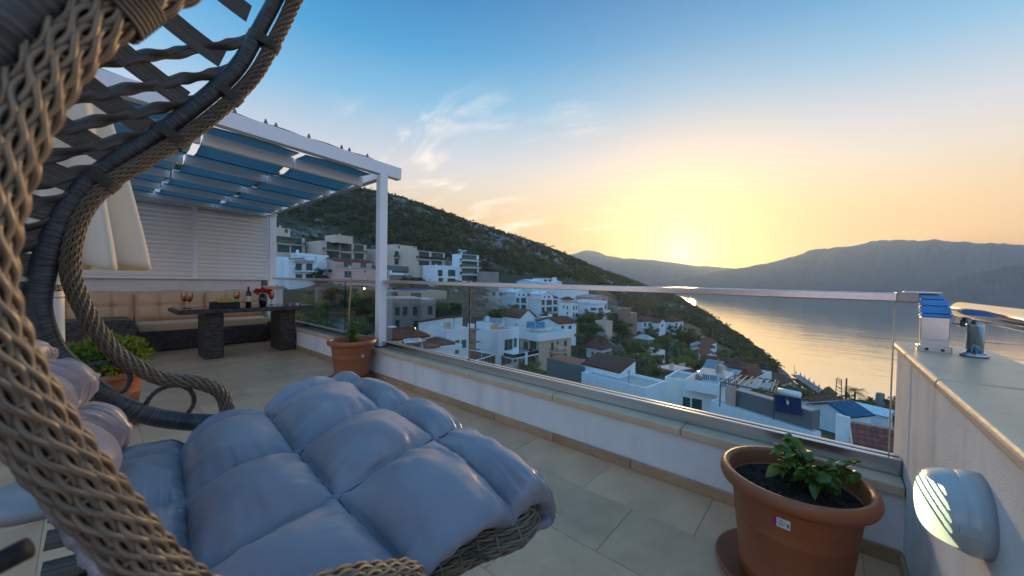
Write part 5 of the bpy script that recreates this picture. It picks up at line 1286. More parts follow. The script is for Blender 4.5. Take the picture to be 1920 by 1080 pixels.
# ---- near white buildings
SOLB = mat('blue_collector', (.012,.04,.13), .12, var=.06, vs=3); SOLY = mat('glass_collector', (.10,.11,.12), .16, .75, var=.06); TANKM = mat('steel_tank', (.55,.58,.60), .28, .85, var=.05)
v = B_('house', 'blue-white house with curved stepped parapets and dark shuttered windows').block(1342, 1366, 728, 800, 47, 49, xs=1251, frame=WFD, swins=[(1280,745,1294,765),(1297,748,1316,770)], par=.3)
v.block(1348, 1380, 721, 738, 45.5, 49, xs=1290, **RT)
for px_, py_ in ((1310.5, 725), (1342, 733)):
    O, a, b, w, d, zt = v.dim; k = -along(O-a*.0, b, px_); 
v = B_('house', 'long white house with a dark cladded roof storey and blue solar collectors', 'house').block(1523, 1549, 812, 920, 33, 26, xs=1339, frame=WFD, swins=[(1359,788,1369,797)])
v.block(1521, 1546, 772, 812, 33.6, 26, xs=1379, wall=CT, swins=[], **RT); O27, a27, b27 = v.dim[:3]
v.block(1377, 1386, 727, 762, 39.5, 26, d=1.0, wall=CB, **RT)
B_('house', 'brown-roofed house on the right behind the tiled roof corner').block(1548, 1603, 776, 810, 62, 18, d=6, roof='gableA', rh=1.5, roofm=ROOFB, wins=[(1584,780,1590,790),(1560,780,1566,790)])
B_('house', 'small house with a blue collector covering its roof, between brown roofs on the right').block(1590, 1642, 783, 815, 54, 14, d=5.5, roof='gableA', rh=1.25, roofm=mat('collector_roof', (.02,.10,.20), .2), wins=[(1635,788,1640,793)])
B_('house', 'far red-roofed house by the palm trees at the shore').block(1552, 1574, 752, 768, 108, 40, xs=1536, roof='hip', rh=2.2, wins=[(1556,755,1561,760)])
B_('house', 'tiny white gabled house at the right edge behind the tiled roof').block(1664, 1683, 783, 810, 60, 30, d=5, roof='gableB', rh=1.0, roofm=CW, wins=[(1668,787,1673,793)])
B_('house', 'dull-red roofed house behind the solar house, near the shore trees').block(1402, 1432, 712, 730, 92, 40, xs=1392, roof='hip', rh=2.6, wins=[(1407,716,1412,721)])
# ---- lower left, right beneath the terrace
v = B_('house', 'white house with a slanting brown roof edge below the unfinished concrete shell').block(834, 868, 613, 680, 54, 46, xs=786, roof='monoB', rh=1.35, roofm=ROOFB, over=.15, frame=WFD, wins=[(836,604,846,612),(852,608,864,618)])
v.block(836, 882, 628, 685, 47, 40, d=5, par=.7, frame=WFD, wins=[(853,638,862,652),(865,637,875,653)], rt=1)
v = B_('house', 'low red-tiled house carrying a silver water tank beside the pergola post').block(712, 822, 664, 700, 37, 40, d=7, roof='monoB', rh=-.0+.02, over=.2)
v.block(712, 800, 640, 664, 40, 40, d=3, wall=CW, roof='hip', rh=1.0, **RT)
B_('house', 'white outbuilding with a small round-tiled roof above the glass channel').block(812, 868, 655, 700, 41, 40, d=4, par=.2, frame=WFD, wins=[(853,656,861,664)]).block(819, 849, 649, 656, 43, 40, d=3, roof='hip', rh=.55, **RT)
v = B_('chimney_stack', 'tall stone-faced wall with black frames left of the white cube house', 'wall').block(881, 893, 618, 690, 52, 30, d=1.2, wall=STONE)
for py_ in (617, 640, 655): v.post(887, py_, py_+1.2, 51.3, .75, WFD, 'frame')
v.block(882, 891, 608, 618, 52.5, 30, d=1, **RT)
# aerials and vent stacks on the flat roofs
rga = random.Random(9)
for q in H:
    if q.cat not in ('house', 'apartments', 'villa', 'guest house') or not hasattr(q, 'dim'): continue
    O, a, b, w, d, zt = q.dim
    if w < 3: continue
    for k in range(rga.choice((1, 1, 2))):
        P = O+a*w*rga.uniform(.2, .8)+b*abs(d)*rga.uniform(.2, .6); P.z = zt; mb = MB(); h_ = rga.uniform(1.3, 2.4); mb.bar(P, P+Vector((0,0,h_)), .05, .05)
        for e in range(4): c = P+Vector((0,0,h_-.12*e)); mb.bar(c-a*(.45-.06*e), c+a*(.45-.06*e), .03, .03)
        q.part(mb, 'aerial', WFD)
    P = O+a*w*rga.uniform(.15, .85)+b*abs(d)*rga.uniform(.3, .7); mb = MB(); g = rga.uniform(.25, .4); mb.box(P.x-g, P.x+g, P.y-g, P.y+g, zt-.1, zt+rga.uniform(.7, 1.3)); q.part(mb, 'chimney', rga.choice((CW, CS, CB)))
# ================================================================== TERRAIN through all those footings
C_ = []
def cp(x, y, t): C_.append((x, t, None, y))
for O, a, b, w, d in bases:
    for P in (O, O+a*w, O+b*d, O+a*w+b*d):
        x_, y_, t_ = proj((P.x, P.y, O.z)); 
        if t_ > 5: C_.append((x_, t_, O.z-.6, None))
for q in ((400,356,330),(540,350,315),(620,360,300),(680,356,300),(740,372,308),(800,391,320),(870,416,335),(940,436,355),(1000,456,385),(1060,478,410),(1120,503,440),(1170,524,470),(1215,541,500),
          (1260,556,505),(1290,567,490),(1350,600,400),(1385,620,340),(1420,645,290),(1445,672,258),
          (540,430,360),(680,430,205),(800,440,215),(900,465,240),(1000,490,270),(1100,522,300),(1160,545,330),(1210,570,340),(560,470,150),(700,470,160),(870,490,185),(960,520,190),(1060,530,205),(1140,560,210),
          (1200,585,220),(1260,590,250),(1300,610,260),(1330,630,230),(1370,650,220),(1400,672,360),(1290,650,170),(1260,650,150),(1265,690,110),(1150,625,150),(1090,620,110),(1050,640,95),(1200,690,85),(1400,690,150),(1440,705,190),
          (1490,738,150),(1530,752,130),(1600,765,110),(1690,775,120),(1800,790,120),(640,640,62),(560,640,66),(480,640,70),(900,760,36),(1000,800,34),(1150,850,30),(1300,900,28),(1500,950,24),(1700,1000,22),(1900,1050,22),(300,600,80),(300,420,360),(2100,1000,40),(2100,820,110)): cp(*q)
for x_, t_ in ((400,480),(680,440),(800,460),(940,500),(1060,560),(1170,620)): C_.append((x_, t_, 10, None))
for x_, t_, z_ in ((1225,640,-50),(1260,620,-62),(1295,590,-66),(1352,470,-66),(1390,395,-66),(1424,335,-66),(1452,290,-66),(1470,262,-60),(1500,215,-58.5),(1545,203,-58.5),(1600,196,-58.5),(1645,193,-58.5),(1760,190,-58.5),(1900,190,-58.5),(2100,200,-58.5),(1480,235,-55.5),(1510,198,-55),(1560,180,-54),(1650,174,-54),(1800,172,-54)): C_.append((x_, t_, z_, None))
for x_ in (1460,1550,1650,1800,2000,2300):
    C_ += [(x_, 320, -70, None), (x_, 700, -75, None)]
for x_ in (1250,1350): C_.append((x_, 800, -75, None))
def polar(x, y):
    v = ray(x, y); return math.atan2(v.x, v.y), math.hypot(v.x, v.y)
PT = []; 
for x_, t_, z_, y_ in C_:
    v = ray(x_, 540 if y_ is None else y_)
    if y_ is not None: P = CAM+v*t_; z_ = P.z; r_ = math.hypot(P.x, P.y); az = math.atan2(P.x, P.y)
    else: k = t_/1.0; r_ = math.hypot(v.x, v.y)*t_; az = math.atan2(v.x, v.y)
    PT.append((az, math.log(r_), (z_-EYE)/r_))
PT = np.array(PT); _, iu = np.unique(np.round(PT[:, :2]*250), axis=0, return_index=True); PT = PT[iu]
Xc = PT[:, :2]*np.array([1.0, .55])
def U_(r2): return np.where(r2 > 1e-12, .5*r2*np.log(np.maximum(r2, 1e-12)), 0)
n_ = len(Xc); K = U_(((Xc[:, None]-Xc[None])**2).sum(2)); Pm = np.c_[np.ones(n_), Xc]
A_ = np.block([[K+np.eye(n_)*4e-3, Pm], [Pm.T, np.zeros((3, 3))]]); sol = np.linalg.solve(A_, np.r_[PT[:, 2], 0, 0, 0])
def height(x, y):
    x = np.atleast_1d(x).astype(float); y = np.atleast_1d(y).astype(float); r = np.maximum(np.hypot(x, y), 8); az = np.arctan2(x, y)
    q = np.c_[az, np.log(r)*.55]; out = np.empty(len(q))
    for i in range(0, len(q), 4000):
        d = U_(((q[i:i+4000, None]-Xc[None])**2).sum(2)); out[i:i+4000] = d@sol[:n_]+sol[n_]+q[i:i+4000]@sol[n_+1:]
    z = out*r+EYE; f = np.clip((r-9)/6, 0, 1); z = (-14)*(1-f)+z*f
    return np.maximum(np.minimum(z, 130), -59)
azs = np.linspace(YAW-1.5, YAW+1.25, 330); rs = np.exp(np.linspace(math.log(9), math.log(900), 300))
AZ, RS = np.meshgrid(azs, rs, indexing='ij'); TX, TY_ = RS*np.sin(AZ), RS*np.cos(AZ); TZ0 = height(TX.ravel(), TY_.ravel()).reshape(TX.shape)
rgh = sum(np.sin(TX*f*math.cos(p)+TY_*f*math.sin(p)+p*7)*amp_ for f, p, amp_ in ((.05,.3,.8),(.09,2.1,.5),(.21,1.2,.28),(.33,2.8,.2),(.6,.9,.12)))
TZ = TZ0+rgh*np.clip((RS-110)/80, 0, 1)*np.clip((TZ0-SEA)/6, 0, 1)
na, nr2 = TX.shape; tv = np.stack([TX, TY_, TZ], 2).reshape(-1, 3)
ii, jj = np.meshgrid(np.arange(na-1), np.arange(nr2-1), indexing='ij'); q0 = (ii*nr2+jj).ravel(); tf = np.stack([q0, q0+1, q0+nr2+1, q0+nr2], 1)
def np_mesh(name, v, f, m, smooth=True):
    me = bpy.data.meshes.new(name); k = f.shape[1]; me.vertices.add(len(v)); me.vertices.foreach_set('co', np.asarray(v, np.float32).ravel())
    me.loops.add(f.size); me.loops.foreach_set('vertex_index', f.astype(np.int32).ravel()); me.polygons.add(len(f)); me.polygons.foreach_set('loop_start', np.arange(0, f.size, k, dtype=np.int32))
    if smooth: me.polygons.foreach_set('use_smooth', np.ones(len(f), bool))
    me.update(calc_edges=True); me.materials.append(m); return me
GND = mat('hill_soil', (.05,.055,.028), .95, c2=(.02,.032,.012), vs=.12, bump=.8, bs=1.2, bdist=.4, detail=10)
def rocky(m):
    t = m.node_tree; N = t.nodes.new; L = t.links.new; p = t.nodes['Principled BSDF']; src = p.inputs['Base Color'].links[0].from_socket
    tcn = [n for n in t.nodes if n.type == 'TEX_COORD'][0]; n1 = N('ShaderNodeTexNoise'); L(tcn.outputs['Object'], n1.inputs[0]); n1.inputs['Scale'].default_value = .035; n1.inputs['Detail'].default_value = 9; n1.inputs['Roughness'].default_value = .7
    mrn = N('ShaderNodeMapRange'); L(n1.outputs[0], mrn.inputs[0]); mrn.inputs[1].default_value = .52; mrn.inputs[2].default_value = .62
    mx = N('ShaderNodeMix'); mx.data_type = 'RGBA'; L(mrn.outputs[0], mx.inputs[0]); L(src, mx.inputs[6]); mx.inputs[7].default_value = (.22,.21,.20,1); L(mx.outputs[2], p.inputs['Base Color'])
rocky(GND)
struct(link('hillside', np_mesh('hillside', tv, tf, GND)), 'scrub-covered hillside falling to the bay with the town on its slope')
def hit(px, py, t0=18, t1=800):
    v = ray(px, py); ts = np.exp(np.linspace(math.log(t0), math.log(t1), 420)); X, Y, Z = CAM.x+v.x*ts, CAM.y+v.y*ts, CAM.z+v.z*ts
    d = Z-height(X, Y); k = np.where(d < 0)[0]
    if len(k) == 0: return None
    return Vector((X[k[0]], Y[k[0]], float(height(X[k[0]], Y[k[0]])[0]))), ts[k[0]]
# lane going down between the trees
LN = mat('lane_asphalt', (.13,.125,.12), .9, var=.15, vs=.5)
lpts = []
for px_, py_ in ((1262,640),(1264,655),(1262,670),(1268,685),(1272,700),(1276,716)):
    h_ = hit(px_, py_)
    if h_: lpts.append(h_[0])
if len(lpts) > 3:
    P_ = np.array(crom(lpts, 8)); P_[:, 2] = height(P_[:, 0], P_[:, 1])+.5; T_ = frame_of(P_); b = MB(); vs = []
    for p, t in zip(P_, T_): n_v = np.cross(t, [0,0,1]); n_v /= np.linalg.norm(n_v); vs += [p-n_v*2.2, p+n_v*2.2]
    b.add(vs, [(2*i, 2*i+2, 2*i+3, 2*i+1) for i in range(len(P_)-1)]); struct(b.build('lane', LN), 'grey lane running down between the trees')
# ================================================================== SEA
SEAM_ = bpy.data.materials.new('bay_water'); SEAM_.use_nodes = True; t_ = SEAM_.node_tree; p_ = t_.nodes['Principled BSDF']
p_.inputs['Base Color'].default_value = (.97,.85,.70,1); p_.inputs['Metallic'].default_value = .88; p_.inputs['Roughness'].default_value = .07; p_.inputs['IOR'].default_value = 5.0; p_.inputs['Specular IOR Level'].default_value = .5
tcn = t_.nodes.new('ShaderNodeTexCoord'); prev = None
for sc_, dist_, st_, rot in ((.35, .06, (1, .3, 1), .6), (.045, .42, (1, .3, 1), .3), (1.6, .012, (1, .5, 1), 1.0)):
    mp = t_.nodes.new('ShaderNodeMapping'); t_.links.new(tcn.outputs['Object'], mp.inputs[0]); mp.inputs['Scale'].default_value = st_; mp.inputs['Rotation'].default_value = (0, 0, rot)
    n1 = t_.nodes.new('ShaderNodeTexNoise'); t_.links.new(mp.outputs[0], n1.inputs[0]); n1.inputs['Scale'].default_value = sc_; n1.inputs['Detail'].default_value = 4
    b_ = t_.nodes.new('ShaderNodeBump'); b_.inputs['Strength'].default_value = 1; b_.inputs['Distance'].default_value = dist_; t_.links.new(n1.outputs[0], b_.inputs['Height'])
    if prev: t_.links.new(prev.outputs[0], b_.inputs['Normal'])
    prev = b_
t_.links.new(prev.outputs[0], p_.inputs['Normal'])
struct(MB().add([(-5390,-5390,SEA),(5390,-5390,SEA),(5390,5390,SEA),(-5390,5390,SEA)], [(0,1,2,3)]).build('bay_water', SEAM_), 'calm water of the bay')
# ================================================================== MOUNTAINS ACROSS THE BAY
MTN = mat('mountain_slope', (.055,.085,.11), .95, c2=(.025,.045,.062), vs=.012, bump=1, bs=.05, bdist=8, detail=12)
def mountain(name, label, prof, t, depth=.25, seed=1, shore=None):
    xs_ = np.linspace(prof[0][0], prof[-1][0], 360); ys_ = np.interp(xs_, [p[0] for p in prof], [p[1] for p in prof]); rg_ = np.random.default_rng(seed)
    ker = np.hanning(9); ker /= ker.sum(); ys_[4:-4] = np.convolve(ys_, ker, 'valid')
    nz = rg_.normal(0, 1, (360, 40)); 
    for _ in range(2): nz = (nz+np.roll(nz, 1, 0)+np.roll(nz, -1, 0)+np.roll(nz, 1, 1)+np.roll(nz, -1, 1))/5
    big_ = sum(np.sin(np.arange(360)[:, None]*f+np.arange(40)[None]*g+p) for f, g, p in ((.21,.11,0),(.12,-.2,2),(.43,.3,4)))
    V = []
    for i in range(360):
        R_ = at(xs_[i], ys_[i], t); 
        for j in range(40):
            u = j/39; d_ = 1-depth+2*depth*u; q = math.sin(min(1, u*2)*PI/2)**1.15 if u <= .5 else math.sin((1-u)*PI)**.8
            h_ = (R_.z-SEA)*q; lump = (h_*.05*big_[i, j]/1.6+h_*.085*nz[i, j])*min(1, .12+abs(u-.5)*4)*(u < .5)
            V.append((R_.x*d_, R_.y*d_, SEA-1.5+h_+max(-h_*.5, lump)))
    i_, j_ = np.meshgrid(np.arange(359), np.arange(39), indexing='ij'); q = (i_*40+j_).ravel()
    struct(link(name, np_mesh(name, np.array(V), np.stack([q, q+40, q+41, q+1], 1), MTN)), label)
mountain('far_ridge', 'faint far mountain ridge under the setting sun', [(850,520),(960,505),(1040,484),(1080,475),(1097,468),(1112,470),(1135,479),(1165,484),(1200,486),(1230,487),(1262,493),(1300,498),(1340,500),(1380,503),(1440,506),(1560,515),(1700,530)], 4300, .2, 2)
mountain('mountain', 'broad blue-grey mountain across the bay on the right', [(1190,528),(1260,524),(1310,516),(1350,507),(1380,503),(1410,499),(1450,491),(1490,480),(1520,471),(1560,465),(1600,460),(1640,453),(1670,450),(1700,451),(1760,452),(1830,455),(1900,460),(1980,466),(2100,476),(2300,500),(2600,520)], 2500, .25, 5)
mountain('near_headland', 'darker headland in front of the mountain at the right edge', [(1680,560),(1720,545),(1760,530),(1800,518),(1840,508),(1880,500),(1920,495),(1980,490),(2100,488),(2300,500)], 1500, .2, 9)
hz = MB().box(-5400, 5400, -5400, 5400, SEA-3, 470).build('haze', None); stuff(hz)
hm = bpy.data.materials.new('haze'); hm.use_nodes = True; t_ = hm.node_tree; t_.nodes.clear(); pv = t_.nodes.new('ShaderNodeVolumePrincipled'); ou = t_.nodes.new('ShaderNodeOutputMaterial')
pv.inputs['Color'].default_value = (.64,.84,1.0,1); pv.inputs['Density'].default_value = .00015; pv.inputs['Anisotropy'].default_value = .45; t_.links.new(pv.outputs[0], ou.inputs['Volume']); hz.data.materials.append(hm)
# ================================================================== ROOF-TOP GEAR AND SMALL THINGS OF THE TOWN
def solar(label, c, w, h, tilt, face, pm_, n=2, tank=None, tr=.28, name='solar_heater', stripes=0):
    "collector panels on a frame; c = foot centre, face = azimuth vector the panels look at, tank=(length, lift)"
    f = Vector((face[0], face[1], 0)).normalized(); sd = Vector((-f.y, f.x, 0)); up = f*-math.cos(tilt)+Vector((0,0,1))*math.sin(tilt); nrm = sd.cross(up)
    if nrm.z < 0: nrm = -nrm
    T_ = thing(name, label, 'solar heater', c); 
    for i in range(n):
        o_ = sd*((i-(n-1)/2)*(w+.08)); b = MB(); p = [o_-sd*w/2+Vector((0,0,.25)), o_+sd*w/2+Vector((0,0,.25))]; q = [p[0], p[1], p[1]+up*h, p[0]+up*h]
        b.add([*q, *[x-nrm*.08 for x in q]], [(0,1,2,3),(7,6,5,4),(0,4,5,1),(1,5,6,2),(2,6,7,3),(3,7,4,0)]); pa_ = b.build('panel', pm_, T_)
        fr = MB()
        for e in range(4): fr.bar(q[e]+nrm*.01, q[(e+1) % 4]+nrm*.01, .06, .05, up=nrm)
        for e in range(stripes): 
            s0 = q[0].lerp(q[1], (e+1)/(stripes+1)); fr.bar(s0+nrm*.012, s0+up*h+nrm*.012, .07, .03, up=nrm)
        fr.build('panel_frame', WFR, pa_)
    W_ = n*(w+.08); b = MB()
    for sx in (-.45, .45):
        A = sd*W_*sx+Vector((0,0,.25)); Bq = A+up*h; b.bar(A-Vector((0,0,.25)), A, .05, .05); b.bar(Bq, Vector((Bq.x, Bq.y, 0)), .05, .05); b.bar(A, Bq, .05, .05)
    b.build('stand', mat('galvanised', (.40,.42,.43), .4, .6) if 'galvanised' not in bpy.data.materials else bpy.data.materials['galvanised'], T_)
    if tank:
        L_, lift = tank; cz_ = up*h+Vector((0,0,.25+lift)); b = MB(); b.tube([cz_-sd*(L_/2+.08), cz_-sd*(L_/2+.05), cz_-sd*L_/2, cz_+sd*L_/2, cz_+sd*(L_/2+.05), cz_+sd*(L_/2+.08)], [.05, tr*.8, tr, tr, tr*.8, .05], 20); b.build('tank', TANKM, T_, True)
    return T_
toC = lambda P: Vector((-P.x, -P.y, 0)).normalized()
def roofpt(px, py, t): return at(px, py, t)
sunh = Vector((sdir.x, sdir.y, 0)).normalized()
# collectors that catch the glow: their glass looks half-way between the camera and the sunset
for k, (px_, py_, t_) in enumerate(((1331, 722, 47), (1364, 729, 46))):
    P = roofpt(px_, py_, t_); 
    solar(['tilted glass collector glowing yellow on the curved-parapet house, left one', 'tilted glass collector glowing yellow on the curved-parapet house, right one'][k], P, .85, 1.35, .62, (-sunh*.55+toC(P)*.35+Vector((.3,-.5,0))*.0), SOLY, 2, stripes=3)
P = roofpt(1312, 712, 48); b = MB(); b.tube([(-.75,0,0.6), (-.72,0,.6), (.72,.25,.6), (.75,.25,.6)], [.3,.42,.42,.3], 20)
tk = thing('water_tank', 'round steel water tank lying on the curved-parapet house roof', 'tank', P); b.build('drum', TANKM, tk, True); b = MB(); b.box(-.6,-.5,-.3,.4,-.4,.25); b.box(.5,.6,-.2,.6,-.4,.25); b.build('cradle', WFD, tk)
# blue pair on the cladded roof storey
O27f = O27; 
for k, (x0, x1) in enumerate(((1453, 1475), (1479, 1503))): pass
tl_ = lambda px, py, t: at(px, py, t)
bp = thing('solar_heater', 'pair of deep blue collectors with a white cylinder tank on the long white house', 'solar heater', at(1478, 775, 33.2))
def quad_panel(root, c4, m, th=.08, n='panel'):
    n_v = (c4[1]-c4[0]).cross(c4[3]-c4[0]).normalized(); 
    if n_v.dot(CAM-c4[0]) < 0: n_v = -n_v
    b = MB(); q = [p-root.location for p in c4]; b.add([*q, *[p+n_v*th for p in q]], [(3,2,1,0),(4,5,6,7),(0,1,5,4),(1,2,6,5),(2,3,7,6),(3,0,4,7)]); return b.build(n, m, root)
Of, bf = O27, b27     # clad face: O27 + b27*s
def clad(px, py, off=.25): 
    s, z = onplane(px, py, Of-a27*off, bf); P = Of-a27*off+bf*s; return Vector((P.x, P.y, z))
for x0, x1 in ((1454, 1475), (1480, 1503)):
    sh_ = lambda x: (x-1454)*.17
    quad_panel(bp, [clad(x0, 771+sh_(x0)), clad(x1, 771+sh_(x1)), clad(x1, 739+sh_(x1), .05), clad(x0, 739+sh_(x0), .05)], SOLB)
A_, E_ = clad(1460, 733, .1), clad(1500, 741, .1); b = MB(); dd = (E_-A_).normalized(); b.tube([A_-dd*.06, A_, E_, E_+dd*.06], [.2,.31,.31,.2], 20)
for v_i in range(len(b.v)): b.v[v_i] = tuple(Vector(b.v[v_i])-bp.location)
b.build('tank', mat('white_tank', (.62,.72,.76), .35, var=.03), bp, True)
# satellite dish
P = clad(1437, 724, .1); ds = thing('satellite_dish', 'round pale satellite dish on the long white house roof', 'satellite dish', P); b = MB(); b.lathe([(.0001,.0),(.15,.015),(.28,.05),(.36,.09),(.36,.10),(.28,.065),(.15,.03),(.0001,.015)], 28, cap=False)
o = b.build('reflector', mat('dish_paint', (.42,.48,.50), .4), ds, True); o.rotation_euler = (toC(P)+Vector((0,0,.35))).to_track_quat('Z', 'Y').to_euler(); b = MB(); b.tube([(0,0,0),(0,0,-.9)], .03, 8); b.build('mast', WFD, ds, True)
# metal roof frame
rf = thing('roof_frame', 'dark metal pergola frame with wooden battens over the long white house terrace', 'pergola', at(1352, 760, 38.5))
def rfp(px, py, t): return at(px, py, t)-rf.location
MT = WFD; fA, fB, fC, fD = rfp(1351, 716, 38.5), rfp(1452, 737, 35.5), rfp(1460, 714, 41), rfp(1378, 703, 43)
for q0, q1 in ((fA, fB), (fB, fC), (fC, fD), (fD, fA)): b = MB(); b.bar(q0, q1, .09, .11); b.build('beam', MT, rf)
for q in (fA, fB, fC, fD): b = MB(); b.bar(q, q-Vector((0,0,2.6)), .09, .09); b.build('post', MT, rf)
BAT = mat('wood_batten', (.38,.25,.15), .6, var=.15, vs=6)
for k in range(7):
    f = (k+.5)/7; p, q = fA.lerp(fB, .15+.85*f), fD.lerp(fC, f*.9+.1); b = MB(); b.bar(p+Vector((0,0,.09)), q+Vector((0,0,.09)), .10, .07); b.build('batten', BAT, rf)
# heater with steel drum at the lower left
P = at(776, 662, 36); sh2 = solar('silver drum water heater on a white frame on the red-tiled roof by the pergola post', P, .95, .8, .5, toC(P)+Vector((.3,-.2,0)), mat('grey_collector', (.07,.14,.18), .25), 2, (1.55, .35), .36)
b = MB()
for sx in (-.9, .9):
    sd = Vector((-toC(P).y, toC(P).x, 0)); b.tube([sd*sx, sd*sx*.8+Vector((0,0,1.25)), sd*sx*.55+Vector((0,0,1.5))], .035, 8)
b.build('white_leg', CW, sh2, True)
P = at(922, 607, 71); solar('row of three tilted collectors on the white cube house', P, .9, 1.5, .5, toC(P)+Vector((-.2,.2,0)), mat('pale_collector', (.24,.30,.42), .2), 4)
P = at(966, 596, 95); 
P = at(1004, 617, 79); solar('pair of large blue roof panels on the guest house', P, 2.0, 2.6, .42, toC(P), mat('blue_panel', (.02,.16,.28), .35), 2)
P = at(862, 475, 143); solar('first of two small water heaters on the narrow balcony block roof', P, 1.2, 1.2, .7, toC(P), SOLB, 1, (1.3, .2), .3); P = at(871, 476, 143); solar('second of two small water heaters on the narrow balcony block roof', P, 1.2, 1.2, .7, toC(P), SOLB, 1, (1.3, .2), .3)
# near tiled roof at the right: tile by tile
tr_ = thing('tiled_roof_house', 'corner of a red tiled roof with a white gable wall just below the terrace', 'house', at(1600, 860, 21))
R0, R1 = at(1598, 790, 23.2), at(1698, 812, 21.8); R1.z = R0.z = (R0.z+R1.z)/2; dr = (R1-R0); Lr = dr.length; dr.normalize(); dn = Vector((dr.y, -dr.x, 0)); 
if dn.dot(CAM-R0) < 0: dn = -dn
sl = (dn*math.cos(.52)-Vector((0,0,1))*math.sin(.52)); nr3 = dr.cross(sl); 
if nr3.z < 0: nr3 = -nr3
TILEM = mat('roof_tile', (.24,.085,.06), .7, c2=(.15,.055,.042), vs=9, rnd=.22, bump=.3, bs=40)
tme = None; cw, clen = .30, .40
for row in range(8):
    for cN in range(int(Lr/cw)+3):
        if tme is None:
            b = MB(); vs = []
            for v_ in (0, 1):
                for i in range(7): u = i/6; vs.append(((u)*cw, v_*(clen+.05), (.055*math.sin(PI*min(1, u*1.6)) if u < .625 else -.012*math.sin(PI*(u-.625)/.375))+(.028 if v_ else 0)))
            k = len(vs); vs += [(x, y, z-.018) for x, y, z in vs]
            fs = [(i, i+7, i+8, i+1) for i in range(6)]+[(k+i+1, k+i+8, k+i+7, k+i) for i in range(6)]+[(7+i, k+7+i, k+8+i, 8+i) for i in range(6)]
            b.add(vs, fs); o = b.build('tile', TILEM, tr_, True); tme = o.data
        else: o = link('tile', tme, tr_)
        P = R0+dr*(cN*cw-.1)+sl*(row*clen+.08); M_ = Matrix((dr, sl, nr3)).transposed().to_4x4(); M_.translation = P-tr_.location+nr3*random.uniform(0, .008); o.matrix_local = M_
for cN in range(int(Lr/.38)+2):
    b = MB(); b.tube([(0,0,0),(.2,0,.004),(.42,0,0)], [.12,.115,.105], 12); o = b.build('ridge_tile', mat('ridge_mortar', (.42,.33,.27), .85, var=.15, vs=8) if cN == 0 else bpy.data.materials['ridge_mortar'], tr_, True)
    M_ = Matrix((dr, dn, Vector((0,0,1)))).transposed().to_4x4(); M_.translation = R0+dr*(cN*.38-.1)-tr_.location+Vector((0,0,.02)); o.matrix_local = M_
# roof body under the tiles and the white gable wall
b = MB(); q = [R0-dr*.05, R1+dr*.6, R1+dr*.6+sl*3.4, R0-dr*.05+sl*3.4]; q2 = [p-Vector((0,0,.06)) for p in q]; bot = [Vector((p.x, p.y, R0.z-7)) for p in q]; loc = tr_.location
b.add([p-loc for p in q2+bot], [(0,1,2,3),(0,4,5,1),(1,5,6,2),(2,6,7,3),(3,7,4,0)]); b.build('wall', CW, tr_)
b = MB(); g0 = R0-dr*.12; 
for kk in (0,): 
    q = [g0-dr*1.0+Vector((0,0,.18)), g0+Vector((0,0,.18)), g0+sl*2.6+Vector((0,0,1.0)), g0-dr*1.0+sl*2.6+Vector((0,0,1.0))]
    w0, w1 = onplane(1567, 830, g0+sl*.6, dr)[0], -.02; A0 = g0+sl*.6; pts = [A0+dr*w0, A0+dr*w1]; zt_ = at(1575, 781, (A0-CAM).dot(cF)).z
    c8 = [(pts[0], A0.z-7), (pts[1], A0.z-7), (pts[1], zt_-.1), (pts[0], zt_)]
    f8 = [Vector((p.x, p.y, z)) for p, z in c8]; b.add([p-loc for p in f8]+[p-dn*.3-loc for p in f8], [(0,1,2,3),(7,6,5,4),(0,4,5,1),(1,5,6,2),(2,6,7,3),(3,7,4,0)])
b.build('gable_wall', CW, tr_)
# rusty brown railing on the lower terrace
RUST = mat('brown_steel', (.085,.035,.025), .55, var=.2, vs=6)
A_ = at(938, 688, 27); E_ = onx(1166, 738, A_.x); E_.z = at(1166, 738, (E_-CAM).dot(cF)).z; E_.z = A_.z = (A_.z+E_.z)/2
A_ = onz(940, 687, A_.z); E_ = onz(1166, 738, A_.z)
br = thing('brown_railing', 'brown painted steel rail on short posts below the glass, over the lower terrace', 'railing', A_); b = MB(); b.bar((0,0,0), E_-A_, .16, .14); b.build('top_rail', RUST, br)
for f in (.012, .41, .73, .985): b = MB(); p = (E_-A_)*f; b.bar(p-Vector((0,0,.07)), p-Vector((0,0,1.1)), .14, .14); b.build('post', RUST, br)
b = MB(); p = Vector((0,0,-.02)); q = p-toC(A_)*2.2+Vector((0,0,-.1)); b.bar(p, p+Vector((-.9, .3, -.35)), .14, .12); b.build('brace', RUST, br)
P = A_; lt = MB(); mid = (A_+E_)/2
# white framed glass corner
gz = at(928, 665, 42).z; G0, G1, G2 = onz(880, 655.5, gz), onz(928, 665, gz), onz(884, 678, gz)
gr = thing('glass_corner_rail', 'white-edged glass railing corner pointing right, below the white cube house', 'railing', G1)
for P, Q in ((G0, G1), (G2, G1)):
    b = MB(); b.bar(P-G1, Q-G1, .09, .07); b.build('top_rail', CW, gr); b = MB(); h_ = Vector((0,0,-.62)); b.bar(P-G1+h_, Q-G1+h_, .02, 1.15); b.build('glass_pane', BGL, gr)
    for f in (.0, .5, 1): b = MB(); p = P.lerp(Q, f)-G1; b.bar(p-Vector((0,0,.04)), p-Vector((0,0,1.2)), .05, .05); b.build('post', CW, gr)
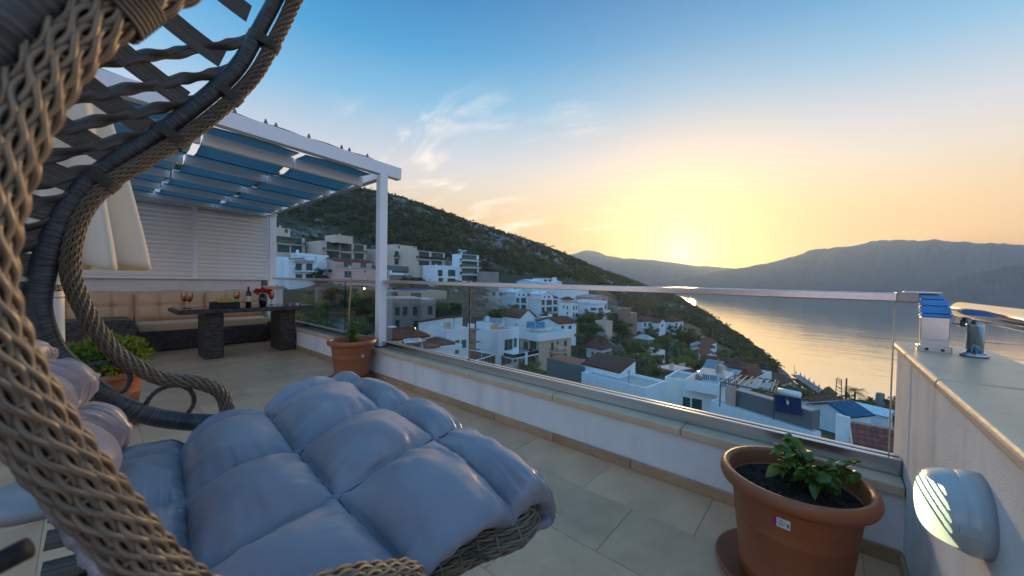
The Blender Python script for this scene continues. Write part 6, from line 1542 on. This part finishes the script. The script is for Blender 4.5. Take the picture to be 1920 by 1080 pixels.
# lamps that are lit in the town
LIT = mat('lit_bulb', (1,.7,.3), .5, emis=(1,.62,.18), es=9)
for k, (px_, py_, t_) in enumerate(((778, 617, 50), (861, 578, 120), (683, 541, 90), (914, 577, 140))):
    P = at(px_, py_, t_); L_ = thing('street_lamp', ['lit yellow lamp on a curved arm beside the slanting brown roof', 'small lit lamp below the long blue pool terrace', 'small lit wall lamp seen through the glass by the cane', 'small lit lamp under the apartment block'][k], 'lamp', P, 0, 'lit lamps in the town')
    r_ = .0022*t_*(1.5 if k == 0 else 1); b = MB(); b.lathe([(.0001,-r_),(r_*.8,-r_*.5),(r_,0),(r_*.7,r_*.7),(.0001,r_)], 12); b.build('bulb', LIT, L_, True); b = MB(); b.tube([(0,0,r_),(0,0,r_*1.6),(.4,.3,r_*2.2),(.8,.5,-3.5)], .035, 6); b.build('arm', WFD, L_, True)
# poles, pylon, chimney at the shore
def pole(name, label, px, y0, y1, t, r=.12, m=None, cat='pole', bars=0):
    A, Bq = at(px, y1, t), at(px, y0, t); T_ = thing(name, label, cat, A); H_ = Bq.z-A.z; b = MB(); b.tube([(0,0,-2),(0,0,H_)], [r, r*.7], 8); b.build('shaft', m or WFD, T_, True)
    for i in range(bars): b = MB(); z = H_*(1-.09*i)-.1; b.bar((-.9,0,z), (.9,0,z), .08, .08); b.build('crossarm', m or WFD, T_)
    return T_
pole('utility_pole', 'dark pole standing right of the lattice pylon by the water', 1586, 709, 745, 110, .28)
py_t = thing('lattice_pylon', 'dark lattice pylon with crossarms in front of the water', 'pylon', at(1572, 748, 108)); Hh = (748-710)/690*108
for sx in (-.7, .7):
    for sy in (-.7, .7): b = MB(); b.bar((sx, sy, -2), (sx*.75, sy*.75, Hh), .12, .12); b.build('leg', WFD, py_t)
for i in range(6):
    z = Hh*(i+.5)/6; b = MB(); b.bar((-.7,-.7,z-.4), (.7,.7,z+.4), .08, .08); b.bar((.7,-.7,z-.4), (-.7,.7,z+.4), .08, .08); b.build('brace', WFD, py_t)
for z in (Hh, Hh-.9, Hh-2.6): b = MB(); b.bar((-1.5*1,-1*.3,z), (1.5,.3,z), .14, .14); b.build('crossarm', WFD, py_t)
pole('chimney_pipe', 'thick dark vent pipe among the shore houses', 1649, 737, 772, 75, .95, CT, 'chimney')
pole('utility_pole', 'thin lamp pole at the beach jetty', 1489, 684, 705, 195, .12); pole('utility_pole', 'thin pole on the slope above the stepped red-roofed row', 1335, 624, 648, 170, .1, CG); pole('utility_pole', 'thin pole on the dark slope right of the stepped red-roofed row', 1354, 626, 646, 180, .1, CG)
# jetty with furled and open beach umbrellas
jt = thing('jetty', 'beach platform on piles reaching into the water', 'jetty', at(1515, 712, 205)); j0, j1 = onz(1492, 703, SEA+1.2), onz(1545, 738, SEA+1.2); loc = jt.location
b = MB(); b.bar(j0-loc, j1-loc, 5, .3); b.build('deck', mat('jetty_planks', (.16,.20,.22), .8), jt)
for k in range(8): p = j0.lerp(j1, (k+.5)/8)-loc; b = MB(); b.bar(p, p-Vector((0,0,3)), .35, .35); b.build('pile', WFD, jt)
BU = mat('beach_umbrella_cloth', (.30,.36,.42), .8); us = None; lat = (j1-j0).normalized(); lat = Vector((-lat.y, lat.x, 0))
for k in range(12):
    p = j0.lerp(j1, (k+.4)/12)+lat*(1.2*(k % 2)-.3)+Vector((0,0,.15))
    if us is None:
        us = thing('beach_umbrella', 'furled pale beach umbrella in the row along the jetty', 'umbrella', p, 0, 'umbrellas along the jetty'); b = MB(); b.lathe([(.42,1.0),(.3,1.8),(.06,2.9),(.0001,3.0)], 10); b.build('canopy', BU, us, True); b = MB(); b.tube([(0,0,0),(0,0,1.1)], .06, 6); b.build('pole', WFD, us)
    else: o = dup(us); o.location = p
    (us if k == 0 else o)['label'] = 'furled pale beach umbrella on the jetty, '+('nearest the trees' if k == 0 else 'at its far tip' if k == 11 else ['', 'second', 'third', 'fourth', 'fifth', 'sixth', 'seventh', 'eighth', 'ninth', 'tenth', 'eleventh'][k]+' from the tree end')
# parked car on the villa road
cp_ = hit(850, 546, 60)
if cp_:
    P, t_ = cp_; P = at(852, 545, 118); car = thing('parked_car', 'small grey parked car below the white box house', 'car', P-Vector((0,0,.6)), 1.2)
    b = MB(); b.box(-2,2,-.85,.85,.35,.85); bevel(b.build('body', mat('car_paint', (.25,.27,.29), .25, .4), car), .15, 3); b = MB(); b.add([(-1.2,-.75,.85),(1.3,-.75,.85),(1.3,.75,.85),(-1.2,.75,.85),(-.8,-.62,1.4),(.8,-.62,1.4),(.8,.62,1.4),(-.8,.62,1.4)], [(0,1,5,4),(1,2,6,5),(2,3,7,6),(3,0,4,7),(4,5,6,7)]); b.build('cabin', WGL, car)
    for x_ in (-1.25, 1.25):
        for y_ in (-.8, .8): b = MB(); b.tube([(x_, y_-.1, .32), (x_, y_+.1, .32)], .32, 14); b.build('wheel', BLACK, car)
# ================================================================== TREES
def leaf_quads(cent, rad, n, size, rg, flat=.75):
    c = cent[rg.integers(0, len(cent), n)]; d = rg.normal(0, 1, (n, 3)); d /= np.linalg.norm(d, axis=1)[:, None]; r = rg.random(n)**.45
    p = c[:, :3]+d*r[:, None]*(c[:, 3:4]*np.array([1, 1, flat])); u = rg.normal(0, 1, (n, 3)); u /= np.linalg.norm(u, axis=1)[:, None]; w = np.cross(u, d+rg.normal(0, .5, (n, 3))); w /= np.linalg.norm(w, axis=1)[:, None]
    s = (size*rg.uniform(.6, 1.3, n))[:, None]; q = np.stack([p-u*s-w*s*.1, p+w*s*.55, p+u*s, p-w*s*.55], 1); return q.reshape(-1, 3)
def qmesh(name, v, m): return np_mesh(name, v, np.arange(len(v)).reshape(-1, 4), m, False)
FOL = []
for nm, c, c2 in (('olive_foliage', (.15,.19,.075), (.06,.09,.036)), ('dark_foliage', (.085,.14,.045), (.028,.055,.02)), ('bright_foliage', (.20,.24,.055), (.08,.12,.028))):
    m = mat(nm, c, .75, c2=c2, vs=.55, rnd=.3, detail=3, spec=.2); add_translucent(m, tuple(x*1.6 for x in c), .25); FOL.append(m)
BARK = mat('bark', (.09,.065,.045), .9, var=.3, vs=6, bump=.6, bs=20)
TV = []
for k in range(7):
    rg = np.random.default_rng(100+k); Hh = 5.0; nC = 14+k; cen = np.c_[rg.normal(0, 1.25, nC), rg.normal(0, 1.25, nC), 2.9+rg.normal(0, .95, nC).clip(-1.5, 1.7), rg.uniform(.6, 1.15, nC)]
    if k == 6: cen = np.c_[rg.normal(0, .35, nC), rg.normal(0, .35, nC), np.linspace(.8, 6.2, nC), np.linspace(.9, .35, nC)]
    crown = qmesh('crown', leaf_quads(cen, 1, 1700, .20, rg), FOL[k % 3]); b = MB(); b.tube([(0,0,-1.2),(.1,.05,1.0),(.0,.1,2.4)], [.22,.17,.10], 8)
    for c in cen[:7]: b.tube([(0,.03,1.4), (c[0]*.5, c[1]*.5, (c[2]+1.6)/2), tuple(c[:3])], [.10,.06,.02], 5)
    tm = b.build('trunk', BARK, None, True); bpy.data.objects.remove(tm, do_unlink=True); TV.append((crown, bpy.data.meshes[tm.name if False else [x.name for x in bpy.data.meshes if x.name.startswith('trunk')][-1]]))
HB = [(q.root.location.copy(), q.root['label']) for q in H]
def short(lab):
    w = lab.split(); return ' '.join(w[:6]) if len(w) > 6 else lab
near_names = {}
def tree_at(P, s, kind, i):
    best = min(HB, key=lambda h: (h[0].x-P.x)**2+(h[0].y-P.y)**2)[1]
    return best
def place_tree(P, s, kind, label, group=None):
    T_ = thing('tree', label, 'tree', P, random.uniform(0, 6.28), group); T_.scale = (s*random.uniform(.85,1.15), s*random.uniform(.85,1.15), s*random.uniform(.85,1.1))
    link('crown', TV[kind][0], T_); link('trunk', TV[kind][1], T_)
footB = [(O, a, b, w, d) for O, a, b, w, d in bases]
def in_house(P, pad=1.2):
    for O, a, b, w, d in footB:
        r = Vector((P.x-O.x, P.y-O.y, 0)); s, u = r.dot(a), r.dot(b)
        if -pad < s < w+pad and -pad < u < d+pad: return True
    return False
ZN = [  # picture window, how many, size range, kinds, what they stand by, adjective
 ((560,735,560,650), 34, (.8,1.35), (0,1,5,3), 'growing below the far end of the glass balustrade'),
 ((590,640,505,535), 8, (.9,1.2), (1,4), 'beside the white three-storey house near the louvred screen'),
 ((735,800,585,630), 12, (.8,1.2), (0,1), 'in front of the unfinished concrete shell'),
 ((822,884,550,600), 16, (.7,1.1), (0,2,3), 'on the bank left of the white apartment block'),
 ((870,960,585,612), 14, (.6,.9), (1,4,0), 'under the white apartment block'),
 ((1000,1110,585,640), 22, (.6,1.0), (0,1,3), 'between the balcony houses and the guest house'),
 ((1080,1190,606,668), 34, (.8,1.25), (1,0,4,3), 'around the brown hipped roof'),
 ((1170,1300,625,700), 50, (.8,1.35), (0,1,4,5,2), 'in the grove between the tiled-roof house and lane'),
 ((1195,1262,690,745), 16, (.8,1.2), (1,4,0), 'behind the roof terrace of the dark-clad house'),
 ((1230,1310,760,830), 8, (.7,.95), (0,3), 'against the shuttered house below the glass'),
 ((975,1035,680,720), 8, (.5,.75), (0,2), 'in the garden below the guest house'),
 ((1280,1420,640,720), 30, (.7,1.1), (1,0,4), 'around the stepped red-roofed row'),
 ((1540,1600,745,800), 16, (.7,1.0), (0,1,3), 'by the far red roof at the shore'),
 ((1590,1700,742,800), 22, (.6,.95), (1,0,4), 'among the shore houses behind the tiled roof'),
 ((800,892,528,566), 22, (.55,.9), (0,1,3), 'on the bank below the white box house'),
 ((1440,1560,705,760), 20, (.6,1.0), (0,1), 'on the shore behind the long white house')]
ADJ = {0: 'grey-green olive tree', 1: 'dark bushy tree', 2: 'light green shrub', 3: 'silvery olive tree', 4: 'dense dark evergreen', 5: 'yellow-green tree', 6: 'slender cypress'}
for (x0, x1, y0, y1), n, (s0, s1), kinds, where in ZN:
    n = int(n*.72); c_ = 0; tries = 0
    while c_ < n and tries < n*12:
        tries += 1; px_, py_ = random.uniform(x0, x1), random.uniform(y0, y1); h_ = hit(px_, py_)
        if not h_ or h_[1] > 330 or in_house(h_[0]) or h_[0].z < SEA+1: continue
        k = random.choice(kinds); place_tree(h_[0]-Vector((0,0,.2)), random.uniform(s0, s1)*(.9 if h_[1] > 60 else .6), k, f'{ADJ[k]} {where}', f'{ADJ[k]}s {where}'); c_ += 1
ORD = ['leftmost', 'second from the left', 'third from the left', 'fourth from the left', 'fifth from the left', 'sixth from the left', 'seventh from the left', 'eighth from the left', 'ninth from the left', 'tenth from the left', 'eleventh from the left', 'twelfth from the left', 'thirteenth from the left', 'fourteenth from the left', 'fifteenth from the left', 'sixteenth from the left']
grp = {}
for o in col.objects:
    if o.get('category') == 'tree': grp.setdefault(o['group'], []).append(o)
for g_, os_ in grp.items():
    if len(os_) > 1:
        for k, o in enumerate(sorted(os_, key=lambda o: proj(o.location)[0])):
            o['label'] += ', '+(ORD[k] if k < len(os_)-1 else 'rightmost') if k < len(ORD) else ''
    else: del os_[0]['group']
# palms
FR = mat('palm_frond', (.05,.085,.022), .6, c2=(.02,.035,.012), vs=4, rnd=.2)
def palm(label, P, Hh, R_, n=26, seed=1):
    T_ = thing('palm_tree', label, 'palm', P); rg = random.Random(seed); b = MB(); b.tube([(0,0,-1.5),(.08,0,Hh*.5),(0,0,Hh)], [.30,.22,.26], 10); b.build('trunk', BARK, T_, True)
    for i in range(n):
        a_ = i*2.4; el = rg.uniform(-.5, 1.25); b = MB(); pts = []
        for q in range(9):
            t = q/8; r_ = R_*t*math.cos(el*.8)*1.0; z_ = Hh+.15+R_*(math.sin(el)*t*.8-.62*t*t*(1.1-.3*el)); pts.append(Vector((r_*math.cos(a_), r_*math.sin(a_), z_)))
        b.tube(pts, [.03]*8+[.008], 4); sd = Vector((-math.sin(a_), math.cos(a_), 0))
        for q in range(2, 9):
            for s in (-1, 1):
                for e in (0, .5):
                    p = pts[q-1].lerp(pts[q], e); l = R_*.30*math.sin(PI*min(.97, (q+e)/9))**.6; d = (pts[q]-pts[q-1]).normalized(); tip = p+sd*s*l+d*l*.55-Vector((0,0,l*.35)); b.add([p, p+d*.07, tip], [(0,1,2)])
        b.build('frond', FR, T_)
for k, (px_, py_, t_, Hh, R_, lab) in enumerate(((1602, 768, 108, 5.2, 3.9, 'leafy palm standing against the water left of the vent pipe'), (1688, 785, 82, 4.3, 2.9, 'dark palm at the edge of the side wall, against the water'), (1661, 785, 72, 3.4, .8, 'thin clipped palm between the vent pipe and the dark palm'),
                                     (1086, 680, 84, 3.4, 2.0, 'green palm left of the brown hipped roof'), (1196, 695, 78, 3.0, 1.9, 'green palm in the grove above the roof terrace'), (1208, 703, 74, 2.8, 1.9, 'second green palm in the grove above the roof terrace'))):
    palm(lab, at(px_, py_, t_), Hh, R_, 24, k)
# ---- scrub over the hill: nobody could count it
rg = np.random.default_rng(21); N0 = 46000; u = rg.random(N0); rr_ = np.exp(rg.uniform(math.log(95), math.log(640), N0)); keep = rg.random(N0) < np.clip((rr_/420)**1.25, .05, 1); az = YAW-1.05+u*1.75
X, Y = rr_*np.sin(az), rr_*np.cos(az); X, Y = X[keep], Y[keep]; Z = height(X, Y); v = np.stack([X, Y, Z-EYE], 1); t = v@np.array(cF); px = 960+FPX*(v@np.array(cR))/t; py = 540-FPX*(v@np.array(cU))/t
LIM = np.interp(px, [200,530,700,840,900,1000,1060,1140,1185,1240,1300,1330,1370,1400,1455,1480], [490,468,468,486,512,518,524,550,596,598,612,640,660,690,700,690])
ok = (t > 60) & (Z > SEA+1.5) & (px > 250) & (px < 1490) & (py < LIM)
nz = np.sin(X*.045+1)*np.sin(Y*.05+2)+.6*np.sin(X*.11+Y*.07)
ok |= (t > 90) & (px > 740) & (px < 905) & (py > 524) & (py < 585) & (rg.random(len(X)) < .8)
ok &= ~((nz > .75) & (rg.random(len(X)) < .75)); X, Y, Z = X[ok], Y[ok], Z[ok]
SV = [leaf_quads(np.c_[rg.normal(0, .9, 6), rg.normal(0, .9, 6), 1.0+rg.normal(0, .45, 6).clip(-.6, .8), rg.uniform(.5, 1.0, 6)], 1, 64, .46, rg) for _ in range(10)]
part = [[], [], []]
for i in range(len(X)):
    s = rg.uniform(.6, 1.55)*(1.15 if rg.random() < .12 else 1); a_ = rg.uniform(0, 6.28); q = SV[i % 10]; c_, s_ = math.cos(a_), math.sin(a_)
    part[i % 3 if rg.random() < .6 else 1].append(np.stack([X[i]+s*(q[:, 0]*c_-q[:, 1]*s_), Y[i]+s*(q[:, 0]*s_+q[:, 1]*c_), Z[i]-.3+s*q[:, 2]*1.0], 1))
print('scrub', len(X))
sc0 = None
SCR = []
for nm, c, c2 in (('scrub_olive', (.12,.145,.055), (.036,.055,.022)), ('scrub_dark', (.068,.10,.035), (.02,.038,.015)), ('scrub_yellow', (.14,.135,.045), (.05,.06,.02))):
    m = mat(nm, c, .8, c2=c2, vs=.11, detail=5, spec=.15); SCR.append(m)
scr = [link('hill_scrub', qmesh('hill_scrub', np.concatenate(p), SCR[k])) for k, p in enumerate(part)]
me0 = scr[0].data
bm_v = np.concatenate([np.concatenate(p) for p in part]); cnt = [sum(len(q) for q in p)//4 for p in part]
for o in scr: bpy.data.objects.remove(o, do_unlink=True)
me = qmesh('hill_scrub', bm_v, SCR[0]); me.materials.append(SCR[1]); me.materials.append(SCR[2]); me.polygons.foreach_set('material_index', np.repeat(np.arange(3), cnt).astype(np.int32)); stuff(link('hill_scrub', me))['label'] = 'low dense scrub and small trees covering the hill'
# grey limestone outcrops between the scrub
import bmesh
bmr = bmesh.new(); bmesh.ops.create_icosphere(bmr, subdivisions=2, radius=1); bv = np.array([q.co[:] for q in bmr.verts]); bf_ = np.array([[q.index for q in f.verts] for f in bmr.faces]); bmr.free()
rv, rfc = [], []; nR = 0
for k in range(4200):
    az = YAW-.35+rg.random()*.85; r_ = math.exp(rg.uniform(math.log(150), math.log(600))); x, y = r_*math.sin(az), r_*math.cos(az); z = float(height(x, y)[0]); p_ = proj((x, y, z))
    lim = np.interp(p_[0], [200,700,900,1060,1185,1300,1400], [420,420,470,512,560,590,660]); cl = math.sin(x*.03+.5)*math.sin(y*.034+1.1)+.5*math.sin(x*.09-y*.05)
    if z < SEA+1 or p_[1] > lim or cl < .38: continue
    s = rg.uniform(.8, 2.3)*np.array([1, 1, rg.uniform(.6, 1.5)]); d = 1+.28*np.sin(bv*rg.uniform(1.5, 3.5)+rg.uniform(0, 6, 3)).sum(1)[:, None]*.55+rg.normal(0, .07, (len(bv), 1))
    a_ = rg.uniform(0, 6.28); q = bv*d*s; q = np.stack([q[:, 0]*math.cos(a_)-q[:, 1]*math.sin(a_), q[:, 0]*math.sin(a_)+q[:, 1]*math.cos(a_), q[:, 2]], 1)+np.array([x, y, z]); rv.append(q); rfc.append(bf_+nR*len(bv)); nR += 1
print('rocks', nR)
ROCK = mat('limestone', (.22,.235,.255), .95, c2=(.115,.125,.14), vs=.5, bump=.9, bs=1.6, bdist=.25, detail=8)
o = stuff(link('rock_outcrops', np_mesh('rock_outcrops', np.concatenate(rv), np.concatenate(rfc), ROCK, False))); o['label'] = 'grey limestone outcrops breaking through the scrub'
